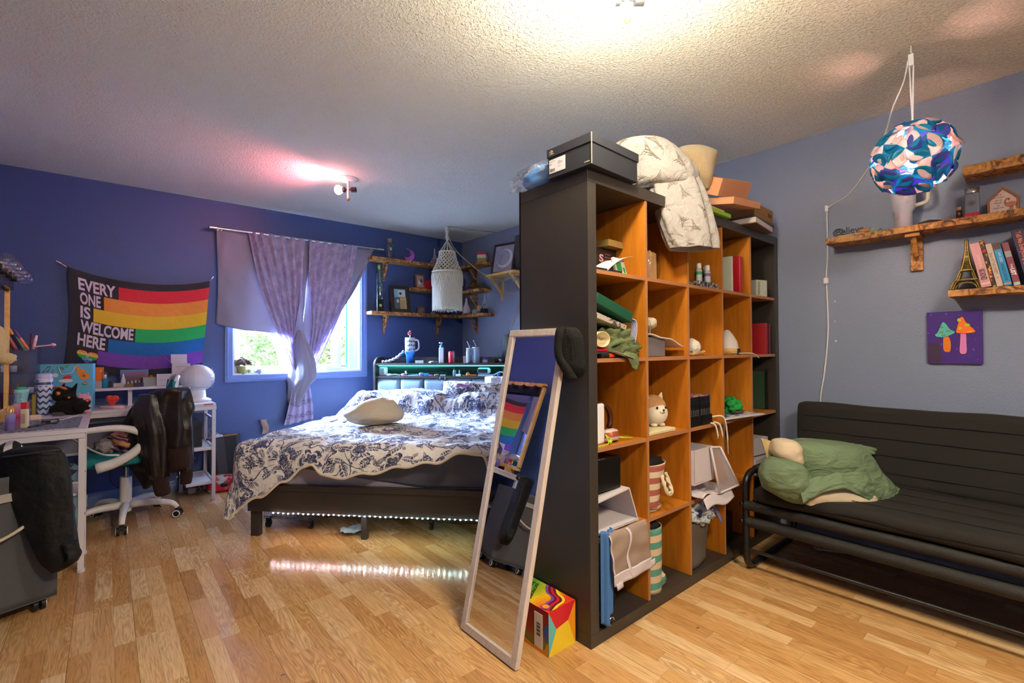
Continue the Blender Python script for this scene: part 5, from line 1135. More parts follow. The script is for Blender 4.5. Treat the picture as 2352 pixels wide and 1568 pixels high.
mb = MB(); p = P(607, 988, 'y', -.06); mb.grid(lambda u, v: (p.x-.02+.05*u+.01*sin(v*5), -.05+.01*sin(u*3+v*4), .40+.13*v), 6, 10); solo('skin_tone_scarf', mb, plain('b09a90', .8), 'beige strip of cloth against the wall behind the bed corner', 'cloth', loc=(p.x, -.05, .40), solid=.01)
# ---------------------------------------------------------------- rustic corner shelves
def board(mb, a, b, th, seed=0):
    """rough-edged board between two corners, top at b.z"""
    x0, y0, x1, y1 = min(a[0], b[0]), min(a[1], b[1]), max(a[0], b[0]), max(a[1], b[1]); z = a[2]
    n = 28; long_x = (x1-x0) > (y1-y0)
    def ring(t):
        e = .004*nz(t*9, seed)+.003*nz(t*25, seed, 2); e2 = .003*nz(t*12, seed, 5)
        if long_x: x = x0+(x1-x0)*t; return [(x, y0-e, z), (x, y1, z), (x, y1, z-th), (x, y0-e2, z-th+e)]
        y = y0+(y1-y0)*t; return [(x0-e, y, z), (x0-e2, y, z-th+e), (x1, y, z-th), (x1, y, z)]
    vs = []; 
    for i in range(n+1): vs += ring(i/n)
    fs = [(i*4+j, i*4+(j+1) % 4, i*4+4+(j+1) % 4, i*4+4+j) for i in range(n) for j in range(4)]+[(3, 2, 1, 0), (n*4, n*4+1, n*4+2, n*4+3)]
    return mb.add(vs, fs)
def bracket(wall, pos, z, L=.15, D=.12, wd=.022, m=None):
    """wall 'y': on the back wall at x=pos, wall 'x': on the right wall at y=pos"""
    mb = MB(); q = (lambda a, o, b: (pos+o, -a, b)) if wall == 'y' else (lambda a, o, b: (-a, pos+o, b))
    def bar(p0, p1, t=.018):
        p0, p1 = Vector(p0), Vector(p1); d = (p1-p0).normalized(); n = Vector((-d.y, d.x)); c = []
        for s, p in ((-1, p0), (1, p0), (1, p1), (-1, p1)): r = p+n*s*t/2; c.append(r)
        vs = [q(max(c_.x, .0005), o, c_.y) for o in (-wd/2, wd/2) for c_ in c]; mb.add(vs, [(0, 1, 2, 3), (7, 6, 5, 4)]+[(i, i+4, (i+1) % 4+4, (i+1) % 4) for i in range(4)])
    bar((.010, z), (.010, z-L)); bar((.012, z-.010), (D, z-.010)); bar((.014, z-L*.75), (D*.85, z-.014), .016)
    return mb
def shelf(name, lab, z, boards, brs, th=.032, m=None, group=None):
    b0 = boards[0]; t = thing(name, lab, 'shelf', ((b0[0]+b0[2])/2, (b0[1]+b0[3])/2, z), group=group)
    for i, (x0, y0, x1, y1) in enumerate(boards): part('board', board(MB(), (x0, y0, z), (x1, y1, z), th, i+z*7), m or M_burnt, t, bevel=.002)
    for w_, p, L in brs: part('bracket', bracket(w_, p, z-th, L), m or M_burnt, t)
    return t
SZ = (2.105, 1.82, 1.545)
shelf('corner_shelf', 'torched wood corner shelf, topmost of three in the corner', SZ[0], [(-1.215, -.165, -.004, -.004), (-.165, -.63, -.004, -.167)], [('y', -1.02, .19), ('y', -.36, .19), ('x', -.30, .19)])
shelf('corner_shelf', 'short torched wood corner shelf between two longer ones', SZ[1], [(-.76, -.165, -.004, -.004), (-.165, -.58, -.004, -.167)], [('y', -.36, .19), ('x', -.30, .17)])
shelf('corner_shelf', 'torched wood corner shelf, lowest of three above the headboard', SZ[2], [(-1.225, -.165, -.004, -.004), (-.165, -.63, -.004, -.167)], [('y', -1.02, .19), ('y', -.36, .19), ('x', -.30, .19)])
def SY(px, k, y=-.10): q = P(px, 600, 'y', y); return Vector((q.x, y, SZ[k]+.001))
def SX(px, k, x=-.09): q = P(px, 600, 'x', x); return Vector((x, q.y, SZ[k]+.001))
c = SY(895, 0); t = thing('cork_bottle', 'clear glass bottle with cork holding a string of lights on the top corner shelf', 'bottle', c)
part('glass', MB().lathe([(0, 0), (.048, 0), (.05, .01), (.05, .15), (.03, .172), (.024, .178), (.024, .19), (.022, .19), (.022, .178), (.047, .15), (.047, .012), (0, .008)], M=T(c)), M_glass, t); part('cork', MB().lathe([(.02, .178), (.027, .215), (0, .216)], M=T(c)), plain('a47c5c', .8), t)
part('paper_charm', MB().box((-.01, 0, .08), (.004, .004, .11), M=T(c)).box((.008, -.01, .11), (.02, .003, .03), M=T(c), mi=1), [plain('c24a5a', .5), plain('d8cf8a', .5)], t)
c = SY(938, 0, -.09); mb = MB(); pts = [(cos(a)*.062, sin(a)*.062) for a in [(-2.3+i*.205) for i in range(20)]]; inner = [(cos(a)*.056+.0-.028, sin(a)*.050+.022) for a in [(-2.05+i*.19) for i in range(20)]][::-1]
mm = frame(c+Vector((-.015, -.02, .062)), (1, 0, 0), (0, 0, 1)); mb.prism(pts+inner, .03, mm); solo('crescent_moon', mb, mat('purple_glitter', rough=.5, fn=lambda: mixc(noi(coord(), 60, 3), hx('6a2f9c'), hx('e07ad8'))), 'glittery purple crescent moon ornament on the top corner shelf', 'ornament', loc=c)
def eiffel(name, lab, base, h, w_, mats, words=None, rz=0, density=1):
    t = thing(name, lab, 'figurine', base); M = T(base) @ Rz(rz); mb = MB(); r = w_*.045
    def half(z):   # half width at relative height
        if z < .17: return .5-.62*z*1.15
        if z < .40: return .33-.62*(z-.17)
        return max(.022, .165*exp(-(z-.40)*3.9)+.008)
    for sx in (-1, 1):
        for sy in (-1, 1):
            mb.tube([M @ Vector((sx*half(z)*w_, sy*half(z)*w_, z*h)) for z in [i/30 for i in range(31)]], r*.8, 5)
            if density:
                pts = []
                for i in range(13):
                    z = i/12*.36; hw = half(z); th_ = .10*(1-z*1.2); pts.append(M @ Vector((sx*(hw-th_*(1))*w_, sy*hw*w_, z*h)))
                mb.tube(pts, r*.6, 4)
                for i in range(6):
                    z = i/6*.36; z2 = z+.06; mb.tube([M @ Vector((sx*half(z)*w_, sy*half(z)*w_, z*h)), M @ Vector((sx*(half(z2)-.09*(1-z2))*w_, sy*half(z2)*w_, z2*h))], r*.4, 4); mb.tube([M @ Vector((sx*(half(z)-.09*(1-z))*w_, sy*half(z)*w_, z*h)), M @ Vector((sx*half(z2)*w_, sy*half(z2)*w_, z2*h))], r*.4, 4)
    for z, e in ((.19, 1.18), (.21, 1.1), (.385, 1.25), (.40, 1.15)): mb.box((0, 0, z*h), (half(z)*2*w_*e, half(z)*2*w_*e, h*.012), M=M)
    mb.box((0, 0, .945*h), (.085*w_, .085*w_, h*.02), M=M); mb.cyl(M @ Vector((0, 0, .94*h)), M @ Vector((0, 0, 1.0*h)), r*.5)
    for i in range(16):      # lattice of the upper shaft
        z0, z1 = .40+.54*i/16, .40+.54*(i+1)/16
        for sy in (-1, 1):
            mb.tube([M @ Vector((-half(z0)*w_, sy*half(z0)*w_, z0*h)), M @ Vector((half(z1)*w_, sy*half(z1)*w_, z1*h))], r*.4, 4); mb.tube([M @ Vector((half(z0)*w_, sy*half(z0)*w_, z0*h)), M @ Vector((-half(z1)*w_, sy*half(z1)*w_, z1*h))], r*.4, 4)
    for sy in (-1, 1):
        for rot in (0, 1):
            arc = [(cos(a)*.33*w_, sy*.44*w_, sin(a)*.14*h) for a in [pi*i/14 for i in range(15)]]; mb.tube([M @ (Rz(pi/2*rot) @ Vector(p)) for p in arc], r*.6, 4)
    part('tower', mb, mats[0], t)
    if len(mats) > 1: part('core', MB().lathe([(.10*w_, .42*h), (.02*w_, .93*h)], M=M, n=4), mats[1], t)
    if words:
        mb = MB(); 
        for i, ch in enumerate(words): text(mb, ch, plane(frame((0, 0, 0), (1, 0, 0), (0, 0, 1))), 0, 0, .001, .001) if 0 else None
        for i, ch in enumerate(words):
            z = (.84-.062*i)*h; s = half(z/h)*w_*1.5; text(mb, ch, plane(M @ frame((-s/2, -half(z/h)*w_-.0015, z-.02*h), (1, 0, 0), (0, 0, 1)), .001), 0, 0, s, .045*h, bold=.02)
        part('lettering', mb, mats[0], t)
    return t
c = SY(998, 0, -.10)
t = eiffel('tower_figurine', 'white patterned tower figurine on the top corner shelf behind the macrame lantern', c, .185, .085, [plain('c4c0c8', .5)])
part('figurine_skin', MB().lathe([(.052, 0), (.030, .05), (.014, .10), (.004, .17)], M=T(c) @ Rz(pi/4), n=4, sm=False), mat('tower_print', rough=.6, fn=lambda: mixc(noi(coord(), 150, 2).gt(.5), hx('b7b2ba'), hx('4a4650'))), t)
c = SX(1108, 0); t = thing('tin_box', 'square tin box with red lid and flower pattern on the top corner shelf', 'tin', c); M = T(c) @ Rz(.75)
part('box_body', MB().box((0, 0, .045), (.10, .10, .09), M=M), mat('tin_flower_print', rough=.4, fn=lambda: (lambda z: mixc(z.gt(.05), mixc(noi(coord(), 60, 2).gt(.5), hx('7d8a2c'), hx('a8702c')), mixc(noi(coord(), 140, 1).gt(.58), hx('d6d2d0'), hx('b0303c'))))(sep(coord())[2])), t, bevel=.002)
part('lid', MB().box((0, 0, .10), (.105, .105, .025), M=M), plain('b51f30', .35), t, bevel=.003)
def photo_frame(name, lab, cat, c, w_, h, rz, lean, fc, border, printer, M=None, depth=.018):
    M = M or (T(c) @ Rz(rz) @ Rx(-lean)); t = thing(name, lab, cat, M=T(c)); F_ = M @ frame((-w_/2, 0, 0), (1, 0, 0), (0, 0, 1)); mb = MB()
    for a, b in (((0, 0), (w_, border)), ((0, h-border), (w_, h)), ((0, border), (border, h-border)), ((w_-border, border), (w_, h-border))): mb.bb((a[0], a[1], -depth), (b[0], b[1], 0), M=F_)
    part('frame', mb, fc, t, bevel=.002); printer(t, F_, w_, h, border); return t
def pr(t, F_, w_, h, b):
    mb = MB().bb((b, b, -.008), (w_-b, h-b, -.006), M=F_); 
    mb.bb((b+.005, h*.56, -.0055), (b+.05, h-b-.006, -.0045), 1, F_); mb.bb((b+.045, h*.56, -.005), (w_-b-.012, h-b-.008, -.004), 2, F_); mb.flat(circ(w_*.52, h*.70, .016, 14), F_, 3, -.003)
    mb.bb((b+.004, b+.004, -.0055), (w_*.5, h*.55, -.0045), 4, F_); mb.bb((w_*.48, b+.003, -.005), (w_-b-.004, h*.58, -.004), 5, F_); mb.flat(circ(w_*.36, h*.42, .013, 12, .02), F_, 2, -.003)
    for i in range(7): mb.bb((w_*.52+.005*(i % 2), b+.012+i*.012, -.0035), (w_*.52+.045-.006*(i % 3), b+.0145+i*.012, -.003), 6, F_)
    part('collage', mb, [plain('3c4a50', .5), plain('6fb4c9', .5), plain('b9c6d0', .5), plain('4a2c34', .5), plain('4f5a5c', .5), plain('b59d6a', .6), plain('3b3428', .6)], t)
M_dkfr = mat('dark_brown_frame', hx('2b1f22'), .4)
photo_frame('framed_picture', 'dark brown framed collage of cards leaning on the lowest corner shelf', 'picture frame', SY(922, 2, -.13), .215, .30, -.10, .18, M_dkfr, .038, pr)
c = SY(872, 2, -.10); t = thing('dried_leaf_tube', 'tall clear tube with green leaves and a dark base between two corner shelves', 'glass tube', c)
part('glass_tube', MB().lathe([(.038, 0), (.038, .50)], M=T(c)), clear('thin_clear_tube', (.86, .95, .95), .08, .6), t); part('dark_base', MB().lathe([(0, .002), (.036, .002), (.036, .125), (0, .125)], M=T(c)), plain('15211f', .3), t); part('gold_label', MB().flat(circ(0, 0, .016, 6), frame(c+Vector((-.008, -.0385, .062)), (1, .0, 0), (0, 0, 1))), plain('b59d52', .4), t)
mb = MB(); rnd = random.Random(9)
for i in range(60):
    z = .14+.34*i/60; a = rnd.random()*6.28; q = c+Vector((.02*cos(a), .02*sin(a), z)); e = Vector((rnd.gauss(0, 1), rnd.gauss(0, 1), rnd.gauss(0, 1))).normalized()*.016; g = e.orthogonal().normalized()*.011; mb.add([q-e, q-g, q+e, q+g], [(0, 1, 2, 3)])
mb.tube([c+Vector((0, 0, .12)), c+Vector((.005, 0, .3)), c+Vector((-.003, 0, .49))], .002, 5); part('leaves', mb, plain('3f6b4c', .7), t)
mb = MB().ball(c+Vector((-.012, -.012, .46)), (.014, .01, .022), amp=.3); part('lime_leaf', mb, plain('9fc43c', .6), t)
mb = MB().bb((-.045, -.003, 0), (.045, .003, .08), M=T(SY(968, 2, -.09)) @ Rx(-.2)); mm = T(SY(968, 2, -.09)) @ Rx(-.2) @ frame((0, -.0042, .025), (1, 0, 0), (0, 0, 1)); mb.tube([mm @ Vector((.024*cos(a)-.012, .018*sin(a), 0)) for a in [i*.3 for i in range(21)]], .0016, 4, 1); mb.tube([mm @ Vector((-.02+.05*i/12, .025+.014*sin(i*.26)-i*.001, 0)) for i in range(13)], .0025, 4, 1); mb.ball(mm @ Vector((-.012, 0, 0)), .006, n=8, mi=1)
solo('eye_print_card', mb, [plain('6b584c', .7), plain('b9b4a0', .6)], 'brown card with a printed eye beside the framed collage', 'card', loc=SY(968, 2, -.09))
soft('white_shell', 'small cream shell on the lowest corner shelf below the lantern', 'shell', SY(994, 2, -.12), (.03, .02, .012), 'a9a292', 4)
soft('purple_crystals', 'cluster of purple crystals on the lowest corner shelf', 'crystals', SY(1022, 2, -.12), (.06, .03, .016), '5f3a5c', 5, .9, 14)
def pr2(t, F_, w_, h, b):
    mb = MB().bb((b, b, -.008), (w_-b, h-b, -.006), M=F_); mb.flat(circ(w_*.4, h*.42, .02, 12, .028), F_, 1, -.004); mb.flat(circ(w_*.62, h*.55, .018, 12, .022), F_, 2, -.003); part('photo', mb, [plain('9a9296', .5), plain('c9c2bc', .5), plain('5c4a44', .5)], t)
photo_frame('framed_picture', 'small orange-brown wooden frame on the middle corner shelf', 'picture frame', SY(967, 1, -.13), .115, .16, .05, .15, plain('8a4a24', .4), .014, pr2)
soft('red_plush_heart', 'shiny red rounded pouch beside the wooden frame on the middle corner shelf', 'pouch', SY(985, 1, -.12), (.06, .03, .055), 'b5152c', 7, .25)
soft('purple_geode', 'dark purple glittering lamp on the middle corner shelf right of the lantern', 'lamp', SX(1064, 1, -.12), (.022, .03, .085), '3a2f6c', 3, .4)
c = SX(1088, 1, -.09); soft('brown_beads', 'cluster of brown wooden beads on the middle corner shelf', 'beads', c, (.05, .06, .038), '6f5030', 9, .9, 12); 
mb = MB(); 
c = SX(1071, 2, -.09); t = thing('goose_figurine', 'white goose figurine with orange beak and feet on the lowest corner shelf', 'figurine', c)
part('body', MB().lathe([(0, .012), (.045, .02), (.052, .05), (.042, .09), (.022, .125), (.014, .165), (.013, .19), (0, .20)], M=T(c)), plain('c9c6d4', .5), t); part('beak', MB().lathe([(.012, .188), (.010, .205), (0, .212)], M=T(c)), plain('d8662c', .5), t)
for s in (-1, 1): part('foot', MB().ball(c+RT*.032*s-FW*.02+Vector((0, 0, .016)), (.018, .018, .016)), plain('e06a1c', .5), t)
soft('white_bow', 'small white bow with dark flecks beside the goose figurine', 'bow', SX(1090, 2, -.1), (.03, .03, .028), 'a9b0a8', 5, .9, 12)
soft('tan_bear', 'round tan ornament behind the silver tower on the lowest corner shelf', 'ornament', SX(1100, 2, -.06)+Vector((0, 0, .02)), (.03, .03, .045), 'b59a70', 2, .3)
soft('pink_charm', 'tiny pink charm left of the silver tower', 'charm', SX(1099, 2, -.12), (.012, .012, .016), 'b8407c', 2, .3)
c = SX(1112, 2, -.09); t = eiffel('tower_figurine', 'slim silver tower figurine on a black cube on the lowest corner shelf', c+Vector((0, 0, .05)), .16, .06, [plain('a9b4c4', .3, metal=.7)]); part('cube_base', MB().box((0, 0, .025), (.06, .06, .05), M=T(c)), M_blk, t)
# pale pine shelf with framed moon picture, braced and roped
t = thing('pine_shelf', 'pale pine shelf with braces and wound rope on the right wall', 'shelf', (-.1, -.95, 1.93))
part('board', MB().bb((-.20, -1.18, 1.915), (-.003, -.72, 1.94)), M_pine, t, bevel=.002)
for y in (-.78, -1.12): part('bracket', bracket('x', y, 1.915, .24, .19, .03), M_pine, t)
mb = MB()
for y in (-.78, -1.12):
    for i in range(5): mb.tube([Vector((-.155+i*.007+.0, y, 1.885-i*.010))+Vector((.013*cos(a), .021*sin(a), .01*cos(a))) for a in [k*.5 for k in range(14)]], .0035, 5)
rp = lambda *p: mb.tube(smooth(p, 16), .0035, 6)
rp(Vector((-.15, -.78, 1.87)), Vector((-.15, -.95, 1.872)), Vector((-.15, -1.12, 1.885))); rp(Vector((-.15, -.78, 1.85)), Vector((-.15, -.95, 1.855)), Vector((-.15, -1.12, 1.87)))
rp(Vector((-.10, -.80, 1.82)), Vector((-.09, -.95, 1.745)), Vector((-.05, -1.13, 1.70))); part('rope', mb, plain('a3977a', .9), t)
def pr3(t, F_, w_, h, b):
    mb = MB().bb((b, b, -.008), (w_-b, h-b, -.006), M=F_); part('print_paper', mb, mat('moon_print_paper', rough=.5, fn=lambda: mixc(noi(coord(), 14, 3), hx('6d6a84'), hx('b3afbe'))), t)
    mb = MB(); a = circ(w_*.55, h*.5, .105, 40); mb.flat(a, F_, 0, -.0045); mb.flat(circ(w_*.49, h*.53, .088, 40), F_, 1, -.0035); part('moon_print', mb, [plain('c9ccd6', .6), plain('9a98ae', .6)], t)
    mb = MB()
    for i, s in enumerate(('I love you', 'to the moon', 'and back')): text(mb, s, plane(F_ @ T((w_*.24+i*.022, h*.30, 0)) @ Rz(1.35), -.0025), 0, 0, .12, .014, shear=.3)
    part('lettering', mb, plain('33303c', .6), t)
photo_frame('framed_picture', 'dark framed moon print leaning on the pale pine shelf', 'picture frame', Vector((-.125, -.90, 1.941)), .30, .34, -math.radians(78), .22, M_dkfr, .024, pr3)
mb = MB().bb((-.06, -1.16, 1.942), (-.045, -1.05, 2.32)); solo('leaning_board', mb, plain('3c3a3c', .5), 'dark edge of a second frame leaning behind the moon picture', 'picture frame', loc=(-.05, -1.1, 1.942))
# macrame lantern
mc = Vector((-.561, -.543, 2.44)); t = thing('macrame_lantern', 'cream macrame hanging lantern below the ceiling in the corner', 'lantern', mc)
M_mac = fabric('cream_cotton_rope', hx('cfcdbb'), 500, .001)
Z1, R1, Z2, R2, Z3, R3 = 2.165, .082, 1.955, .155, 1.545, .150
mb = MB().cyl(mc, mc-Vector((0, 0, .02)), .004); mb.tube([mc-Vector((0, 0, .015)), mc-Vector((0, 0, .16))], .012, 8)
for i in range(9): mb.tube([mc+Vector((.014*cos(a), .014*sin(a), -.02-.014*i)) for a in [k*.6 for k in range(11)]], .005, 5)
part('hanger', mb, M_mac, t)
mb = MB()
for z, r in ((Z1, R1), (Z2, R2)): mb.tube([Vector((mc.x+r*cos(a), mc.y+r*sin(a), z)) for a in [k*2*pi/40 for k in range(40)]], .008, 8, closed=True)
part('ring', mb, M_mac, t)
mb = MB()
for i in range(12): a = i*2*pi/12; mb.tube([mc-Vector((0, 0, .15)), Vector((mc.x+R1*cos(a), mc.y+R1*sin(a), Z1))], .004, 5)
part('suspension_cords', mb, M_mac, t)
mb = MB(); N = 18
for s in (-1, 1):
    for i in range(N):
        pts = []
        for k in range(19):
            f = k/18; r = R1+(R2-R1)*f**1.5+.003*sin(f*pi*8+i); a = 2*pi*i/N+s*f*pi*.55; pts.append(Vector((mc.x+r*cos(a), mc.y+r*sin(a), Z1+(Z2-Z1)*f)))
        mb.tube(pts, .0052, 5)
part('knotted_net', mb, M_mac, t)
mb = MB(); N = 12
for s in (-1, 1):
    for w_ in (0, .012, .024):
        for i in range(N):
            pts = []
            for k in range(13):
                f = k/12; a = 2*pi*(i+s*f*.5)/N; r = R2+.004+w_*.1; pts.append(Vector((mc.x+r*cos(a), mc.y+r*sin(a), Z2-.02-w_-.10*f)))
            mb.tube(pts, .0048, 5)
part('diamond_band', mb, M_mac, t)
mb = MB(); rnd = random.Random(5)
for i in range(110):
    a = 2*pi*i/110; z = Z3+rnd.random()*.02; pts = [Vector((mc.x+(R2-.002+.004*nz(i, f*5))*cos(a+.03*nz(i*3, f*6)), mc.y+(R2-.002)*sin(a+.03*nz(i*3, f*6)), Z2+(z-Z2)*f)) for f in [k/12 for k in range(13)]]
    mb.tube(pts, .0042, 5)
part('fringe', mb, M_mac, t, stuff=True)
a_ = P(1141, 578, 'x', -.40); mb = MB().tube(smooth([Vector((mc.x, mc.y, 2.36)), Vector((mc.x+.06, mc.y-.05, 2.2)), Vector((-.33, -.64, 2.05)), Vector((-.17, -.76, 1.90))], 24), .006, 6); mb.tube([mc+Vector((0, 0, -.004)), Vector((-.35, -.6, 2.425)), Vector((-.06, -.75, 2.41))], .003, 5)
solo('lantern_cord', mb, plain('8f8468', .8), 'beige cord running from the macrame lantern to the pine shelf', 'cord', loc=(-.33, -.64, 2.0))
# dark shade hanging on a rope beside the bookcase
c = Vector((-.20, -1.125, 1.30)); t = thing('hanging_shade', 'dark fabric lampshade on a twisted rope behind the floor mirror', 'lampshade', c)
part('rope', MB().tube([Vector((-.06, -1.14, 1.70)), Vector((-.12, -1.13, 1.5)), c], .005, 6), plain('8f8468', .8), t); part('shade', MB().lathe([(.006, .03), (.015, .0), (.06, -.01), (.10, -.40), (.098, -.40), (.055, -.013)], M=T(c), n=24), plain('2d2a22', .8), t)

# ---------------------------------------------------------------- bookcase room divider
BX, BY0, BY1, TH, tt, CW = -1.85, -3.549, -3.159, .05, .016, .3372
bk = thing('bookcase', 'large black and beech cube bookcase dividing the room', 'bookcase', (BX, BY0, 0))
mb = MB().bb((BX, BY0, 1.80), (-.004, BY1, 1.85)); part('top_panel', mb, M_black, bk, bevel=.001)
part('bottom_panel', MB().bb((BX, BY0, 0), (-.004, BY1, .05)), M_black, bk, bevel=.001)
for x in (BX, -.054): part('side_panel', MB().bb((x, BY0, .0505), (x+.05, BY1, 1.7995)), M_black, bk, bevel=.001)
part('back_panel', MB().bb((BX+.001, BY1+.0005, .004), (-.006, BY1+.012, 1.856)), fabric('black_felt', hx('121212'), 500), bk)
CX = [BX+.05+i*(CW+tt) for i in range(5)]; ZR = [.05+k*(CW+tt) for k in range(5)]     # left edge of each column; floor of each row
def edged(name, a, b):
    mb = MB().bb(a, b); o = part(name, mb, M_orange, bk, bevel=.0008)
    part('edge_banding', MB().bb((a[0], a[1]-.0006, a[2]), (b[0], a[1], b[2])), M_edge, bk)
for i in range(1, 5): edged('divider', (CX[i]-tt, BY0+.004, .0505), (CX[i], BY1, 1.7995))
for i in range(5):
    for k in range(1, 5): edged('shelf', (CX[i]+.0003, BY0+.006, ZR[k]-tt), (CX[i]+CW-.0003, BY1, ZR[k]))
def Zp(px, py, k): q = P(px, py, 'z', ZR[k]+.0008); return q
def inc(col, row, x, y): return Vector((CX[col]+x, BY0+y, ZR[row]+.0008))      # a spot in a compartment, from its front left corner
def incp(col, row, px, dy, z=0): q = P(px, 800, 'y', BY0+dy); return Vector((q.x, BY0+dy, ZR[row]+.0008+z))
def bx(name, lab, cat, c, d, col, rz=0, rough=.5, bevel=.002, M=None, **k):
    mb = MB().box((0, 0, d[2]/2), d); return solo(name, mb, plain(col, rough) if isinstance(col, str) else col, lab, cat, M=T(c) @ Rz(rz) @ (M or Matrix()), local=True, bevel=bevel, **k)
def sheet_(name, lab, cat, c, w_, d, col, curl=.04, rz=0, th=.001, n=20, tilt=0, fn=None, m=None):
    mb = MB().grid(lambda u, v: (w_*(u-.5), d*(v-.5), (fn(u, v) if fn else curl*u**2.5)+.002), n, n); return solo(name, mb, m or plain(col, .7), lab, cat, M=T(c) @ Rz(rz) @ Rx(tilt), local=True, solid=th)
# row 4 is the top row
c = incp(0, 4, 1388, .19); t = thing('game_box', 'black game box with pink lettering in the top left compartment', 'box', c)
part('box_body', MB().box((0, 0, .07), (.17, .06, .14), M=T(c)), plain('1f1712', .4), t, bevel=.002)
mb = MB(); fr = frame(c+Vector((-.02, -.0305, 0)), (1, 0, 0), (0, 0, 1)); text(mb, 'S', plane(fr, .001), -.05, .075, .03, .035, bold=.03); text(mb, 'FOR THE', plane(fr, .001), .05, .09, .045, .014, bold=.02); text(mb, 'GIRLS', plane(fr, .001), .05, .06, .045, .022, bold=.03)
for i in range(6): text(mb, 'GAME NIGHT', plane(fr, .001), -.012, .04+i*.014, .045, .006)
part('lettering', mb, plain('c98fa8', .5), t)
bx('gold_box', 'olive gold hinged box on top of the black game box', 'box', c+Vector((.03, -.02, .1415)), (.18, .10, .03), '8a7240', .05, .35)
sheet_('paper_sheets', 'curling white printed sheets at the front of the top left compartment', 'papers', incp(0, 4, 1403, .07), .17, .11, 'd6d4dc', fn=lambda u, v: .075*sin(u*1.45)**.9+.003, m=mat('printed_paper', rough=.7, fn=lambda: mixc(((sep(coord('UV'))[1]*120).sn().gt(.5))*(noi(coord('UV'), 60).gt(.45))*.5, hx('dddbe2'), hx('6b6a72'))))
t = bx('green_packet', 'white packet with green print at the right of the papers', 'packet', incp(0, 4, 1428, .04), (.085, .012, .075), 'cfd3cc', .1, .5, M=Rx(-.25))
part('green_print', MB().box((-.012, -.0068, .035), (.04, .0008, .04)).box((.025, -.0068, .02), (.014, .0008, .026)), plain('2f9a4c', .5), t, True)
bx('dark_folder', 'thin dark folder under the curling papers', 'folder', inc(0, 4, .10, .10), (.19, .16, .012), '20202a', .02)
c = incp(1, 4, 1496, .12); t = thing('stick_bag', 'clear bag of wooden craft sticks in the second compartment of the top row', 'bag', c)
mb = MB(); rnd = random.Random(8)
for i in range(26): x = (i % 9)*.0085; y = (i//9)*.012; mb.box((0, 0, .075+rnd.random()*.012), (.008, .0022, .15), M=T(c+Vector((x-.02, y, 0))) @ Ry(-.07+.03*rnd.random()) @ Rx(.05*rnd.random()))
part('craft_sticks', mb, plain('c29a6a', .7), t, stuff=True); part('clear_bag', MB().ball(c+Vector((.02, .01, .075)), (.06, .035, .075), amp=.2, n=24), clear('thin_plastic', (.95, .95, .95), .08, .5, .15), t)
c = incp(2, 4, 1617, .05); t = thing('marble_tray', 'black and white marble tray holding paint bottles in the top row', 'tray', c)
mb = MB(); box_walls(mb, -.105, .105, -.03, .06, 0, .03, .004, M=T(c)); part('tray_body', mb, mat('marble_print', rough=.3, fn=lambda: mixc(noi(coord(), 22, 4, .7, dist=2).gt(.52), hx('2b2a2e'), hx('a9a6a8'))), t)
def paint(x, y, c1, c2, lab):
    p = c+Vector((x, y, .005)); t = thing('paint_bottle', lab, 'paint bottle', p, group='paint bottles on the marble tray')
    part('bottle_body', MB().lathe([(0, 0), (.02, 0), (.02, .085), (.012, .096), (0, .096)], M=T(p), sy=.75), plain('b9bcb8', .4), t); part('label', MB().lathe([(.0205, .012), (.0205, .078)], M=T(p), sy=.76, arc=1.0), mat('label_'+c1, rough=.5, fn=lambda: mixc((sep(coord())[0].gt(.004)).mx(sep(coord())[2].gt(.062)), hx('c4c4c4'), hx(c1))), t); part('cap', MB().lathe([(.013, .094), (.012, .122), (0, .122)], M=T(p)), M_wp, t)
paint(-.045, .0, '3f9a6c', 0, 'green paint bottle, leftmost on the marble tray'); paint(.005, .033, '4fae7c', 0, 'green paint bottle half hidden behind the leftmost one'); paint(.045, .0, '7a5fa4', 0, 'purple paint bottle at the front of the marble tray'); paint(.083, .03, '6a4f94', 0, 'purple paint bottle at the right end of the marble tray')
bx('spotted_book', 'white spotted book beside the red binder', 'book', incp(3, 4, 1664, .07), (.02, .1, .20), 'b9c2b4', 0)
t = bx('red_binder', 'glossy red binder standing in the fourth compartment of the top row', 'binder', incp(3, 4, 1682, .08), (.058, .12, .215), 'a81828', .12, .3, bevel=.008)
t = bx('white_box', 'small white box lettered PERSONA in the top right compartment', 'box', incp(4, 4, 1743, .04), (.10, .05, .10), 'b7b9ae', -.25, .5)
mb = MB(); fr = frame((-.045, -.0258, 0), (1, 0, 0), (0, 0, 1)); text(mb, 'PERSONA', plane(fr @ T((.025, .01, 0)) @ Rz(pi/2), .0008), 0, 0, .08, .016, bold=.02); text(mb, 'SOAP', plane(fr @ T((.075, .012, 0)) @ Rz(pi/2), .0008), 0, 0, .025, .008); part('lettering', mb, plain('3f8a2c', .5), t, True)
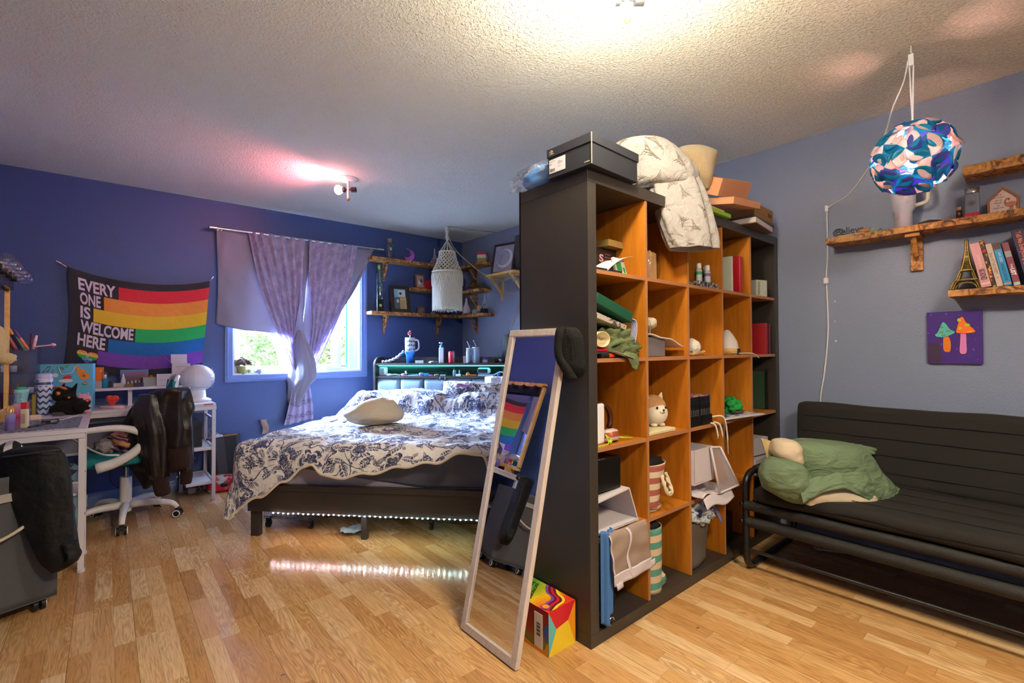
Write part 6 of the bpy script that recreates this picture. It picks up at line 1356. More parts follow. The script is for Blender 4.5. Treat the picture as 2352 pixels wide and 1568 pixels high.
# row 3
c = inc(0, 3, .0, .0)
def soft2(name, lab, cat, c, r, col, seed, amp=.5, fr=8, **k): return soft(name, lab, cat, c, r, col, seed, amp, fr, **k)
M_olive = mat('olive_canvas', hx('5a6440'), .9, bump=lambda: noi(coord(), 20, 3), bd=.015)
mb = MB(); q0 = inc(0, 3, .02, .005)
ol = thing('olive_jacket', 'crumpled olive green garment in the compartment with the green folder', 'garment', inc(0, 3, .18, .1))
part('cloth', MB().ball(inc(0, 3, .19, .10)+Vector((0, 0, .065)), (.13, .09, .068), amp=.55, n=44, fr=11, seed=5), M_olive, ol)
part('cloth_fold', MB().ball(inc(0, 3, .24, .05)+Vector((0, 0, .04)), (.085, .05, .045), amp=.5, n=30, fr=10, seed=9), M_olive, ol)
part('hanging_corner', loft([[inc(0, 3, .17, .01)+Vector((0, 0, .02)), inc(0, 3, .18, -.012), inc(0, 3, .195, -.02)-Vector((0, 0, .035))], [inc(0, 3, .21, .01)+Vector((0, 0, .025)), inc(0, 3, .22, -.014), inc(0, 3, .225, -.02)-Vector((0, 0, .055))], [inc(0, 3, .25, .01)+Vector((0, 0, .02)), inc(0, 3, .255, -.012), inc(0, 3, .245, -.02)-Vector((0, 0, .04))]], 14, 14, lambda u, v: .006*nz(u*5, v*5)), M_olive, ol, solid=.006)
tl = lambda x, y, z: inc(0, 3, x, y)+Vector((0, 0, z))
bx('white_journal', 'white marbled journal lying under the green folder', 'journal', tl(.12, .12, .145), (.24, .17, .022), mat('journal_print', rough=.6, fn=lambda: mixc(noi(coord(), 30, 4, .7).gt(.56), hx('c9c0b4'), hx('5c5550'))), 0, M=Ry(.24))
t = bx('green_diploma_folder', 'dark green diploma folder sloping in the second row left compartment', 'folder', tl(.13, .11, .185), (.25, .19, .045), '0b4a34', 0, .6, M=Ry(.30), bevel=.004)
mb = MB()
for i in range(16):
    q = Vector((.127, -.09+.002*i, .02)); mb.tube(smooth([q, q+Vector((.02, -.01, -.005)), q+Vector((.028+.002*nz(i), -.015, -.04)), q+Vector((.03+.02*nz(i, 3), -.018, -.10-.02*nz(i, 7)))], 10), .0016, 4, i % 2)
part('tassel', mb, [plain('c9c6d2', .7), plain('2c2f7c', .7)], t, True, stuff=False)
bx('mortarboard', 'black graduation cap board leaning above the green folder', 'graduation cap', tl(.11, .20, .205), (.24, .20, .006), '0c0c0e', 0, .7, M=Ry(.30))
t = thing('beige_scoop', 'beige plastic scoop on its side at the front of the crowded compartment', 'scoop', tl(.04, .02, .065)); mb = MB().lathe([(.001, .0), (.03, .004), (.032, .05), (.028, .05), (.026, .008), (0, .008)], M=T(tl(.035, .05, .075)) @ Rx(pi/2) @ Matrix.Diagonal((1.5, 1, 1, 1)), n=24); part('cup', mb, plain('c9b98c', .4), t); part('handle', MB().cyl(tl(.075, .02, .07), tl(.095, .02, .072), .004), plain('c9b98c', .4), t)
bx('red_tin', 'flat red tin beneath the beige scoop', 'tin', tl(.045, .04, .028), (.085, .05, .012), 'c0242c', .02, .35)
bx('dark_case', 'thin dark case under the red tin', 'case', tl(.045, .04, .016), (.08, .05, .011), '3a3438', .02)
pen(tl(.03, .012, .0095), (1, 0, 0), .085, .009, '17171a', 'orange_marker', 'black and orange thick marker lying at the compartment front', 'marker', 'e0401c')
sheet_('paper_slip', 'white paper slip sliding out over the shelf edge', 'paper', tl(.155, -.005, -.004), .12, .035, 'b9b4bc', fn=lambda u, v: .03-.032*u, rz=-.1)
t = thing('grey_storage_box', 'grey textured box in the second compartment of the second row', 'box', inc(1, 3, .09, .12)); part('box_body', MB().box((0, 0, .045), (.17, .18, .09), M=T(inc(1, 3, .095, .12))), plain('6a6468', .8), t, bevel=.004)
sheet_('white_booklet', 'open white booklet draped over the grey box', 'booklet', inc(1, 3, .16, .10)+Vector((0, 0, .055)), .32, .17, 'c3c0c6', fn=lambda u, v: .042-.052*u*u+.004*sin(u*12), th=.005)
t = thing('beige_pouch', 'beige zipped pouch on top of the white booklet', 'pouch', incp(1, 3, 1488, .06, .12)); part('pouch_body', MB().ball(incp(1, 3, 1490, .07, .155), (.032, .04, .028), amp=.2), plain('b7ab96', .8), t); mb = MB(); p = incp(1, 3, 1493, .035, .142); mb.tube([p+Vector((.006*cos(a), 0, .008*sin(a))) for a in [i*.6 for i in range(11)]], .0016, 5, closed=True); mb.box((0, 0, -.022), (.01, .003, .026), M=T(p)); part('zip_pull', mb, plain('b9b08c', .3, metal=.8), t)
soft2('white_shell', 'white ribbed round shell in the third compartment of the second row', 'shell', incp(2, 3, 1588, .05), (.045, .045, .045), 'c9c1b8', 3, .15)
sheet_('envelopes', 'stack of tan envelopes at the front of the third compartment', 'envelopes', inc(2, 3, .10, .06), .17, .08, 'c49a5c', fn=lambda u, v: .006+.012*u*u+.004*nz(u*5, v*4), th=.012)
bx('blue_card', 'small blue card on top of the envelopes', 'card', inc(2, 3, .07, .05)+Vector((0, 0, .02)), (.08, .05, .004), '2c5f8c', .1)
c = incp(3, 3, 1670, .09); t = thing('aroma_diffuser', 'white cone diffuser with a wood base in the fourth compartment', 'diffuser', c); part('wood_base', MB().lathe([(0, 0), (.058, .0), (.062, .02), (.062, .035), (0, .035)], M=T(c)), M_pine, t); part('cone_cover', MB().lathe([(.062, .035), (.055, .075), (.032, .115), (.014, .14), (0, .145)], M=T(c)), plain('d2cdc6', .45), t)
bx('power_brick', 'small black power adapter right of the diffuser', 'adapter', incp(3, 3, 1692, .04), (.035, .03, .035), '0e0e10')
mb = MB().tube(smooth([inc(3, 3, .16, .03)+Vector((0, 0, .012)), inc(3, 3, .22, .03)+Vector((0, 0, .008)), inc(3, 3, .30, -.02)+Vector((0, 0, .006)), inc(3, 3, .36, -.03)-Vector((0, 0, .02))], 24), .003, 6); solo('lamp_cable', mb, plain('c9c0ac', .5), 'cream cord running over the divider edge by the power adapter', 'cord', loc=inc(3, 3, .2, .03))
bx('red_book', 'tall red book in the far right compartment of the second row', 'book', incp(4, 3, 1734, .08), (.035, .14, .19), '9c1c24'); bx('maroon_book', 'dark purple-red book right of the tall red book', 'book', incp(4, 3, 1742, .08), (.022, .14, .185), '5c1834')
# row 2
bx('white_tablet', 'upright white rounded device at the left edge of the middle row', 'device', incp(0, 2, 1375, .06), (.055, .02, .165), M_wp, .1, .4, bevel=.008)
c = incp(0, 2, 1377, .09); t = thing('headphones', 'brown and rose gold headphones in the middle row left compartment', 'headphones', c)
mb = MB().tube([c+Vector((.02+.075*cos(a), .02, .085+.07*sin(a))) for a in [-.6+i*.22 for i in range(20)]], .012, 8); part('headband', mb, plain('4a2416', .4), t); part('ear_cup', MB().lathe([(0, 0), (.045, .0), (.05, .012), (.048, .04), (.03, .05), (0, .05)], M=T(c+Vector((.03, -.02, .0))) @ Rx(-.25)), plain('b9a8a4', .4), t); part('ear_ring', MB().lathe([(.0505, .014), (.0515, .026), (.0505, .036)], M=T(c+Vector((.03, -.02, .0))) @ Rx(-.25)), plain('c26a44', .3, metal=.6), t)
mb = MB(); pts = [inc(0, 2, x, y)+Vector((0, 0, z)) for x, y, z in ((.0, .01, .006), (.07, .01, .006), (.09, .02, .02), (.11, .05, .035), (.13, .03, .01), (.17, .07, .02), (.22, .05, .012), (.27, .03, .006), (.2, .03, .015), (.15, .06, .02), (.12, .03, .02))]; mb.tube(smooth(pts, 60), .0022, 6); mb.ball(inc(0, 2, .1, .02)+Vector((0, 0, .012)), .009); solo('earbud_cable', mb, plain('a8c42c', .4), 'tangled lime green earbud cable on the middle row left shelf', 'earbuds', loc=inc(0, 2, .1, .02))
c = incp(1, 2, 1500, .11); bx('cream_board', 'cream padded board under the dog plush', 'board', inc(1, 2, .13, .10), (.22, .17, .018), 'cdbf98', 0, .7, bevel=.005)
t = thing('dog_plush', 'round white and tan dog plush sitting on the cream board', 'plush toy', c+Vector((0, 0, .019))); c = c+Vector((0, 0, .019))
M_wpl = mat('cream_plush', hx('d8cdbc'), .9, bump=lambda: noi(coord(), 260, 2), bd=.001); M_tan = mat('tan_plush', hx('b98a5e'), .9, bump=lambda: noi(coord(), 160, 3), bd=.003)
fF = Vector((-.35, -.94, 0)); fS = Vector((.94, -.35, 0))
part('body', MB().ball(c+Vector((0, 0, .07)), (.062, .06, .072), n=30), M_wpl, t); part('tan_crown', MB().ball(c+Vector((0, 0, .088))-fF*.006, (.0635, .0615, .060), n=30), M_tan, t); part('face', MB().ball(c+fF*.012+Vector((0, 0, .062)), (.058, .058, .058), n=30), M_wpl, t)
part('muzzle', MB().ball(c+fF*.062+Vector((0, 0, .075)), (.017, .014, .013)), M_wpl, t); part('nose', MB().ball(c+fF*.076+Vector((0, 0, .082)), (.006, .005, .005)), M_blk, t)
for s in (-1, 1): part('eye', MB().ball(c+fF*.06+fS*.024*s+Vector((0, 0, .092)), (.0055, .005, .0065)), M_blk, t); part('ear', MB().cyl(c+fS*.035*s+Vector((0, 0, .125)), c+fS*.046*s+Vector((0, 0, .158)), .016, .003, 12), M_wpl, t); part('foot', MB().ball(c+fF*.03+fS*.022*s+Vector((0, 0, .008)), (.014, .018, .010)), M_wpl, t)
part('mouth', MB().tube([c+fF*.077+fS*x+Vector((0, 0, z)) for x, z in ((-.007, .068), (-.003, .073), (0, .075), (.003, .073), (.007, .068))], .0012, 5), M_blk, t)
soft2('fluffy_ball', 'grey fluffy pompom behind the dog plush', 'pompom', incp(1, 2, 1497, .24), (.05, .05, .085), 'a79a90', 4, .3)
# marker pens in trays
caps = ['b0408c', '6c3fa8', 'c9788c', '3fa06c', '4a7fc4', 'd8a04a', '6fae4c', 'c46a8c', '7a4f34', '3c3fb0']; capn = ['magenta', 'violet', 'dusty pink', 'green', 'blue', 'amber', 'lime', 'rose', 'brown', 'indigo']
c = inc(2, 2, .005, .012); t = thing('marker_tray', 'black tray packed with marker pens in the middle row', 'pen tray', c); mb = MB(); box_walls(mb, .0, .118, .0, .12, 0, .05, .002, M=T(c)); box_walls(mb, .121, .228, .0, .12, 0, .05, .002, M=T(c)); part('tray_body', mb, plain('0b0b0d', .4), t)
protos = []
for k in range(10):
    o = thing('marker_pen', '', 'marker'); part('barrel', MB().box((0, 0, .055), (.0165, .0165, .11)), plain('0d0d10', .35), o, True, bevel=.002); part('cap', MB().box((0, 0, .127), (.0155, .0155, .034)), plain('101014', .35), o, True, bevel=.002); part('cap_end', MB().box((0, 0, .1455), (.0125, .0125, .004)), plain(caps[k], .4), o, True)
    mb = MB(); fr = frame((-.0035, -.0086, .02), (0, 0, 1), (-1, 0, 0)); text(mb, 'MARKER', plane(frame((.002, -.0085, .03), (0, 0, 1), (-1, 0, 0)), .0003), 0, 0, .05, .004); part('lettering', mb, plain('b9b9c0', .5), o, True); protos.append(o)
n = 0; rnd = random.Random(12)
for j in range(5):
    for i in range(12):
        x = .012+i*.0172+(.009 if i > 5 else 0)+.002; y = .014+j*.0215; k = rnd.randrange(10); M = T(c+Vector((x, y, .0022)))
        pos = 'front' if j == 0 else 'second' if j == 1 else 'third' if j == 2 else 'fourth' if j == 3 else 'back'
        side = 'left' if i < 6 else 'right'; lb = 'marker pen with %s cap end, %s row, %s half of the black tray' % (capn[k], pos, side)
        o = copy_tree(protos[k], M, lb); o['group'] = 'marker pens in the black tray'; n += 1
for o in protos:
    for ch in list(o.children): bpy.data.objects.remove(ch)
    bpy.data.objects.remove(o)
# white laces hanging from the marker compartment
mb = MB()
for pts in (((.20, .005, .006), (.215, -.012, -.004), (.225, -.02, -.05), (.228, -.02, -.075)), ((.24, .01, .006), (.262, -.012, -.006), (.275, -.02, -.055), (.278, -.02, -.075)), ((.25, .03, .03), (.30, -.012, .03), (.325, -.02, -.04), (.335, -.022, -.17))): mb.tube(smooth([inc(2, 2, x, y)+Vector((0, 0, z)) for x, y, z in pts], 20), lambda q: .0045 if q < .85 else .0022, 6)
solo('white_laces', mb, plain('cfc8c0', .8), 'white shoelaces hanging over the shelf edge below the marker tray', 'laces', loc=inc(2, 2, .24, .01))
sheet_('printed_cards', 'white printed cards jutting out of the fourth compartment', 'cards', inc(3, 2, .17, .02), .32, .13, 'bdb6b8', fn=lambda u, v: .006+.010*u, rz=-.25, th=.006, m=mat('card_print2', rough=.5, fn=lambda: mixc(noi(coord('UV'), 7, 2).gt(.5)*(sep(coord('UV'))[1].gt(.3)), hx('c4bdc0'), hx('3d4a7c'))))
soft2('green_mask', 'bright green crumpled cloth in the fourth compartment of the middle row', 'cloth', incp(3, 2, 1680, .07, .018), (.07, .05, .045), '1c8f3c', 6, .5)
soft2('brown_wrapper', 'small brown wrapper in front of the green cloth', 'wrapper', incp(3, 2, 1692, .04, .016), (.05, .025, .012), '5c4834', 3, .6)
c = incp(4, 2, 1741, .11); t = thing('wire_crate', 'black plastic grid crate in the far right compartment of the middle row', 'crate', c)
mb = MB()
for i in range(12): mb.bb((-.03, -.06, .01+i*.021), (.09, -.056, .018+i*.021), M=T(c))
for i in range(7): mb.bb((-.03+i*.018, -.062, .0), (-.026+i*.018, -.056, .26), M=T(c))
part('grid_front', mb, M_blk, t); part('green_papers', MB().box((.03, 0, .12), (.11, .09, .235), M=T(c)), plain('2c4a34', .7), t)
# row 1
c = inc(0, 1, .095, .12); t = thing('white_fabric_bin', 'tipped white fabric storage bin with a mesh flap hanging down', 'storage bin', c)
BN = T(inc(0, 1, .005, .01)+Vector((0, 0, .012))) @ Ry(-.0); M_can = fabric('white_canvas', hx('c4bcc2'), 300, .0002)
mb = MB(); W_, D_, H_ = .27, .28, .145
mb.bb((0, 0, 0), (W_, D_, .006), M=BN); mb.bb((0, D_-.006, 0), (W_, D_, H_), M=BN)
mb.add([BN @ Vector(q) for q in ((0, 0, 0), (0, D_, 0), (-.012, D_, H_), (-.012, 0, H_-.02))], [(0, 1, 2, 3)]); mb.add([BN @ Vector(q) for q in ((W_, 0, 0), (W_, D_, 0), (W_-.06, D_, H_), (W_-.06, 0, H_))], [(0, 1, 2, 3)])
mb.add([BN @ Vector(q) for q in ((-.012, 0, H_-.02), (-.012, D_, H_), (W_-.06, D_, H_), (W_-.06, 0, H_))], [(0, 1, 2, 3)]); part('bin_body', mb, M_can, t, solid=.006)
def flap(u, v):
    p = BN @ Vector((.02+u*.255, -.012, 0)); s = v*.235
    return p+Vector((.03*v, -.03*sin(min(1, v*4)*1.57)+.01*nz(u*3, v*4), .012*sin(min(1, v*5)*1.57)-max(0, s-.02)*.98))
part('mesh_flap', MB().grid(flap, 20, 24), mat('beige_mesh', rough=.8, fn=lambda: {'Base Color': mixc(1.0, hx('a08a7c'), hx('a89488')), 'Alpha': noi(coord(), 2).mx(.62)}), t, solid=.002)
mb = MB().grid(lambda u, v: flap(u*1.02-.01, .80+.2*v)+Vector((0, -.003, 0)), 20, 6); mb.grid(lambda u, v: flap(.40+.06*u+.05*sin(v*7), v)+Vector((0, -.003, 0)), 3, 24); mb.grid(lambda u, v: flap(.0+.03*u, v)+Vector((0, -.003, 0)), 2, 20); mb.grid(lambda u, v: flap(.03+.17*u, .97+.1*v)+Vector((0, -.004, 0)), 3, 3); mb.grid(lambda u, v: flap(.97+.14*u, .86+.12*v)+Vector((0, -.004, 0)), 3, 3)
part('flap_trim', mb, M_can, t, solid=.002)
t = bx('black_gift_box', 'black box with silver print standing on the white fabric bin', 'box', BN @ Vector((.10, .12, H_+.004)), (.18, .18, .13), '0d0d10', -.03, .35)
mb = MB(); tp = frame((-.06, -.06, .1305), (1, 0, 0), (0, 1, 0)); mb.tube([tp @ Vector(q) for q in ((.0, .05, .001), (.0, .0, .001), (.05, -.0, .001), (.05, .05, .001))], .002, 4); text(mb, 'BOX', plane(tp, .001), .01, -.03, .05, .015); part('print', mb, plain('a9a9b4', .3), t, True)
def f_str(a, b, k, ph=0): return lambda: mixc(((sep(coord())[2]*k+ph+sep(coord())[0]*2).sn()).gt(0), hx(a), hx(b))
M_rope = plain('c9bda2', .9)
c = inc(1, 1, .07, .10); t = thing('striped_beach_bag', 'red and cream striped fabric bag with rope handle leaning in its compartment', 'bag', c)
SM = T(c) @ Ry(.18)
mb = MB().grid(lambda u, v: SM @ Vector(((.07+.03*v)*cos(2*pi*u)*(1+.04*sin(6*pi*u+v*5)), (.075+.01*v)*sin(2*pi*u), .02+.20*v+.02*cos(2*pi*u)*v)), 36, 16, cu=True); mb.ball(SM @ Vector((.03, -.02, .025)), (.07, .05, .028), amp=.3); part('bag_body', mb, mat('red_stripe_canvas', rough=.9, fn=f_str('9a5248', 'c4b49c', 118)), t, solid=.004)
pts = [SM @ Vector(q) for q in ((.015, -.085, .17), (.02, -.10, .13), (.045, -.105, .095), (.085, -.10, .10), (.095, -.08, .13), (.082, -.06, .18))]; pp = smooth(pts, 40)
mb = MB(); 
for s in (0, 1): mb.tube([p+Vector((.006*cos(i*.55+s*pi), 0, .006*sin(i*.55+s*pi))) for i, p in enumerate(pp)], .007, 6)
part('rope_handle', mb, M_rope, t); part('dark_contents', MB().ball(SM @ Vector((.01, 0, .215)), (.07, .06, .03), amp=.6, seed=3), plain('15120f', .8), t)
c = inc(2, 1, .02, .0); t = thing('white_fabric_bin', 'white fabric drawer with see-through flap tipped on its side in the third compartment', 'storage bin', c)
mb = MB(); BM2 = T(inc(2, 1, .004, -.01)+Vector((0, 0, .075))); box_walls(mb, 0, .19, .0, .26, 0, .17, .005, M=BM2); mb.add([BM2 @ Vector(q) for q in ((0, -.002, .17), (.13, -.002, .17), (.10, -.003, .012), (0, -.003, .012))], [(0, 1, 2, 3)]); part('bin_body', mb, M_can, t)
mb = MB().grid(lambda u, v: inc(2, 1, .15+.02*v+u*(.04+.10*v), -.02-.035*v-.03*u)+Vector((0, 0, .245-.225*v+.02*u*v)), 12, 16); part('mesh_window', mb, mat('grey_mesh', rough=.7, fn=lambda: {'Base Color': mixc(1.0, hx('9a9296'), hx('9a9296')), 'Alpha': noi(coord(), 2).mx(.6)}), t)
mb = MB()
for a, b in (((0, 0), (0, 1)), ((1, 0), (1, 1)), ((0, 1), (1, 1)), ((0, 0), (1, 0))): mb.tube([inc(2, 1, .15+.02*v+u*(.04+.10*v), -.02-.035*v-.03*u)+Vector((0, 0, .245-.225*v+.02*u*v)) for u, v in (a, ((a[0]+b[0])/2, (a[1]+b[1])/2), b)], .006, 5)
mb.grid(lambda u, v: inc(2, 1, .15+.02*v+(.78+.22*u)*(.04+.10*v), -.024-.035*v-.03*u)+Vector((0, 0, .245-.225*v+.02*(.78+.22*u)*v)), 4, 16); part('window_trim', mb, M_can, t)
t = sheet_('folded_mesh_organizer', 'flattened white mesh organizer lying under the tipped white drawer', 'organizer', inc(2, 1, .15, .06), .28, .22, 'a79fa4', fn=lambda u, v: .02+.012*sin(u*7)+.012*nz(u*4, v*4), th=.004, m=M_can)
part('front_trim', MB().grid(lambda u, v: (-.14+.28*u, -.112-.02*v, .018+.012*sin(u*7)-.045*v), 20, 6), M_can, t, True, solid=.003)
t = bx('paper_stack', 'white boxes stacked in the far right compartment behind the armrest', 'boxes', inc(4, 1, .10, .10), (.20, .20, .09), 'a9a4aa', .05); bx('white_carton', 'upper white carton in the far right compartment', 'carton', inc(4, 1, .12, .12)+Vector((0, 0, .10)), (.22, .2, .10), 'b4afb6', -.1)
# row 0
c = inc(0, 0, .03, .0); t = thing('blue_strap', 'blue fabric strap hanging at the left of the bottom compartment', 'strap', inc(0, 0, .04, .01)+Vector((0, 0, .02)))
part('cloth', loft([[inc(0, 0, x, y)+Vector((0, 0, z)) for z in (.385, .25, .12, z1)] for x, y, z1 in ((.004, -.006, .03), (.03, -.018, .02), (.055, -.012, .05), (.075, -.004, .07))], 20, 30, lambda u, v: .006*sin(u*14)), mat('blue_canvas', hx('3f6ea8'), .8), t, solid=.004)
part('metal_hook', MB().tube([inc(0, 0, .05, -.02)+Vector((.015*cos(a), 0, .03+.015*sin(a))) for a in [i*.4 for i in range(12)]], .0025, 6), M_chrome, t)
soft2('black_bag', 'black bag with white lettering slumped in the bottom left compartment', 'bag', inc(0, 0, .10, .15), (.10, .11, .085), '0d0d0f', 4, .5)
c = inc(1, 0, .075, .085); t = thing('teal_striped_bag', 'teal and cream striped fabric bag in the bottom row', 'bag', c)
mb = MB().grid(lambda u, v: c+Vector(((.072+.006*v)*cos(2*pi*u)*(1+.03*sin(4*pi*u+v*5)), .075*sin(2*pi*u), .0+.29*v)), 36, 16, cu=True); mb.ball(c+Vector((.06, -.03, .03)), (.05, .03, .032), amp=.3); part('bag_body', mb, mat('teal_stripe_canvas', rough=.9, fn=f_str('4f8a7c', 'c4ad90', 105, 1)), t, solid=.004); part('dark_contents', MB().ball(c+Vector((0, 0, .28)), (.065, .065, .035), amp=.5), plain('101012', .8), t)
mb = MB(); rbox(mb, 0, .20, .0, .26, 0, .24, .03, .008, 16, 7); q = MB(); q.merge(mb, T(inc(2, 0, .01, .02))); solo('grey_tote', q, fabric('grey_brown_fabric', hx('5c554e'), 300), 'grey-brown fabric tote in the bottom row under the patterned cloth', 'tote bag', loc=inc(2, 0, .1, .1))
M_bp = mat('blue_white_cotton', rough=.9, fn=lambda: mixc(noi(coord(), 26, 2, .5).gt(.60), hx('b9c6cc'), hx('4b5496')), bump=lambda: noi(coord(), 18, 3), bd=.03)
t = thing('patterned_cloth', 'white and blue patterned cloth bundled on top of the grey tote', 'cloth', inc(2, 0, .12, .06)+Vector((0, 0, .24))); part('cloth', MB().ball(inc(2, 0, .135, .05)+Vector((0, 0, .27)), (.105, .075, .066), amp=.45, n=44, fr=11, seed=8), M_bp, t); part('lilac_cloth', loft([[inc(2, 0, .20, -.01)+Vector((0, 0, .28)), inc(2, 0, .235, -.03)+Vector((0, 0, .20))], [inc(2, 0, .25, 0)+Vector((0, 0, .28)), inc(2, 0, .265, -.02)+Vector((0, 0, .20))]], 6, 6), plain('7c78b4', .8), t, solid=.004)
bx('dark_container', 'dark container in the fourth compartment of the bottom row', 'container', inc(3, 0, .12, .16), (.2, .18, .16), '141216')
# ---------------------------------------------------------------- on top of the bookcase
SB_ = T((-1.868, -3.585, 1.8505)) @ Rz(math.radians(2)); t = thing('shoebox', 'black shoebox with white label at the near corner of the bookcase top', 'shoebox', M=T((-1.868, -3.585, 1.8505)))
part('box_body', MB().bb((0, 0, 0), (.31, .225, .10), M=SB_), plain('26282e', .5), t, bevel=.001); 
mb = MB().bb((-.004, -.004, .085), (.316, .229, .1205), M=SB_); part('lid', mb, plain('2b2d34', .5), t, bevel=.001)
fr = SB_ @ frame((-.0045, .229, 0), (0, -1, 0), (0, 0, 1))
mb = MB(); f4 = plane(fr, .0012)
mb.flat([(.022, .099), (.030, .099), (.038, .105), (.030, .111), (.022, .111), (.030, .105)], fr, 0, .0012)
st = [(.0205+.0045*(1 if i % 2 == 0 else .42)*sin(i*pi/5), .105+.0045*(1 if i % 2 == 0 else .42)*cos(i*pi/5)) for i in range(10)]; mb.flat(st, fr, 0, .0012); text(mb, 'CONVERSE', f4, .016, .0935, .026, .004, bold=.04); text(mb, 'CONVERSE', plane(fr, -.003), .195, .012, .026, .004, bold=.04)
part('logo', mb, plain('c9b99a', .5), t)
fr2 = SB_ @ frame((-.0012, .225, 0), (0, -1, 0), (0, 0, 1)); mb = MB().bb((.008, .018, 0), (.095, .074, .0006), M=fr2)
for i in range(16):
    if i % 3 != 2: mb.bb((.014+i*.0016, .024, .0006), (.0152+i*.0016, .036, .0009), 1, fr2)
text(mb, 'RUN STAR', plane(fr2, .0009), .012, .064, .03, .004, 1); text(mb, '8.5', plane(fr2, .0009), .012, .052, .010, .006, 1, bold=.02); mb.add([fr2 @ Vector((x, y, .0009)) for x, y in ((.055, .046), (.082, .05), (.08, .056), (.068, .058), (.062, .064), (.056, .060))], [list(range(6))], 2); text(mb, '36.5', plane(fr2, .0009), .055, .036, .015, .004, 1)
part('label', mb, [plain('cfcad0', .6), plain('2a2a30', .6), plain('a9a4ac', .6)], t)
mb = MB().bb((-.0046, -.0045, .0), (-.002, -.002, .12), M=SB_); part('torn_edge', mb, plain('c9a87c', .7), t, label='torn tan cardboard edge')
t = thing('plastic_bag', 'clear plastic bag with blue contents beside the shoebox', 'plastic bag', (-1.84, -3.22, 1.851))
mb = MB().ball((-1.80, -3.26, 1.895), (.06, .12, .05), amp=.4, n=30, seed=4); part('blue_contents', mb, mat('blue_foil', hx('4a7fc8'), .5), t)
mb = MB().ball((-1.81, -3.25, 1.894), (.085, .155, .054), amp=.5, n=40, fr=12, seed=2); part('clear_film', mb, clear('crinkled_film', (.96, .98, .97), .15, .5, .12, bump=lambda: noi(coord(), 40, 4, .7)), t)
M_case = fabric('ivory_cotton', hx('d8cfc2'), 300, .0008, bump=None) if 0 else mat('ivory_cotton', hx('a39e9a'), .85, bump=lambda: noi(coord(), 12, 4, .6, dist=.8), bd=.018)
def silfn(rows, ref, th, rip=None):
    R = [Vector((a[0], a[1], a[2])) for a in rows]; K = [Vector((a[3] if len(a) > 3 else 1, 0, 0)) for a in rows]; fwd = Vector((FW.x, FW.y, 0)).normalized()
    def fn(u, v, off=0):
        v = min(1, max(0, v)); q = cr(R, v); c = PW((q.y+q.z)/2, q.x, ref); hw = (PW(q.z, q.x, ref)-PW(q.y, q.x, ref))/2; k = cr(K, v).x; a = 2*pi*u; r = 1+(rip(a, v) if rip else 0)
        d = hw*cos(a)+fwd*(sin(a)*th*k); return c+d*r+(d.normalized()*off if off else Vector((0, 0, 0)))
    return fn
def mini_tower(mb, fn, u, v, rot, s, su, sv):
    L = [((-.5, 0), (-.12, .42)), ((.5, 0), (.12, .42)), ((-.12, .42), (-.02, 1)), ((.12, .42), (.02, 1)), ((-.33, .0), (-.05, .35)), ((.33, 0), (.05, .35)), ((-.32, .22), (.32, .22)), ((-.17, .42), (.17, .42)), ((-.12, .1), (.12, .1)), ((-.08, .55), (.06, .7)), ((.08, .55), (-.06, .7))]
    for a, b in L:
        pts = []
        for k in range(4):
            x = a[0]+(b[0]-a[0])*k/3; y = a[1]+(b[1]-a[1])*k/3; X_, Y_ = x*cos(rot)-y*sin(rot), x*sin(rot)+y*cos(rot); pts.append(fn(u+X_*s*su, v-Y_*s*sv, .0025))
        mb.tube(pts, .0010, 4)
pr_ = Vector((-1.28, -3.44, 2.0)); t = thing('printed_pillow', 'ivory pillow in a tower-print case slumped over the bookcase edge', 'pillow', Vector((-1.25, -3.5, 1.851)))
f1 = silfn([(327, 1440, 1510, .4), (333, 1412, 1530, .8), (350, 1402, 1555), (372, 1410, 1580), (395, 1428, 1600), (415, 1434, 1604), (430, 1436, 1600, .9), (440, 1448, 1580, .6)], pr_, .13, lambda a, v: .03*sin(a*4+v*6)*v+.03*nz(a, v*3)+.03*nz(a*3, v*8, 2))
mb = MB().grid(f1, 60, 40, cu=True); part('pillow_body', mb, M_case, t)
pr2_ = Vector((-1.17, -3.60, 1.9)); f2_ = silfn([(334, 1486, 1525, .3), (352, 1484, 1552, .5), (385, 1488, 1588, .7), (420, 1491, 1612, .8), (460, 1498, 1626, .9), (500, 1510, 1634), (535, 1522, 1641), (560, 1533, 1643), (572, 1540, 1642)], pr2_, .065, lambda a, v: (.10*sin(a*5+v*2.5)+.07*sin(a*9-v*3))*v**.5)
mb = MB().grid(f2_, 80, 50, cu=True); part('hanging_case', mb, M_case, t, solid=.003)
mb = MB(); rnd = random.Random(21)
for i, (u, v, r) in enumerate(((.62, .25, .3), (.70, .5, -.4), (.63, .72, 2.6), (.78, .3, 1.2), (.57, .5, .1), (.72, .82, 1.9), (.80, .62, -.6))): mini_tower(mb, f1, u, v, r, 1, .055, .24)
for i in range(7):
    for j in range(3): mini_tower(mb, f2_, .57+j*.14+.05*(i % 2), .10+i*.13+.02*rnd.random(), rnd.uniform(-1.2, 1.2)+(3 if (i+j) % 2 else 0), 1, .062, .095)
part('tower_print', mb, plain('8a8072', .8), t, label='small grey tower motifs')
c = Vector((-.92, -3.36, 1.99)); mb = sil([(341, 1560, 1592, .4), (347, 1545, 1622, .7), (353, 1540, 1642, .8), (359, 1538, 1647, .9), (372, 1540, 1643), (395, 1552, 1636), (420, 1580, 1630, .9), (440, 1604, 1624, .5)], c, .12, rip=lambda a, v: .03*nz(a, v*3))
solo('fluffy_pillow', mb, mat('cream_faux_fur', hx('cdb284'), 1, bump=lambda: noi(coord(), 150, 3, .8), bd=.01, sheen=.5), 'cream faux fur pillow behind the tower-print pillow on the bookcase', 'pillow', loc=(-.92, -3.36, 1.851))
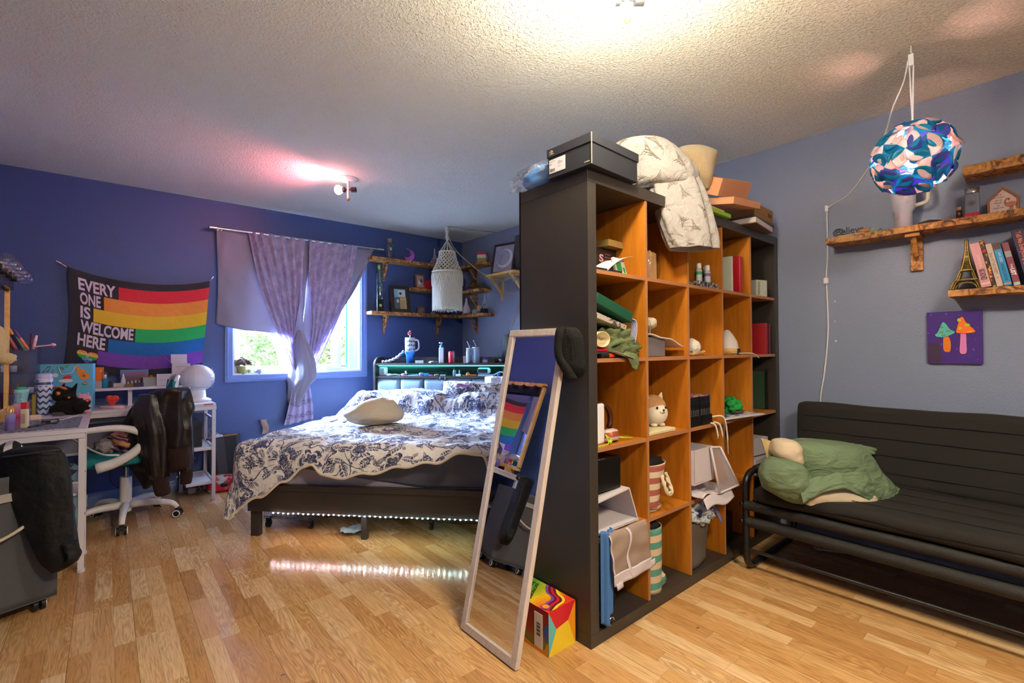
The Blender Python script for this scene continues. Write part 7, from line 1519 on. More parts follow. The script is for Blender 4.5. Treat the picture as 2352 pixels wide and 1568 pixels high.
bx('green_book', 'lime green flat book on the bookcase top beneath the peach boxes', 'book', Vector((-.86, -3.47, 1.851)), (.34, .20, .022), '7aa82c', .0)
bx('teal_book', 'teal and tan thin book lying on the lime green one', 'book', Vector((-.88, -3.46, 1.874)), (.32, .18, .018), mat('teal_tan_split', rough=.5, fn=lambda: mixc(sep(coord())[0].gt(.0), hx('1f8f6c'), hx('b59460'))), .0)
t = thing('peach_box', 'open peach shoebox with its lid stacked on the bookcase top', 'box', (-.62, -3.46, 1.893)); PB = T((-.77, -3.62, 1.905)) @ Ry(-.10) @ Rx(.18)
M_pe = plain('dc9c70', .5); mb = MB(); box_walls(mb, .0, .33, .0, .22, .0, .035, .003, M=PB); part('box_lid', mb, M_pe, t)
mb = MB(); PB2 = T((-.80, -3.55, 1.955)) @ Ry(-.16) @ Rx(.42); box_walls(mb, .0, .36, .0, .22, .0, .09, .003, M=PB2); part('box_body', mb, [M_pe], t); mb = MB().bb((.005, .006, .01), (.34, .216, .07), M=PB2 @ T((0, .0, .0))); part('tissue_lining', mb, plain('e0b98c', .7), t); mb = MB(); fr = PB2 @ frame((.3605, .0, .0), (0, 1, 0), (0, 0, 1)); mb.bb((.06, .02, 0), (.14, .07, .0008), 0, fr)
for i in range(10): mb.bb((.09+i*.004, .03, .0008), (.0915+i*.004, .06, .001), 1, fr)
part('label', mb, [plain('cdbcb4', .6), plain('3a3438', .6)], t)
bx('white_game_box', 'white and brown flat box at the bottom of the stack at the bookcase end', 'box', Vector((-.34, -3.47, 1.851)), (.34, .26, .035), mat('white_brown', rough=.5, fn=lambda: mixc(sep(coord())[2].lt(.006), hx('c4bdba'), hx('6b5434'))), .12)
bx('dark_flat_box', 'dark slate flat box on the white box at the bookcase end', 'box', Vector((-.30, -3.46, 1.887)), (.34, .25, .022), '3a3d48', .05)
t = bx('brown_carton', 'brown cardboard carton topmost of the stack at the bookcase end', 'carton', Vector((-.26, -3.46, 1.910)), (.28, .22, .085), '8a6a3c', .02, .7)
mb = MB(); fr = frame((-.14, -.1105, 0), (1, 0, 0), (0, 0, 1)); text(mb, 'KL', plane(fr, .0008), .03, .05, .03, .025, bold=.03); text(mb, 'fragile handle with care', plane(fr, .0008), .03, .03, .15, .008); 
for i in range(3): mb.bb((.20+i*.02, .035, 0), (.212+i*.02, .058, .0008), M=fr)
part('print', mb, plain('3c2f20', .6), t, True)
# ---------------------------------------------------------------- floor mirror, hat, box
mt0, mt1 = P(1192, 761, 'x', -1.868), P(1316, 757, 'x', -1.868); mb0, mb1 = P(1062, 1442, 'z', .0), P(1182, 1545, 'z', .0)
O = Vector((-2.142, -3.455, 0)); Lx = Vector((0, 1, 0)); top = Vector((-1.866, O.y, mt0.z)); Lu = (top-O); ML = Lu.length; MW = .345
fr = frame(O+Vector((0, MW, 0.004)), (0, -1, 0), Lu)     # x to the right, y up the mirror, z towards the viewer
t = thing('floor_mirror', 'tall white framed mirror leaning against the bookcase end', 'mirror', O)
mb = MB(); b = .03
for a, c in (((0, 0), (MW, b)), ((0, ML-b), (MW, ML)), ((0, b), (b, ML-b)), ((MW-b, b), (MW, ML-b))): mb.bb((a[0], a[1], -.012), (c[0], c[1], .010), M=fr)
part('mirror_frame', mb, mat('whitewashed_wood', rough=.5, fn=woodfn('b9aba2', 'cbbdb4', 'd6cac2', 200, 200, 8)), t, bevel=.002)
mb = MB()
for a, c in (((b-.004, b-.004), (MW-b+.004, b)), ((b-.004, ML-b), (MW-b+.004, ML-b+.004)), ((b-.004, b), (b, ML-b)), ((MW-b, b), (MW-b+.004, ML-b))): mb.bb((a[0], a[1], .004), (c[0], c[1], .006), M=fr)
part('inner_bead', mb, plain('9a8f8a', .4), t)
part('mirror_panel', MB().bb((b, b, -.008), (MW-b, ML-b, .002), M=fr), M_mirror, t)
hr = fr @ Vector((MW-.045, ML-.05, .05))
M_hat = mat('black_fleece', hx('0e0e0e'), .95, bump=lambda: noi(coord(), 200, 3), bd=.003)
t = thing('black_hat', 'black fleece beanie hooked on the top right corner of the floor mirror', 'hat', hr)
part('crown', sil([(752, 1288, 1322, .5), (758, 1283, 1332, .8), (775, 1278, 1345), (800, 1275, 1354), (825, 1276, 1360), (842, 1282, 1362), (855, 1296, 1358, .8), (865, 1310, 1345, .5)], hr, .055, rip=lambda a, v: .03*sin(a*3+v*4)), M_hat, t)
part('brim', sil([(750, 1279, 1302, .5), (765, 1275, 1296), (795, 1272, 1290), (820, 1274, 1294), (845, 1286, 1312), (868, 1300, 1326, .7)], hr-FW*.045, .022), M_hat, t)
part('seam', MB().tube(smooth([PW(1305, 756, hr-FW*.06), PW(1318, 780, hr-FW*.075), PW(1322, 820, hr-FW*.075)], 16), .0022, 5), plain('060606', .9), t)
# box on the floor
O = Vector((-2.005, -3.475, .0)); t = thing('colorful_box', 'rainbow printed cardboard box lettered BOROSILICATE beside the floor mirror', 'box', O)
bw, bl, bh = .147, .27, .165
cols = ['d8401c', 'e8921c', 'e8c82c', '7ab02c', 'c8202c', '7c3f9c', '5fb4b4', '2c5fa8', '5c1c2c', 'e8e4d8', '1c1a1c']; mats_ = [plain(c, .4) for c in cols]
def f_grad(a, b, c, ax, s, o):
    def f():
        k = sep(coord())[ax]*s+o+noi(coord(), 9)*.35; return ramp(k, [(.15, hx(a)), (.5, hx(b)), (.85, hx(c))])
    return f
g1 = mat('box_gradient_top', rough=.35, fn=f_grad('d83a1c', 'e8c41c', '5c9a2c', 1, 4.5, -.15)); g2 = mat('box_gradient_side', rough=.35, fn=f_grad('6f8f2c', 'a8401c', '8c141c', 2, 5.5, -.1)); g3 = mat('box_gradient_end', rough=.35, fn=f_grad('c89a1c', 'c8a01c', 'b8381c', 2, 6, .0))
mb = MB(); v = [O+Vector((x*bw, y*bl, z*bh)) for x in (0, 1) for y in (0, 1) for z in (0, 1)]
mb.add(v, [(1, 5, 7, 3)], 0); mb.add(v, [(0, 1, 3, 2)], 1); mb.add(v, [(0, 4, 5, 1)], 2); mb.add(v, [(2, 3, 7, 6), (4, 6, 7, 5), (0, 2, 6, 4)], 1)
part('box_body', mb, [g1, g2, g3], t)
fe = frame(O+Vector((0, -.0008, 0)), (1, 0, 0), (0, 0, 1)); mb = MB()
mb.flat([(0, bh), (bw, bh), (bw*.72, bh*.62), (bw*.28, bh*.55)], fe, 4, .001); mb.flat([(0, bh), (bw*.28, bh*.55), (0, 0)], fe, 6, .001); mb.flat([(bw, bh), (bw, 0), (bw*.72, bh*.62)], fe, 1, .001); mb.flat([(0, 0), (bw*.28, bh*.55), (bw*.72, bh*.62), (bw, 0)], fe, 2, .0006)
fs_ = frame(O+Vector((-.0008, bl, 0)), (0, -1, 0), (0, 0, 1)); mb.bb((bl-.075, .015, 0), (bl-.03, .145, .001), 9, fs_)
for i in range(14):
    if i % 4 != 3: mb.bb((bl-.062, .06+i*.0035, .001), (bl-.042, .0622+i*.0035, .0014), 10, fs_)
mb.flat(circ(bl+.0, .085, .022, 20, .035, pi/2, 3*pi/2), fs_, 7, .0006); mb.flat([(bl-.16, 0), (bl-.13, .02), (bl-.08, .012), (bl-.02, .02), (bl, .06), (bl, 0)], fs_, 1, .0005)
ft = frame(O+Vector((0, 0, bh+.0006)), (1, 0, 0), (0, 1, 0))
def band(pts, wd, mi, z):
    L = []; R_2 = []
    for i, p in enumerate(pts):
        a = Vector(pts[max(0, i-1)]); b_ = Vector(pts[min(len(pts)-1, i+1)]); d = (b_-a).normalized(); n = Vector((-d.y, d.x)); L.append(Vector(p)+n*wd/2); R_2.append(Vector(p)-n*wd/2)
    for i in range(len(pts)-1): mb.add([ft @ Vector((min(bw, max(0, q.x)), min(bl, max(0, q.y)), z)) for q in (R_2[i], R_2[i+1], L[i+1], L[i])], [(0, 1, 2, 3)], mi)
wv = [Vector((x, y)) for x, y in ((-.0, .035), (.04, .05), (.075, .055), (.095, .075), (.105, .11), (.13, .14), (.15, .15))]
wv = [cr([Vector((p.x, p.y, 0)) for p in wv], i/20).to_2d() for i in range(21)]
for k, (mi, off) in enumerate(((5, .0), (8, -.010), (4, -.020), (8, -.029), (2, -.038))): band([(p.x-off*.6, p.y+off) for p in wv], .011, mi, .0004+k*.0001)
for r_, mi in ((.018, 5), (.014, 1), (.011, 2)): mb.flat(circ(.022, .035, r_, 20), ft, mi, .0012+.0002*(5-mi))
for i in range(4): mb.bb((.0+i*.01, .062+i*.013, .0005), (.06+i*.01, .0645+i*.013, .0009), 1, ft)
tf = plane(ft @ T((.02, .115, 0)) @ Rz(.55), .0016); text(mb, 'BOROSILICATE', tf, 0, 0, .125, .014, 10, bold=.02)
tf = plane(ft @ T((.015, .165, 0)) @ Rz(.3), .0016); text(mb, 'GLASS PIPE', tf, 0, 0, .115, .022, 10, bold=.04); text(mb, 'CLEAN', tf, .02, .03, .09, .022, 10, bold=.04)
part('box_print', mb, mats_, t)

# ---------------------------------------------------------------- right wall shelves and their things
shelf('wall_shelf', 'long torched wood shelf on the right wall below the pendant lamp', 1.768, [(-.15, -5.25, -.004, -3.857)], [], .034)
sh = bpy.data.objects['wall_shelf']
for y in (-4.235, -4.95):
    mb = MB(); mb.bb((-.02, y-.025, 1.55), (-.0005, y+.025, 1.715)); mb.bb((-.125, y-.03, 1.715), (-.0005, y+.03, 1.734)); mb.add([Vector((x, y+s*.011, z)) for s in (-1, 1) for x, z in ((-.02, 1.60), (-.105, 1.715), (-.075, 1.715), (-.02, 1.64))], [(0, 1, 2, 3), (7, 6, 5, 4), (0, 4, 5, 1), (1, 5, 6, 2), (2, 6, 7, 3), (3, 7, 4, 0)]); mb.cyl((-.021, y, 1.575), (-.0195, y, 1.575), .003)
    part('bracket', mb, M_burnt, sh, bevel=.002)
shelf('wall_shelf', 'torched wood shelf with books, lowest on the right wall', 1.422, [(-.165, -5.1, -.004, -4.372)], [], .032)
shelf('wall_shelf', 'torched wood shelf partly behind the pendant lamp, uppermost on the right wall', 2.01, [(-.15, -5.2, -.004, -4.43)], [], .045)
def RX(px, py, x, z): q = P(px, py, 'x', x); return Vector((x, q.y, z+.001))
FR = lambda c: frame(c, (0, -1, 0), (0, 0, 1))      # faces -x: x to the viewer's right
c = RX(1962, 540, -.11, 1.768); t = thing('word_sign', 'black metal word sign reading believe on the long wall shelf', 'sign', c)
mb = MB(); f = FR(c+Vector((0, .10, 0))); text(mb, 'Believe', plane(f, 0), .015, .012, .13, .04, bold=.01); q = MB(); part('lettering', mb, plain('1a1a1c', .5), t, solid=.004); part('scroll', MB().tube([f @ Vector((.025+.028*cos(a)*(1-a*.04), .028+.024*sin(a)*(1-a*.04), 0)) for a in [i*.35 for i in range(30)]], .0022, 5), plain('1a1a1c', .5), t); part('base_strip', MB().bb((.02, .0, -.01), (.15, .010, .01), M=f), plain('c4a878', .6), t)
mb = MB().ball(RX(1985, 537, -.10, 1.768)+Vector((0, 0, .018)), (.018, .034, .016), amp=.2, M=None); solo('tan_stone', mb, plain('b5713c', .4), 'glossy tan shell on the long wall shelf right of the word sign', 'shell', loc=RX(1985, 537, -.10, 1.768))
soft('green_stone', 'pale green stone beside the tan shell', 'stone', RX(2005, 533, -.09, 1.768), (.02, .04, .014), '8fa89a', 4)
c = RX(2076, 520, -.085, 1.768); t = thing('handled_tumbler', 'white handled tumbler with small heart prints standing behind the pendant lamp', 'tumbler', c)
part('cup_body', MB().lathe([(0, 0), (.036, 0), (.037, .085), (.050, .105), (.052, .215), (.048, .222), (0, .222)], M=T(c), n=36), plain('c3c0d4', .3), t)
hdl = [c+Vector((0, -.05, .205)), c+Vector((0, -.085, .205)), c+Vector((0, -.098, .19)), c+Vector((0, -.098, .14)), c+Vector((0, -.088, .12)), c+Vector((0, -.05, .112))]; part('handle', MB().tube(smooth(hdl, 20), .010, 10), plain('cfcabf', .35), t)
mb = MB()
for yy, zz in ((.0, .15), (-.025, .125), (.02, .05), (-.005, .075)):
    mb.add([(lambda y_, z_: c+Vector((-sqrt(max(0, (.0525 if zz > .1 else .0385)**2-y_*y_)), y_, z_)))(yy+x*.009, zz+y*.009) for x, y in hp], [list(range(72))])
part('heart_print', mb, plain('d09aa4', .5), t)
soft('dark_pebbles', 'flat dark stones on the long wall shelf right of the tumbler', 'stones', RX(2135, 508, -.08, 1.768), (.025, .05, .012), '3a3430', 3)
soft('grey_pebble', 'small grey stone at the shelf edge right of the dark stones', 'stone', RX(2160, 505, -.07, 1.768), (.02, .03, .013), '8a837c', 8)
c = RX(2203, 498, -.08, 1.768); t = thing('cork_vial', 'tiny corked glass vial on the long wall shelf', 'vial', c); part('glass', MB().lathe([(0, 0), (.011, 0), (.011, .045), (.007, .05), (0, .05)], M=T(c)), plain('3c1f1a', .1), t); part('cork', MB().lathe([(.008, .05), (.009, .065), (0, .066)], M=T(c)), plain('a07c54', .8), t)
c = RX(2234, 492, -.08, 1.768); t = thing('glass_jar', 'square glass jar with a silver lid and red base on the long wall shelf', 'jar', c)
part('glass_body', MB().box((0, 0, .06), (.045, .05, .12), M=T(c)), mat('smoky_jar', hx('8f95a6'), .15, trans=.35), t, bevel=.006); part('lid', MB().lathe([(.026, .12), (.028, .145), (0, .147)], M=T(c)), plain('a9a9b0', .25, metal=.8), t); part('red_liquid', MB().box((0, 0, .012), (.047, .052, .022), M=T(c)), plain('b01f34', .3), t); mb = MB(); 
for i in range(6): a = i*pi/6; mb.tube([FR(c+Vector((-.0245, 0, .07))) @ Vector((.014*cos(a)*s, .014*sin(a)*s, 0)) for s in (-1, 1)], .0008, 4)
part('star_print', mb, plain('4a4f60', .5), t)
c = RX(2303, 485, -.06, 1.768); HPT = FR(c+Vector((0, .05, 0))); t = thing('house_sign', 'house-shaped wooden sign with a copper flamingo on the long wall shelf', 'sign', c)
ho = [(0, 0), (.105, 0), (.105, .075), (.0525, .132), (0, .075)]; hi_ = [(.008, .008), (.097, .008), (.097, .071), (.0525, .120), (.008, .071)]; mb = MB()
for i in range(5): j = (i+1) % 5; mb.add([HPT @ Vector((*p, z)) for z in (-.03, .004) for p in (ho[i], ho[j], hi_[j], hi_[i])], [(0, 1, 2, 3), (7, 6, 5, 4), (0, 4, 5, 1), (2, 6, 7, 3)])
part('wood_frame', mb, plain('8f5c30', .5), t); part('panel', MB().prism(hi_, .002, HPT @ T((0, 0, -.006))), plain('d6b9b4', .6), t)
mb = MB(); 
for i, s in enumerate(('Be a', 'flamingo', 'in a', 'flock', 'of', 'pigeons')): w_ = len(s)*.0052; text(mb, s, plane(HPT, -.003), .036-w_/2, .092-i*.0125, w_, .009, shear=.3)
part('lettering', mb, plain('3a2a2c', .6), t)
mb = MB().flat(circ(.078, .045, .019, 18, .011), HPT, 0, .002); mb.tube([HPT @ Vector((x, y, .003)) for x, y in ((.062, .048), (.058, .06), (.064, .072), (.072, .073), (.073, .066), (.069, .064))], .0024, 6); mb.tube([HPT @ Vector((x, y, .003)) for x, y in ((.078, .036), (.076, .022), (.080, .008))], .0012, 5); mb.tube([HPT @ Vector((x, y, .003)) for x, y in ((.083, .036), (.084, .022), (.082, .008))], .0012, 5); part('flamingo', mb, plain('b56a4c', .4, metal=.3), t)
mb = MB()
for i in range(16): mb.ball(HPT @ Vector((.012+i*.0055, .013+.004*sin(i*2.1), -.002)), .004, n=6, mi=i % 2)
part('leaf_print', mb, [plain('4a6a4a', .7), plain('c4a08c', .7)], t)
# brass tower and books
c = Vector((-.085, -4.433, 1.423)); eiffel('tower_figurine', 'aged brass tower figurine lettered PARIS at the left end of the book shelf', c+Vector((0, .0, 0)), .245, .115, [M_brass, plain('3a3424', .5)], 'PARIS', -pi/2)
def book(y, w_, h, d, col, lean, lab, texts, bot=None, z=1.4235, name='book'):
    M = T((-.145, y, z)) @ Rx(lean); t = thing(name, lab, 'book', M=M, group='books on the lowest right wall shelf')
    part('cover', MB().bb((0, -w_, 0), (d, 0, h)), col if not isinstance(col, str) else plain(col, .45), t, True, bevel=.0015); part('pages', MB().bb((.004, -w_+.0025, h-.001), (d-.003, -.0025, h+.0005)), plain('cfc6b4', .9), t, True)
    f = frame((-.0006, 0, h), (0, 0, -1), (0, -1, 0))       # x down the spine, y across it (left to right)
    mb = MB(); ms = []
    for s, x0, L, hh, c_, *k in texts: ms.append(plain(c_, .5)); text(mb, s, plane(f, .0006), x0*h, w_*(.5-hh/2), L*h, w_*hh, len(ms)-1, bold=k[0] if k else .01)
    if bot:
        for x0, x1, c_ in bot: ms.append(plain(c_, .5)); mb.bb((x0*h, .001, 0), (x1*h, w_-.001, .0005), len(ms)-1, f)
    if ms: part('spine_print', mb, ms, t, True)
ln = -math.radians(10.5)
book(-4.487, .034, .215, .13, 'c68f92', ln, 'thick dusty pink book leaning beside the brass tower', [('JO WATSON', .28, .27, .35, 'dcc0bc'), ('BIG BONED', .60, .24, .62, '3a2430', .03)], [(.90, .94, 'd8b4b0')])
book(-4.523, .013, .225, .13, mat('red_yellow_mottle', rough=.5, fn=lambda: mixc(noi(coord(), 70, 2).gt(.52), hx('2a1c18'), mixc(noi(coord(), 40).gt(.5), hx('b8302c'), hx('c9a03c')))), ln, 'slim dark mottled book right of the dusty pink one', [])
book(-4.538, .021, .205, .13, 'bba79a', ln, 'pale taupe book between the mottled and the blue ones', [('Bitter IS THE SWEET', .22, .5, .5, '7a6a64'), ('*', .78, .03, .3, '8a3a30')])
book(-4.561, .026, .20, .125, '1f86bc', ln, 'bright blue book with a dark photo at its top', [('JOHN GREEN', .20, .24, .45, 'cfe0ea'), ('THE FAULT IN OUR STARS', .48, .40, .4, '16465c', .02)], [(0.0, .14, '5c3a2c'), (.93, .96, 'd8823c')])
book(-4.591, .022, .20, .13, '7c3a4c', ln, 'maroon book with a grey photo band, lettered THE LIST', [('THE', .50, .10, .3, 'e0d4d4', .02), ('LIST', .61, .16, .65, 'e6dcdc', .04)], [(.20, .34, '8f8f90'), (.93, 1.0, '9fb4a8')])
book(-4.632, .036, .255, .14, '38264c', -math.radians(11), 'tall dark purple book lettered Tell Me Everything', [('Tell Me Everything', .05, .52, .6, 'd8784c', .01), ('Laura', .60, .18, .55, 'c43c94', .02)])
book(-4.672, .03, .24, .13, '241c34', -math.radians(11), 'dark purple book at the right edge of the view', [])
# canvas painting
c = Vector((-.0005, -4.271, 1.065)); f = FR(c); W_, H_ = .205, .262
t = thing('canvas_painting', 'small purple canvas painting of two mushrooms on the right wall', 'painting', c); part('canvas', MB().bb((0, 0, 0), (W_, H_, .018), M=f), mat('purple_paint', rough=.6, fn=lambda: mixc(noi(vmul(coord(), (1, 2, 1)), 38, 4, .7).gt(.66), hx('3f1c7c'), hx('7a5cb0'))), t)
mb = MB(); S_ = lambda pts: [(x*W_, y*H_) for x, y in pts]
sm2 = lambda pts, n=40: [(p.x, p.y) for p in [cr([Vector((*q, 0)) for q in pts+[pts[0]]], i/n) for i in range(n)]]
teal = sm2([(.15, .56), (.20, .60), (.27, .75), (.31, .80), (.36, .76), (.43, .66), (.52, .60), (.42, .54), (.30, .51), (.18, .52)]); orange = sm2([(.54, .60), (.57, .72), (.62, .87), (.67, .88), (.71, .80), (.78, .72), (.87, .63), (.86, .59), (.70, .575), (.58, .58)])
st1 = sm2([(.31, .53), (.39, .53), (.44, .40), (.43, .24), (.37, .22), (.31, .25), (.30, .40)]); st2 = sm2([(.62, .58), (.71, .58), (.72, .40), (.72, .22), (.66, .18), (.60, .22), (.61, .40)])
for k, (pts, mi) in enumerate(((st1, 1), (st2, 2), (teal, 0), (orange, 3))):
    n = len(pts); cx = sum(p[0] for p in pts)/n; cy = sum(p[1] for p in pts)/n; mb.flat(S_([(cx+(p[0]-cx)*1.06, cy+(p[1]-cy)*1.06) for p in pts]), f, 5, .0186+k*.0002); mb.flat(S_(pts), f, mi, .0188+k*.0002)
for x, y, rx, ry in ((.60, .83, .035, .035), (.74, .73, .05, .028), (.615, .67, .035, .025), (.79, .605, .055, .012)): mb.flat(S_(circ(x, y, rx, 14, ry)), f, 4, .0198)
for x, y in ((.27, .70), (.27, .60), (.40, .62), (.31, .545)): mb.flat(S_(circ(x, y, .035, 12, .016)), f, 5, .0197); mb.flat(S_(circ(x, y, .028, 12, .010)), f, 6, .0199)
mb.flat(S_([(.015, .02), (.26, .02), (.26, .30), (.20, .40), (.015, .40)]), f, 7, .0184)
part('mushroom_picture', mb, [plain('55b4ac', .6), plain('d8741c', .6), plain('d880bc', .6), plain('f0701c', .6), plain('b4c41c', .6), plain('1c1420', .6), plain('a89a3c', .6), plain('3c2448', .6)], t)
# plaster marks on the wall
for i, (x, y, a) in enumerate(((1918, 692, 1), (1918, 738, .8), (1920, 783, 1.3))):
    q = P(x, y, 'x', 0); mb = MB().ball((-.0005, q.y, q.z), (.0012, .004*a, .005*a)); solo('wall_anchor', mb, plain('c4bfc4', .6), ('white plastic wall anchor, %s of three left of the mushroom painting' % ('topmost', 'middle', 'lowest')[i]), 'wall anchor', loc=(-.0005, q.y, q.z))
# ---------------------------------------------------------------- pendant lamp
pc = Vector((-.65, -4.33, 1.955)); t = thing('pendant_lamp', 'round interlocking swirl pendant lamp in blue, white and coral', 'pendant lamp', (-.65, -4.33, 2.44))
g = (1+sqrt(5))/2; iv = [Vector(p).normalized() for p in [(0, s*1, u*g) for s in (-1, 1) for u in (-1, 1)]+[(s*1, u*g, 0) for s in (-1, 1) for u in (-1, 1)]+[(u*g, 0, s*1) for s in (-1, 1) for u in (-1, 1)]]
edges = [(i, j) for i in range(12) for j in range(i+1, 12) if (iv[i]-iv[j]).length < 1.1]; RL = .143
def f_sw(a, b, ph):
    def f():
        u, v, z = sep(coord('UV')); k = ((u*12.566+v*v*2.3+ph).cs()).gt(.1-v*.35); return mixc(k, hx(a), hx(b))
    return f
M_l = [mat('lamp_panel_a', rough=.35, transl=(.45,), fn=f_sw('1590c0', 'f3e6e8', 0)), mat('lamp_panel_b', rough=.35, transl=(.5,), fn=f_sw('5f63c8', '1c9cc8', 1)), mat('lamp_panel_c', rough=.35, transl=(.55,), fn=f_sw('f6d9d6', '1b88b8', 2))]
for k, (i, j) in enumerate(edges):
    cdir = (iv[i]+iv[j]).normalized(); ax = (iv[i]-iv[j]).normalized(); ay = cdir.cross(ax)
    def fn(u, v, cdir=cdir, ax=ax, ay=ay, k=k):
        th = 2*pi*u; s = v; A, B_ = .55, .42
        rho = 1/sqrt((cos(th)/A)**2+(sin(th)/B_)**2); arm = max(0, .5+.5*cos(4*th)); rho *= .70+.52*arm**1.5
        tw = th+1.15*s**2.2; r = rho*s; d = (cdir+ax*(r*cos(tw))+ay*(r*sin(tw))).normalized()
        h = RL*(1+.05*cos(s*2.2)+.15*s*s*arm*(.6+.4*cos(2*th+k))-.05*s*(1-arm)); return pc+Matrix.Diagonal((1, 1, 1.02)).to_3x3() @ (d*h)
    part('swirl_panel', MB().grid(fn, 48, 9, cu=True), M_l[(0, 2, 1, 0, 2, 1, 0)[(i+j*2+k) % 7]], t, solid=.0012)
    # curled hook tips
mb = MB().ball(pc, (.035, .035, .042)); part('lamp_bulb', mb, mat('coral_bulb', (1, .6, .5), .4, emit=(1, .42, .32), es=30), t)
part('socket', MB().cyl(pc+Vector((0, 0, .04)), pc+Vector((0, 0, .13)), .02), M_wp, t)
part('ceiling_hook', MB().tube([Vector((-.65, -4.33, 2.44)), Vector((-.65, -4.33, 2.42)), Vector((-.658, -4.33, 2.41)), Vector((-.65, -4.335, 2.395))], .003, 6), M_wp, t); part('cord_clip', MB().box((-.65, -4.33, 2.375), (.02, .02, .05)), M_wp, t, bevel=.003)
mb = MB()
for d in (-.008, .008): mb.tube(smooth([Vector((-.65+d*.3, -4.33+d, 2.38)), Vector((-.65, -4.33+d*.5, 2.25)), pc+Vector((0, 0, .12))], 12), .0035, 6)
W1 = Vector((-.006, -3.826, 1.975)); fwd_l = PW(2038, 300, Vector((-.55, -4.22, 2.08))); mb.tube(smooth([Vector((-.65, -4.32, 2.38)), PW(2075, 190, Vector((-.62, -4.30, 2.27))), PW(2050, 250, Vector((-.58, -4.27, 2.15))), PW(2032, 310, Vector((-.48, -4.2, 2.08))), PW(1995, 385, Vector((-.35, -4.09, 2.03))), PW(1950, 445, Vector((-.18, -3.96, 1.99))), PW(1915, 468, Vector((-.05, -3.86, 1.99))), W1], 50), .0035, 6)
part('cord', mb, M_wp, t)
mb = MB().tube(smooth([W1, Vector((-.006, -3.826, 1.7)), Vector((-.006, -3.818, 1.55)), Vector((-.006, -3.822, 1.25)), Vector((-.006, -3.80, 1.0)), Vector((-.01, -3.775, .80)), Vector((-.02, -3.76, .3))], 40), .0042, 6)
part('wall_cord', mb, M_wp, t); part('wall_clip', MB().box((-.008, -3.826, 1.975), (.014, .018, .035)), M_wp, t, bevel=.003); part('cord_switch', MB().box((-.010, -3.818, 1.545), (.018, .024, .036)), M_wp, t, bevel=.004)
# ---------------------------------------------------------------- ceiling spot fixtures
def fixture(c, lab, em, es, lit):
    t = thing('ceiling_spotlight', lab, 'ceiling light', c); part('base_plate', MB().lathe([(0, -.022), (.05, -.022), (.07, -.008), (.072, 0), (0, 0)], M=T(c), n=40), M_wp, t)
    part('stem', MB().cyl(c-Vector((0, 0, .02)), c-Vector((0, 0, .15)), .009), plain('d8d4d0', .3), t); part('finial', MB().ball(c-Vector((0, 0, .157)), .012), plain('b97a3a', .3, metal=.5), t)
    for k, (dx, m) in enumerate(((1, 0), (-1, 1))):
        d = RT*dx; q = c-Vector((0, 0, .085)); part('spot_arm', MB().cyl(q, q+d*.035, .006), M_blk, t); part('lamp_socket', MB().cyl(q+d*.025, q+d*(.058 if dx > 0 else .045), .020), M_blk, t)
    q = c-Vector((0, 0, .085)); d = -RT; part('spot_bulb', MB().lathe([(0, .10), (.022, .098), (.034, .085), (.036, .07), (.022, .045), (.014, .03)], M=frame(q, UP, RT).to_4x4() @ Matrix() if 0 else T(q) @ d.to_track_quat('Z', 'Y').to_matrix().to_4x4()), mat('lit_bulb_'+lit, em, .3, emit=em, es=es), t)
    return t
fixture(Vector((-1.887, -1.243, 2.44)), 'white ceiling spotlight with a glowing red bulb near the window', (1, .78, .60), 7, 'red')
fixture(Vector((-1.90, -3.776, 2.44)), 'white ceiling spotlight at the top edge above the bookcase', (1, .93, .82), 25, 'warm')
c = Vector((-2.3, -5.5, 2.44)); t = thing('added_fill_dome', 'white flush dome added behind the viewer as housing for the fill light', 'ceiling light', c)  # glowing dome made up to house the rear fill, out of view
part('base_plate', MB().lathe([(0, -.02), (.28, -.02), (.28, 0), (0, 0)], M=T(c), n=40), M_wp, t); part('fill_dome_cover', MB().lathe([(.27, -.02), (.24, -.05), (.15, -.068), (0, -.074)], M=T(c), n=40), mat('fill_dome_glow', (1, .95, .85), .4, emit=(1, .87, .66), es=6), t)
# ---------------------------------------------------------------- futon
ft0 = Vector((-.75, -3.66, 0)); t = thing('futon', 'black metal futon sofa with charcoal cushions on the right', 'futon', ft0); FY0, FY1, FX = -3.655, -5.65, -.75
M_fm = mat('black_enamel', hx('17171a'), .35, spec=.6)
def loop(y):
    pts = []; x0, x1, z0, z1, r = FX, -.10, .017, .50, .075
    for cx, cz, a0 in ((x0+r, z0+r, pi), (x1-r, z0+r, 1.5*pi), (x1-r, z1-r, 0), (x0+r, z1-r, .5*pi)):
        for i in range(7): a = a0+i*pi/12; pts.append((cx+r*cos(a), y, cz+r*sin(a)))
    return pts
for y in (FY0, FY1):
    part('side_frame', MB().tube(loop(y), .017, 12, closed=True), M_fm, t); mb = MB().tube([(-.62, y, .50), (-.22, y, .50)], .023, 12); part('arm_pad', mb, M_blk, t)
M_foam = mat('black_foam_sleeve', hx('191817'), .6, bump=lambda: noi(coord(), 260, 3), bd=.003, spec=.6)
for z, r, m, x in ((.345, .024, M_foam, -.765), (.258, .028, M_foam, -.745), (.115, .0085, M_fm, -.75)):
    part('front_rail', MB().cyl((x, FY1, z), (x, FY0-.005, z), r, n=20), m, t)
part('rear_rail', MB().cyl((-.12, FY1, .30), (-.12, FY0, .30), .016), M_fm, t); part('slat_deck', MB().bb((-.74, FY1+.03, .352), (-.14, FY0-.03, .372)), M_fm, t)
for z in (.345, .258): part('knob', MB().ball((-.75, FY0+.02, z-.005), .014), M_fm, t)
M_fut = mat('charcoal_upholstery', hx('1e1b19'), .9, bump=lambda: noi(vmul(coord(), (300, 60, 300)), 1, 3), bd=.001)
mb = MB(); rbox(mb, -.80, -.13, FY1+.04, FY0-.04, .372, .452, .036, .006, 50, 4)
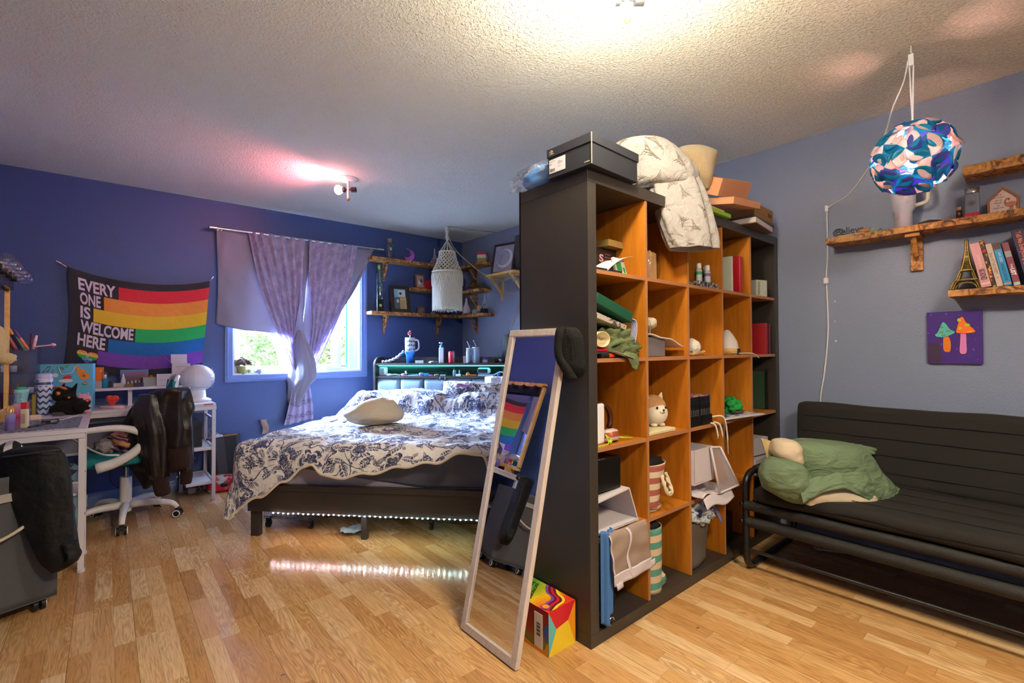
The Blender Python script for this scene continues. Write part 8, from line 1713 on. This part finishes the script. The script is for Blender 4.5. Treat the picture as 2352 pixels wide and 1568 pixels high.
part('seat_cushion', mb, M_fut, t)
for k in range(4): x = -.70+k*.14; part('seat_seam', MB().tube([(x, FY1+.06, .4575), (x, FY0-.06, .4575)], .0016, 4), plain('141313', .9), t)
part('seat_seam', MB().tube([(-.802, FY1+.06, .415), (-.802, FY0-.06, .415)], .0016, 4), plain('141313', .9), t)
BK = T((-.14, 0, .445)) @ Ry(.14); mb = MB(); q = MB(); rbox(q, -.10, .0, FY1+.03, FY0-.05, -.02, .385, .036, .005, 50, 4); mb.merge(q, BK); part('back_cushion', mb, M_fut, t)
for k in range(4): z = .05+k*.085; part('back_seam', MB().tube([BK @ Vector((-.105, FY1+.06, z)), BK @ Vector((-.105, FY0-.09, z))], .0016, 4), plain('141313', .9), t)
# pillows on the futon
M_sage = mat('sage_cotton', hx('65785c'), .85, bump=lambda: noi(vmul(coord(), (1, 1, 2)), 9, 3, .5, dist=1), bd=.022); M_crm = mat('cream_cotton', hx('c4b298'), .85, bump=lambda: noi(coord(), 9, 3, .5), bd=.015)
ref = Vector((-.55, -3.98, .55)); t = thing('futon_pillow', 'pillow in a rumpled sage green case on the left of the futon', 'pillow', Vector((-.5, -3.98, .453)))
wr = lambda s: (lambda a, v: .06*nz(a*1.5+s, v*5)+.035*sin(a*4+v*9+s)*v+.035*nz(a*3, v*7, s))
part('case_body', sil([(1010, 1836, 1880, .4), (1016, 1815, 1945, .7), (1026, 1800, 1972, .9), (1045, 1800, 1992), (1070, 1805, 2012), (1095, 1810, 2035), (1118, 1822, 2055, .95), (1136, 1850, 2070, .85), (1150, 1885, 2085, .7), (1160, 1905, 2090, .4)], ref, .14, 70, 50, rip=wr(0)), M_sage, t)
part('case_side', sil([(1052, 1775, 1812, .4), (1062, 1760, 1835, .8), (1080, 1750, 1850), (1100, 1748, 1862), (1118, 1755, 1868, .9), (1132, 1772, 1872, .8), (1145, 1795, 1866, .6), (1152, 1815, 1858, .4)], ref-FW*.08, .11, 60, 44, rip=wr(4)), M_sage, t)
part('case_skirt', loft([[PW(1835, 1105, ref-FW*.15), PW(1838, 1130, ref-FW*.18), PW(1845, 1156, ref-FW*.2)], [PW(1880, 1095, ref-FW*.16), PW(1880, 1120, ref-FW*.20), PW(1878, 1136, ref-FW*.2)], [PW(1930, 1085, ref-FW*.16), PW(1935, 1105, ref-FW*.19), PW(1938, 1122, ref-FW*.2)], [PW(1985, 1085, ref-FW*.14), PW(1995, 1115, ref-FW*.17), PW(1995, 1148, ref-FW*.18)], [PW(2030, 1100, ref-FW*.08), PW(2045, 1135, ref-FW*.12), PW(2040, 1176, ref-FW*.15)], [PW(2060, 1120, ref), PW(2090, 1150, ref-FW*.05), PW(2122, 1182, ref-FW*.10)]], 60, 20, lambda u, v: .008*nz(u*8, v*5)+.004*sin(u*30)), M_sage, t, solid=.004)
part('case_corner', loft([[PW(1932, 1018, ref+FW*.12), PW(1940, 1030, ref+FW*.10)], [PW(1970, 1020, ref+FW*.14), PW(1980, 1042, ref+FW*.10)], [PW(2014, 1030, ref+FW*.12), PW(2010, 1044, ref+FW*.12)]], 14, 8, lambda u, v: .01*nz(u*5, v*5)), M_sage, t, solid=.006)
t = thing('futon_pillow', 'cream pillow under the sage green one on the futon', 'pillow', Vector((-.5, -3.95, .453)))
part('pillow_top', sil([(1008, 1790, 1812, .4), (1013, 1778, 1826, .8), (1028, 1772, 1836), (1045, 1776, 1838), (1060, 1795, 1840, .8), (1068, 1812, 1838, .5)], ref-FW*.04, .08, 44, 30, rip=wr(7)), M_crm, t)
part('pillow_base', sil([(1118, 1870, 1985, .6), (1135, 1850, 2010), (1150, 1848, 2018), (1160, 1855, 2010, .8), (1167, 1880, 1990, .3)], ref-FW*.13, .06, 60, 20, rip=wr(2)), M_crm, t)
part('pillow_tip', loft([[PW(1748, 1006, ref), PW(1755, 1030, ref), PW(1762, 1055, ref)], [PW(1762, 1010, ref+FW*.02), PW(1770, 1030, ref), PW(1775, 1052, ref)], [PW(1780, 1018, ref+FW*.02), PW(1785, 1030, ref), PW(1785, 1050, ref)]], 10, 10), plain('b39c6c', .8), t, solid=.006)
# guitar-neck-like strip beneath the futon
q = P(1870, 1262, 'z', .02); q2 = P(1985, 1278, 'z', .02); f = frame(q, q2-q, Vector((0, 0, 1)).cross(q2-q)); mb = MB(); L = (q2-q).length
mb.prism([(0, .012), (.012, 0), (L, .01), (L, .05), (.02, .052), (0, .04)], .008, f); 
for x in (.08, .2, .32): mb.flat([(x*L*2.2-.008, .026), (x*L*2.2, .020), (x*L*2.2+.008, .026), (x*L*2.2, .032)], f, 1, .0085)
solo('white_strip', mb, [plain('b9b2a4', .5), M_blk], 'pale flat board with black diamonds on the floor under the futon', 'board', loc=q)
mb = MB()
for i, (x, y) in enumerate(((1602, 1443), (646, 1552))):
    q = P(x, y, 'z', .002); mb = MB().tube(smooth([q, q+Vector((.006, .004, .002)), q+Vector((.012, -.002, 0))], 8), .0012, 5); solo('lint_thread', mb, plain(('6b5a3a', '2c3c8c')[i], .8), ('tiny brown crumb on the floor before the bookcase', 'tiny blue thread on the floor at the front')[i], 'thread', loc=q)
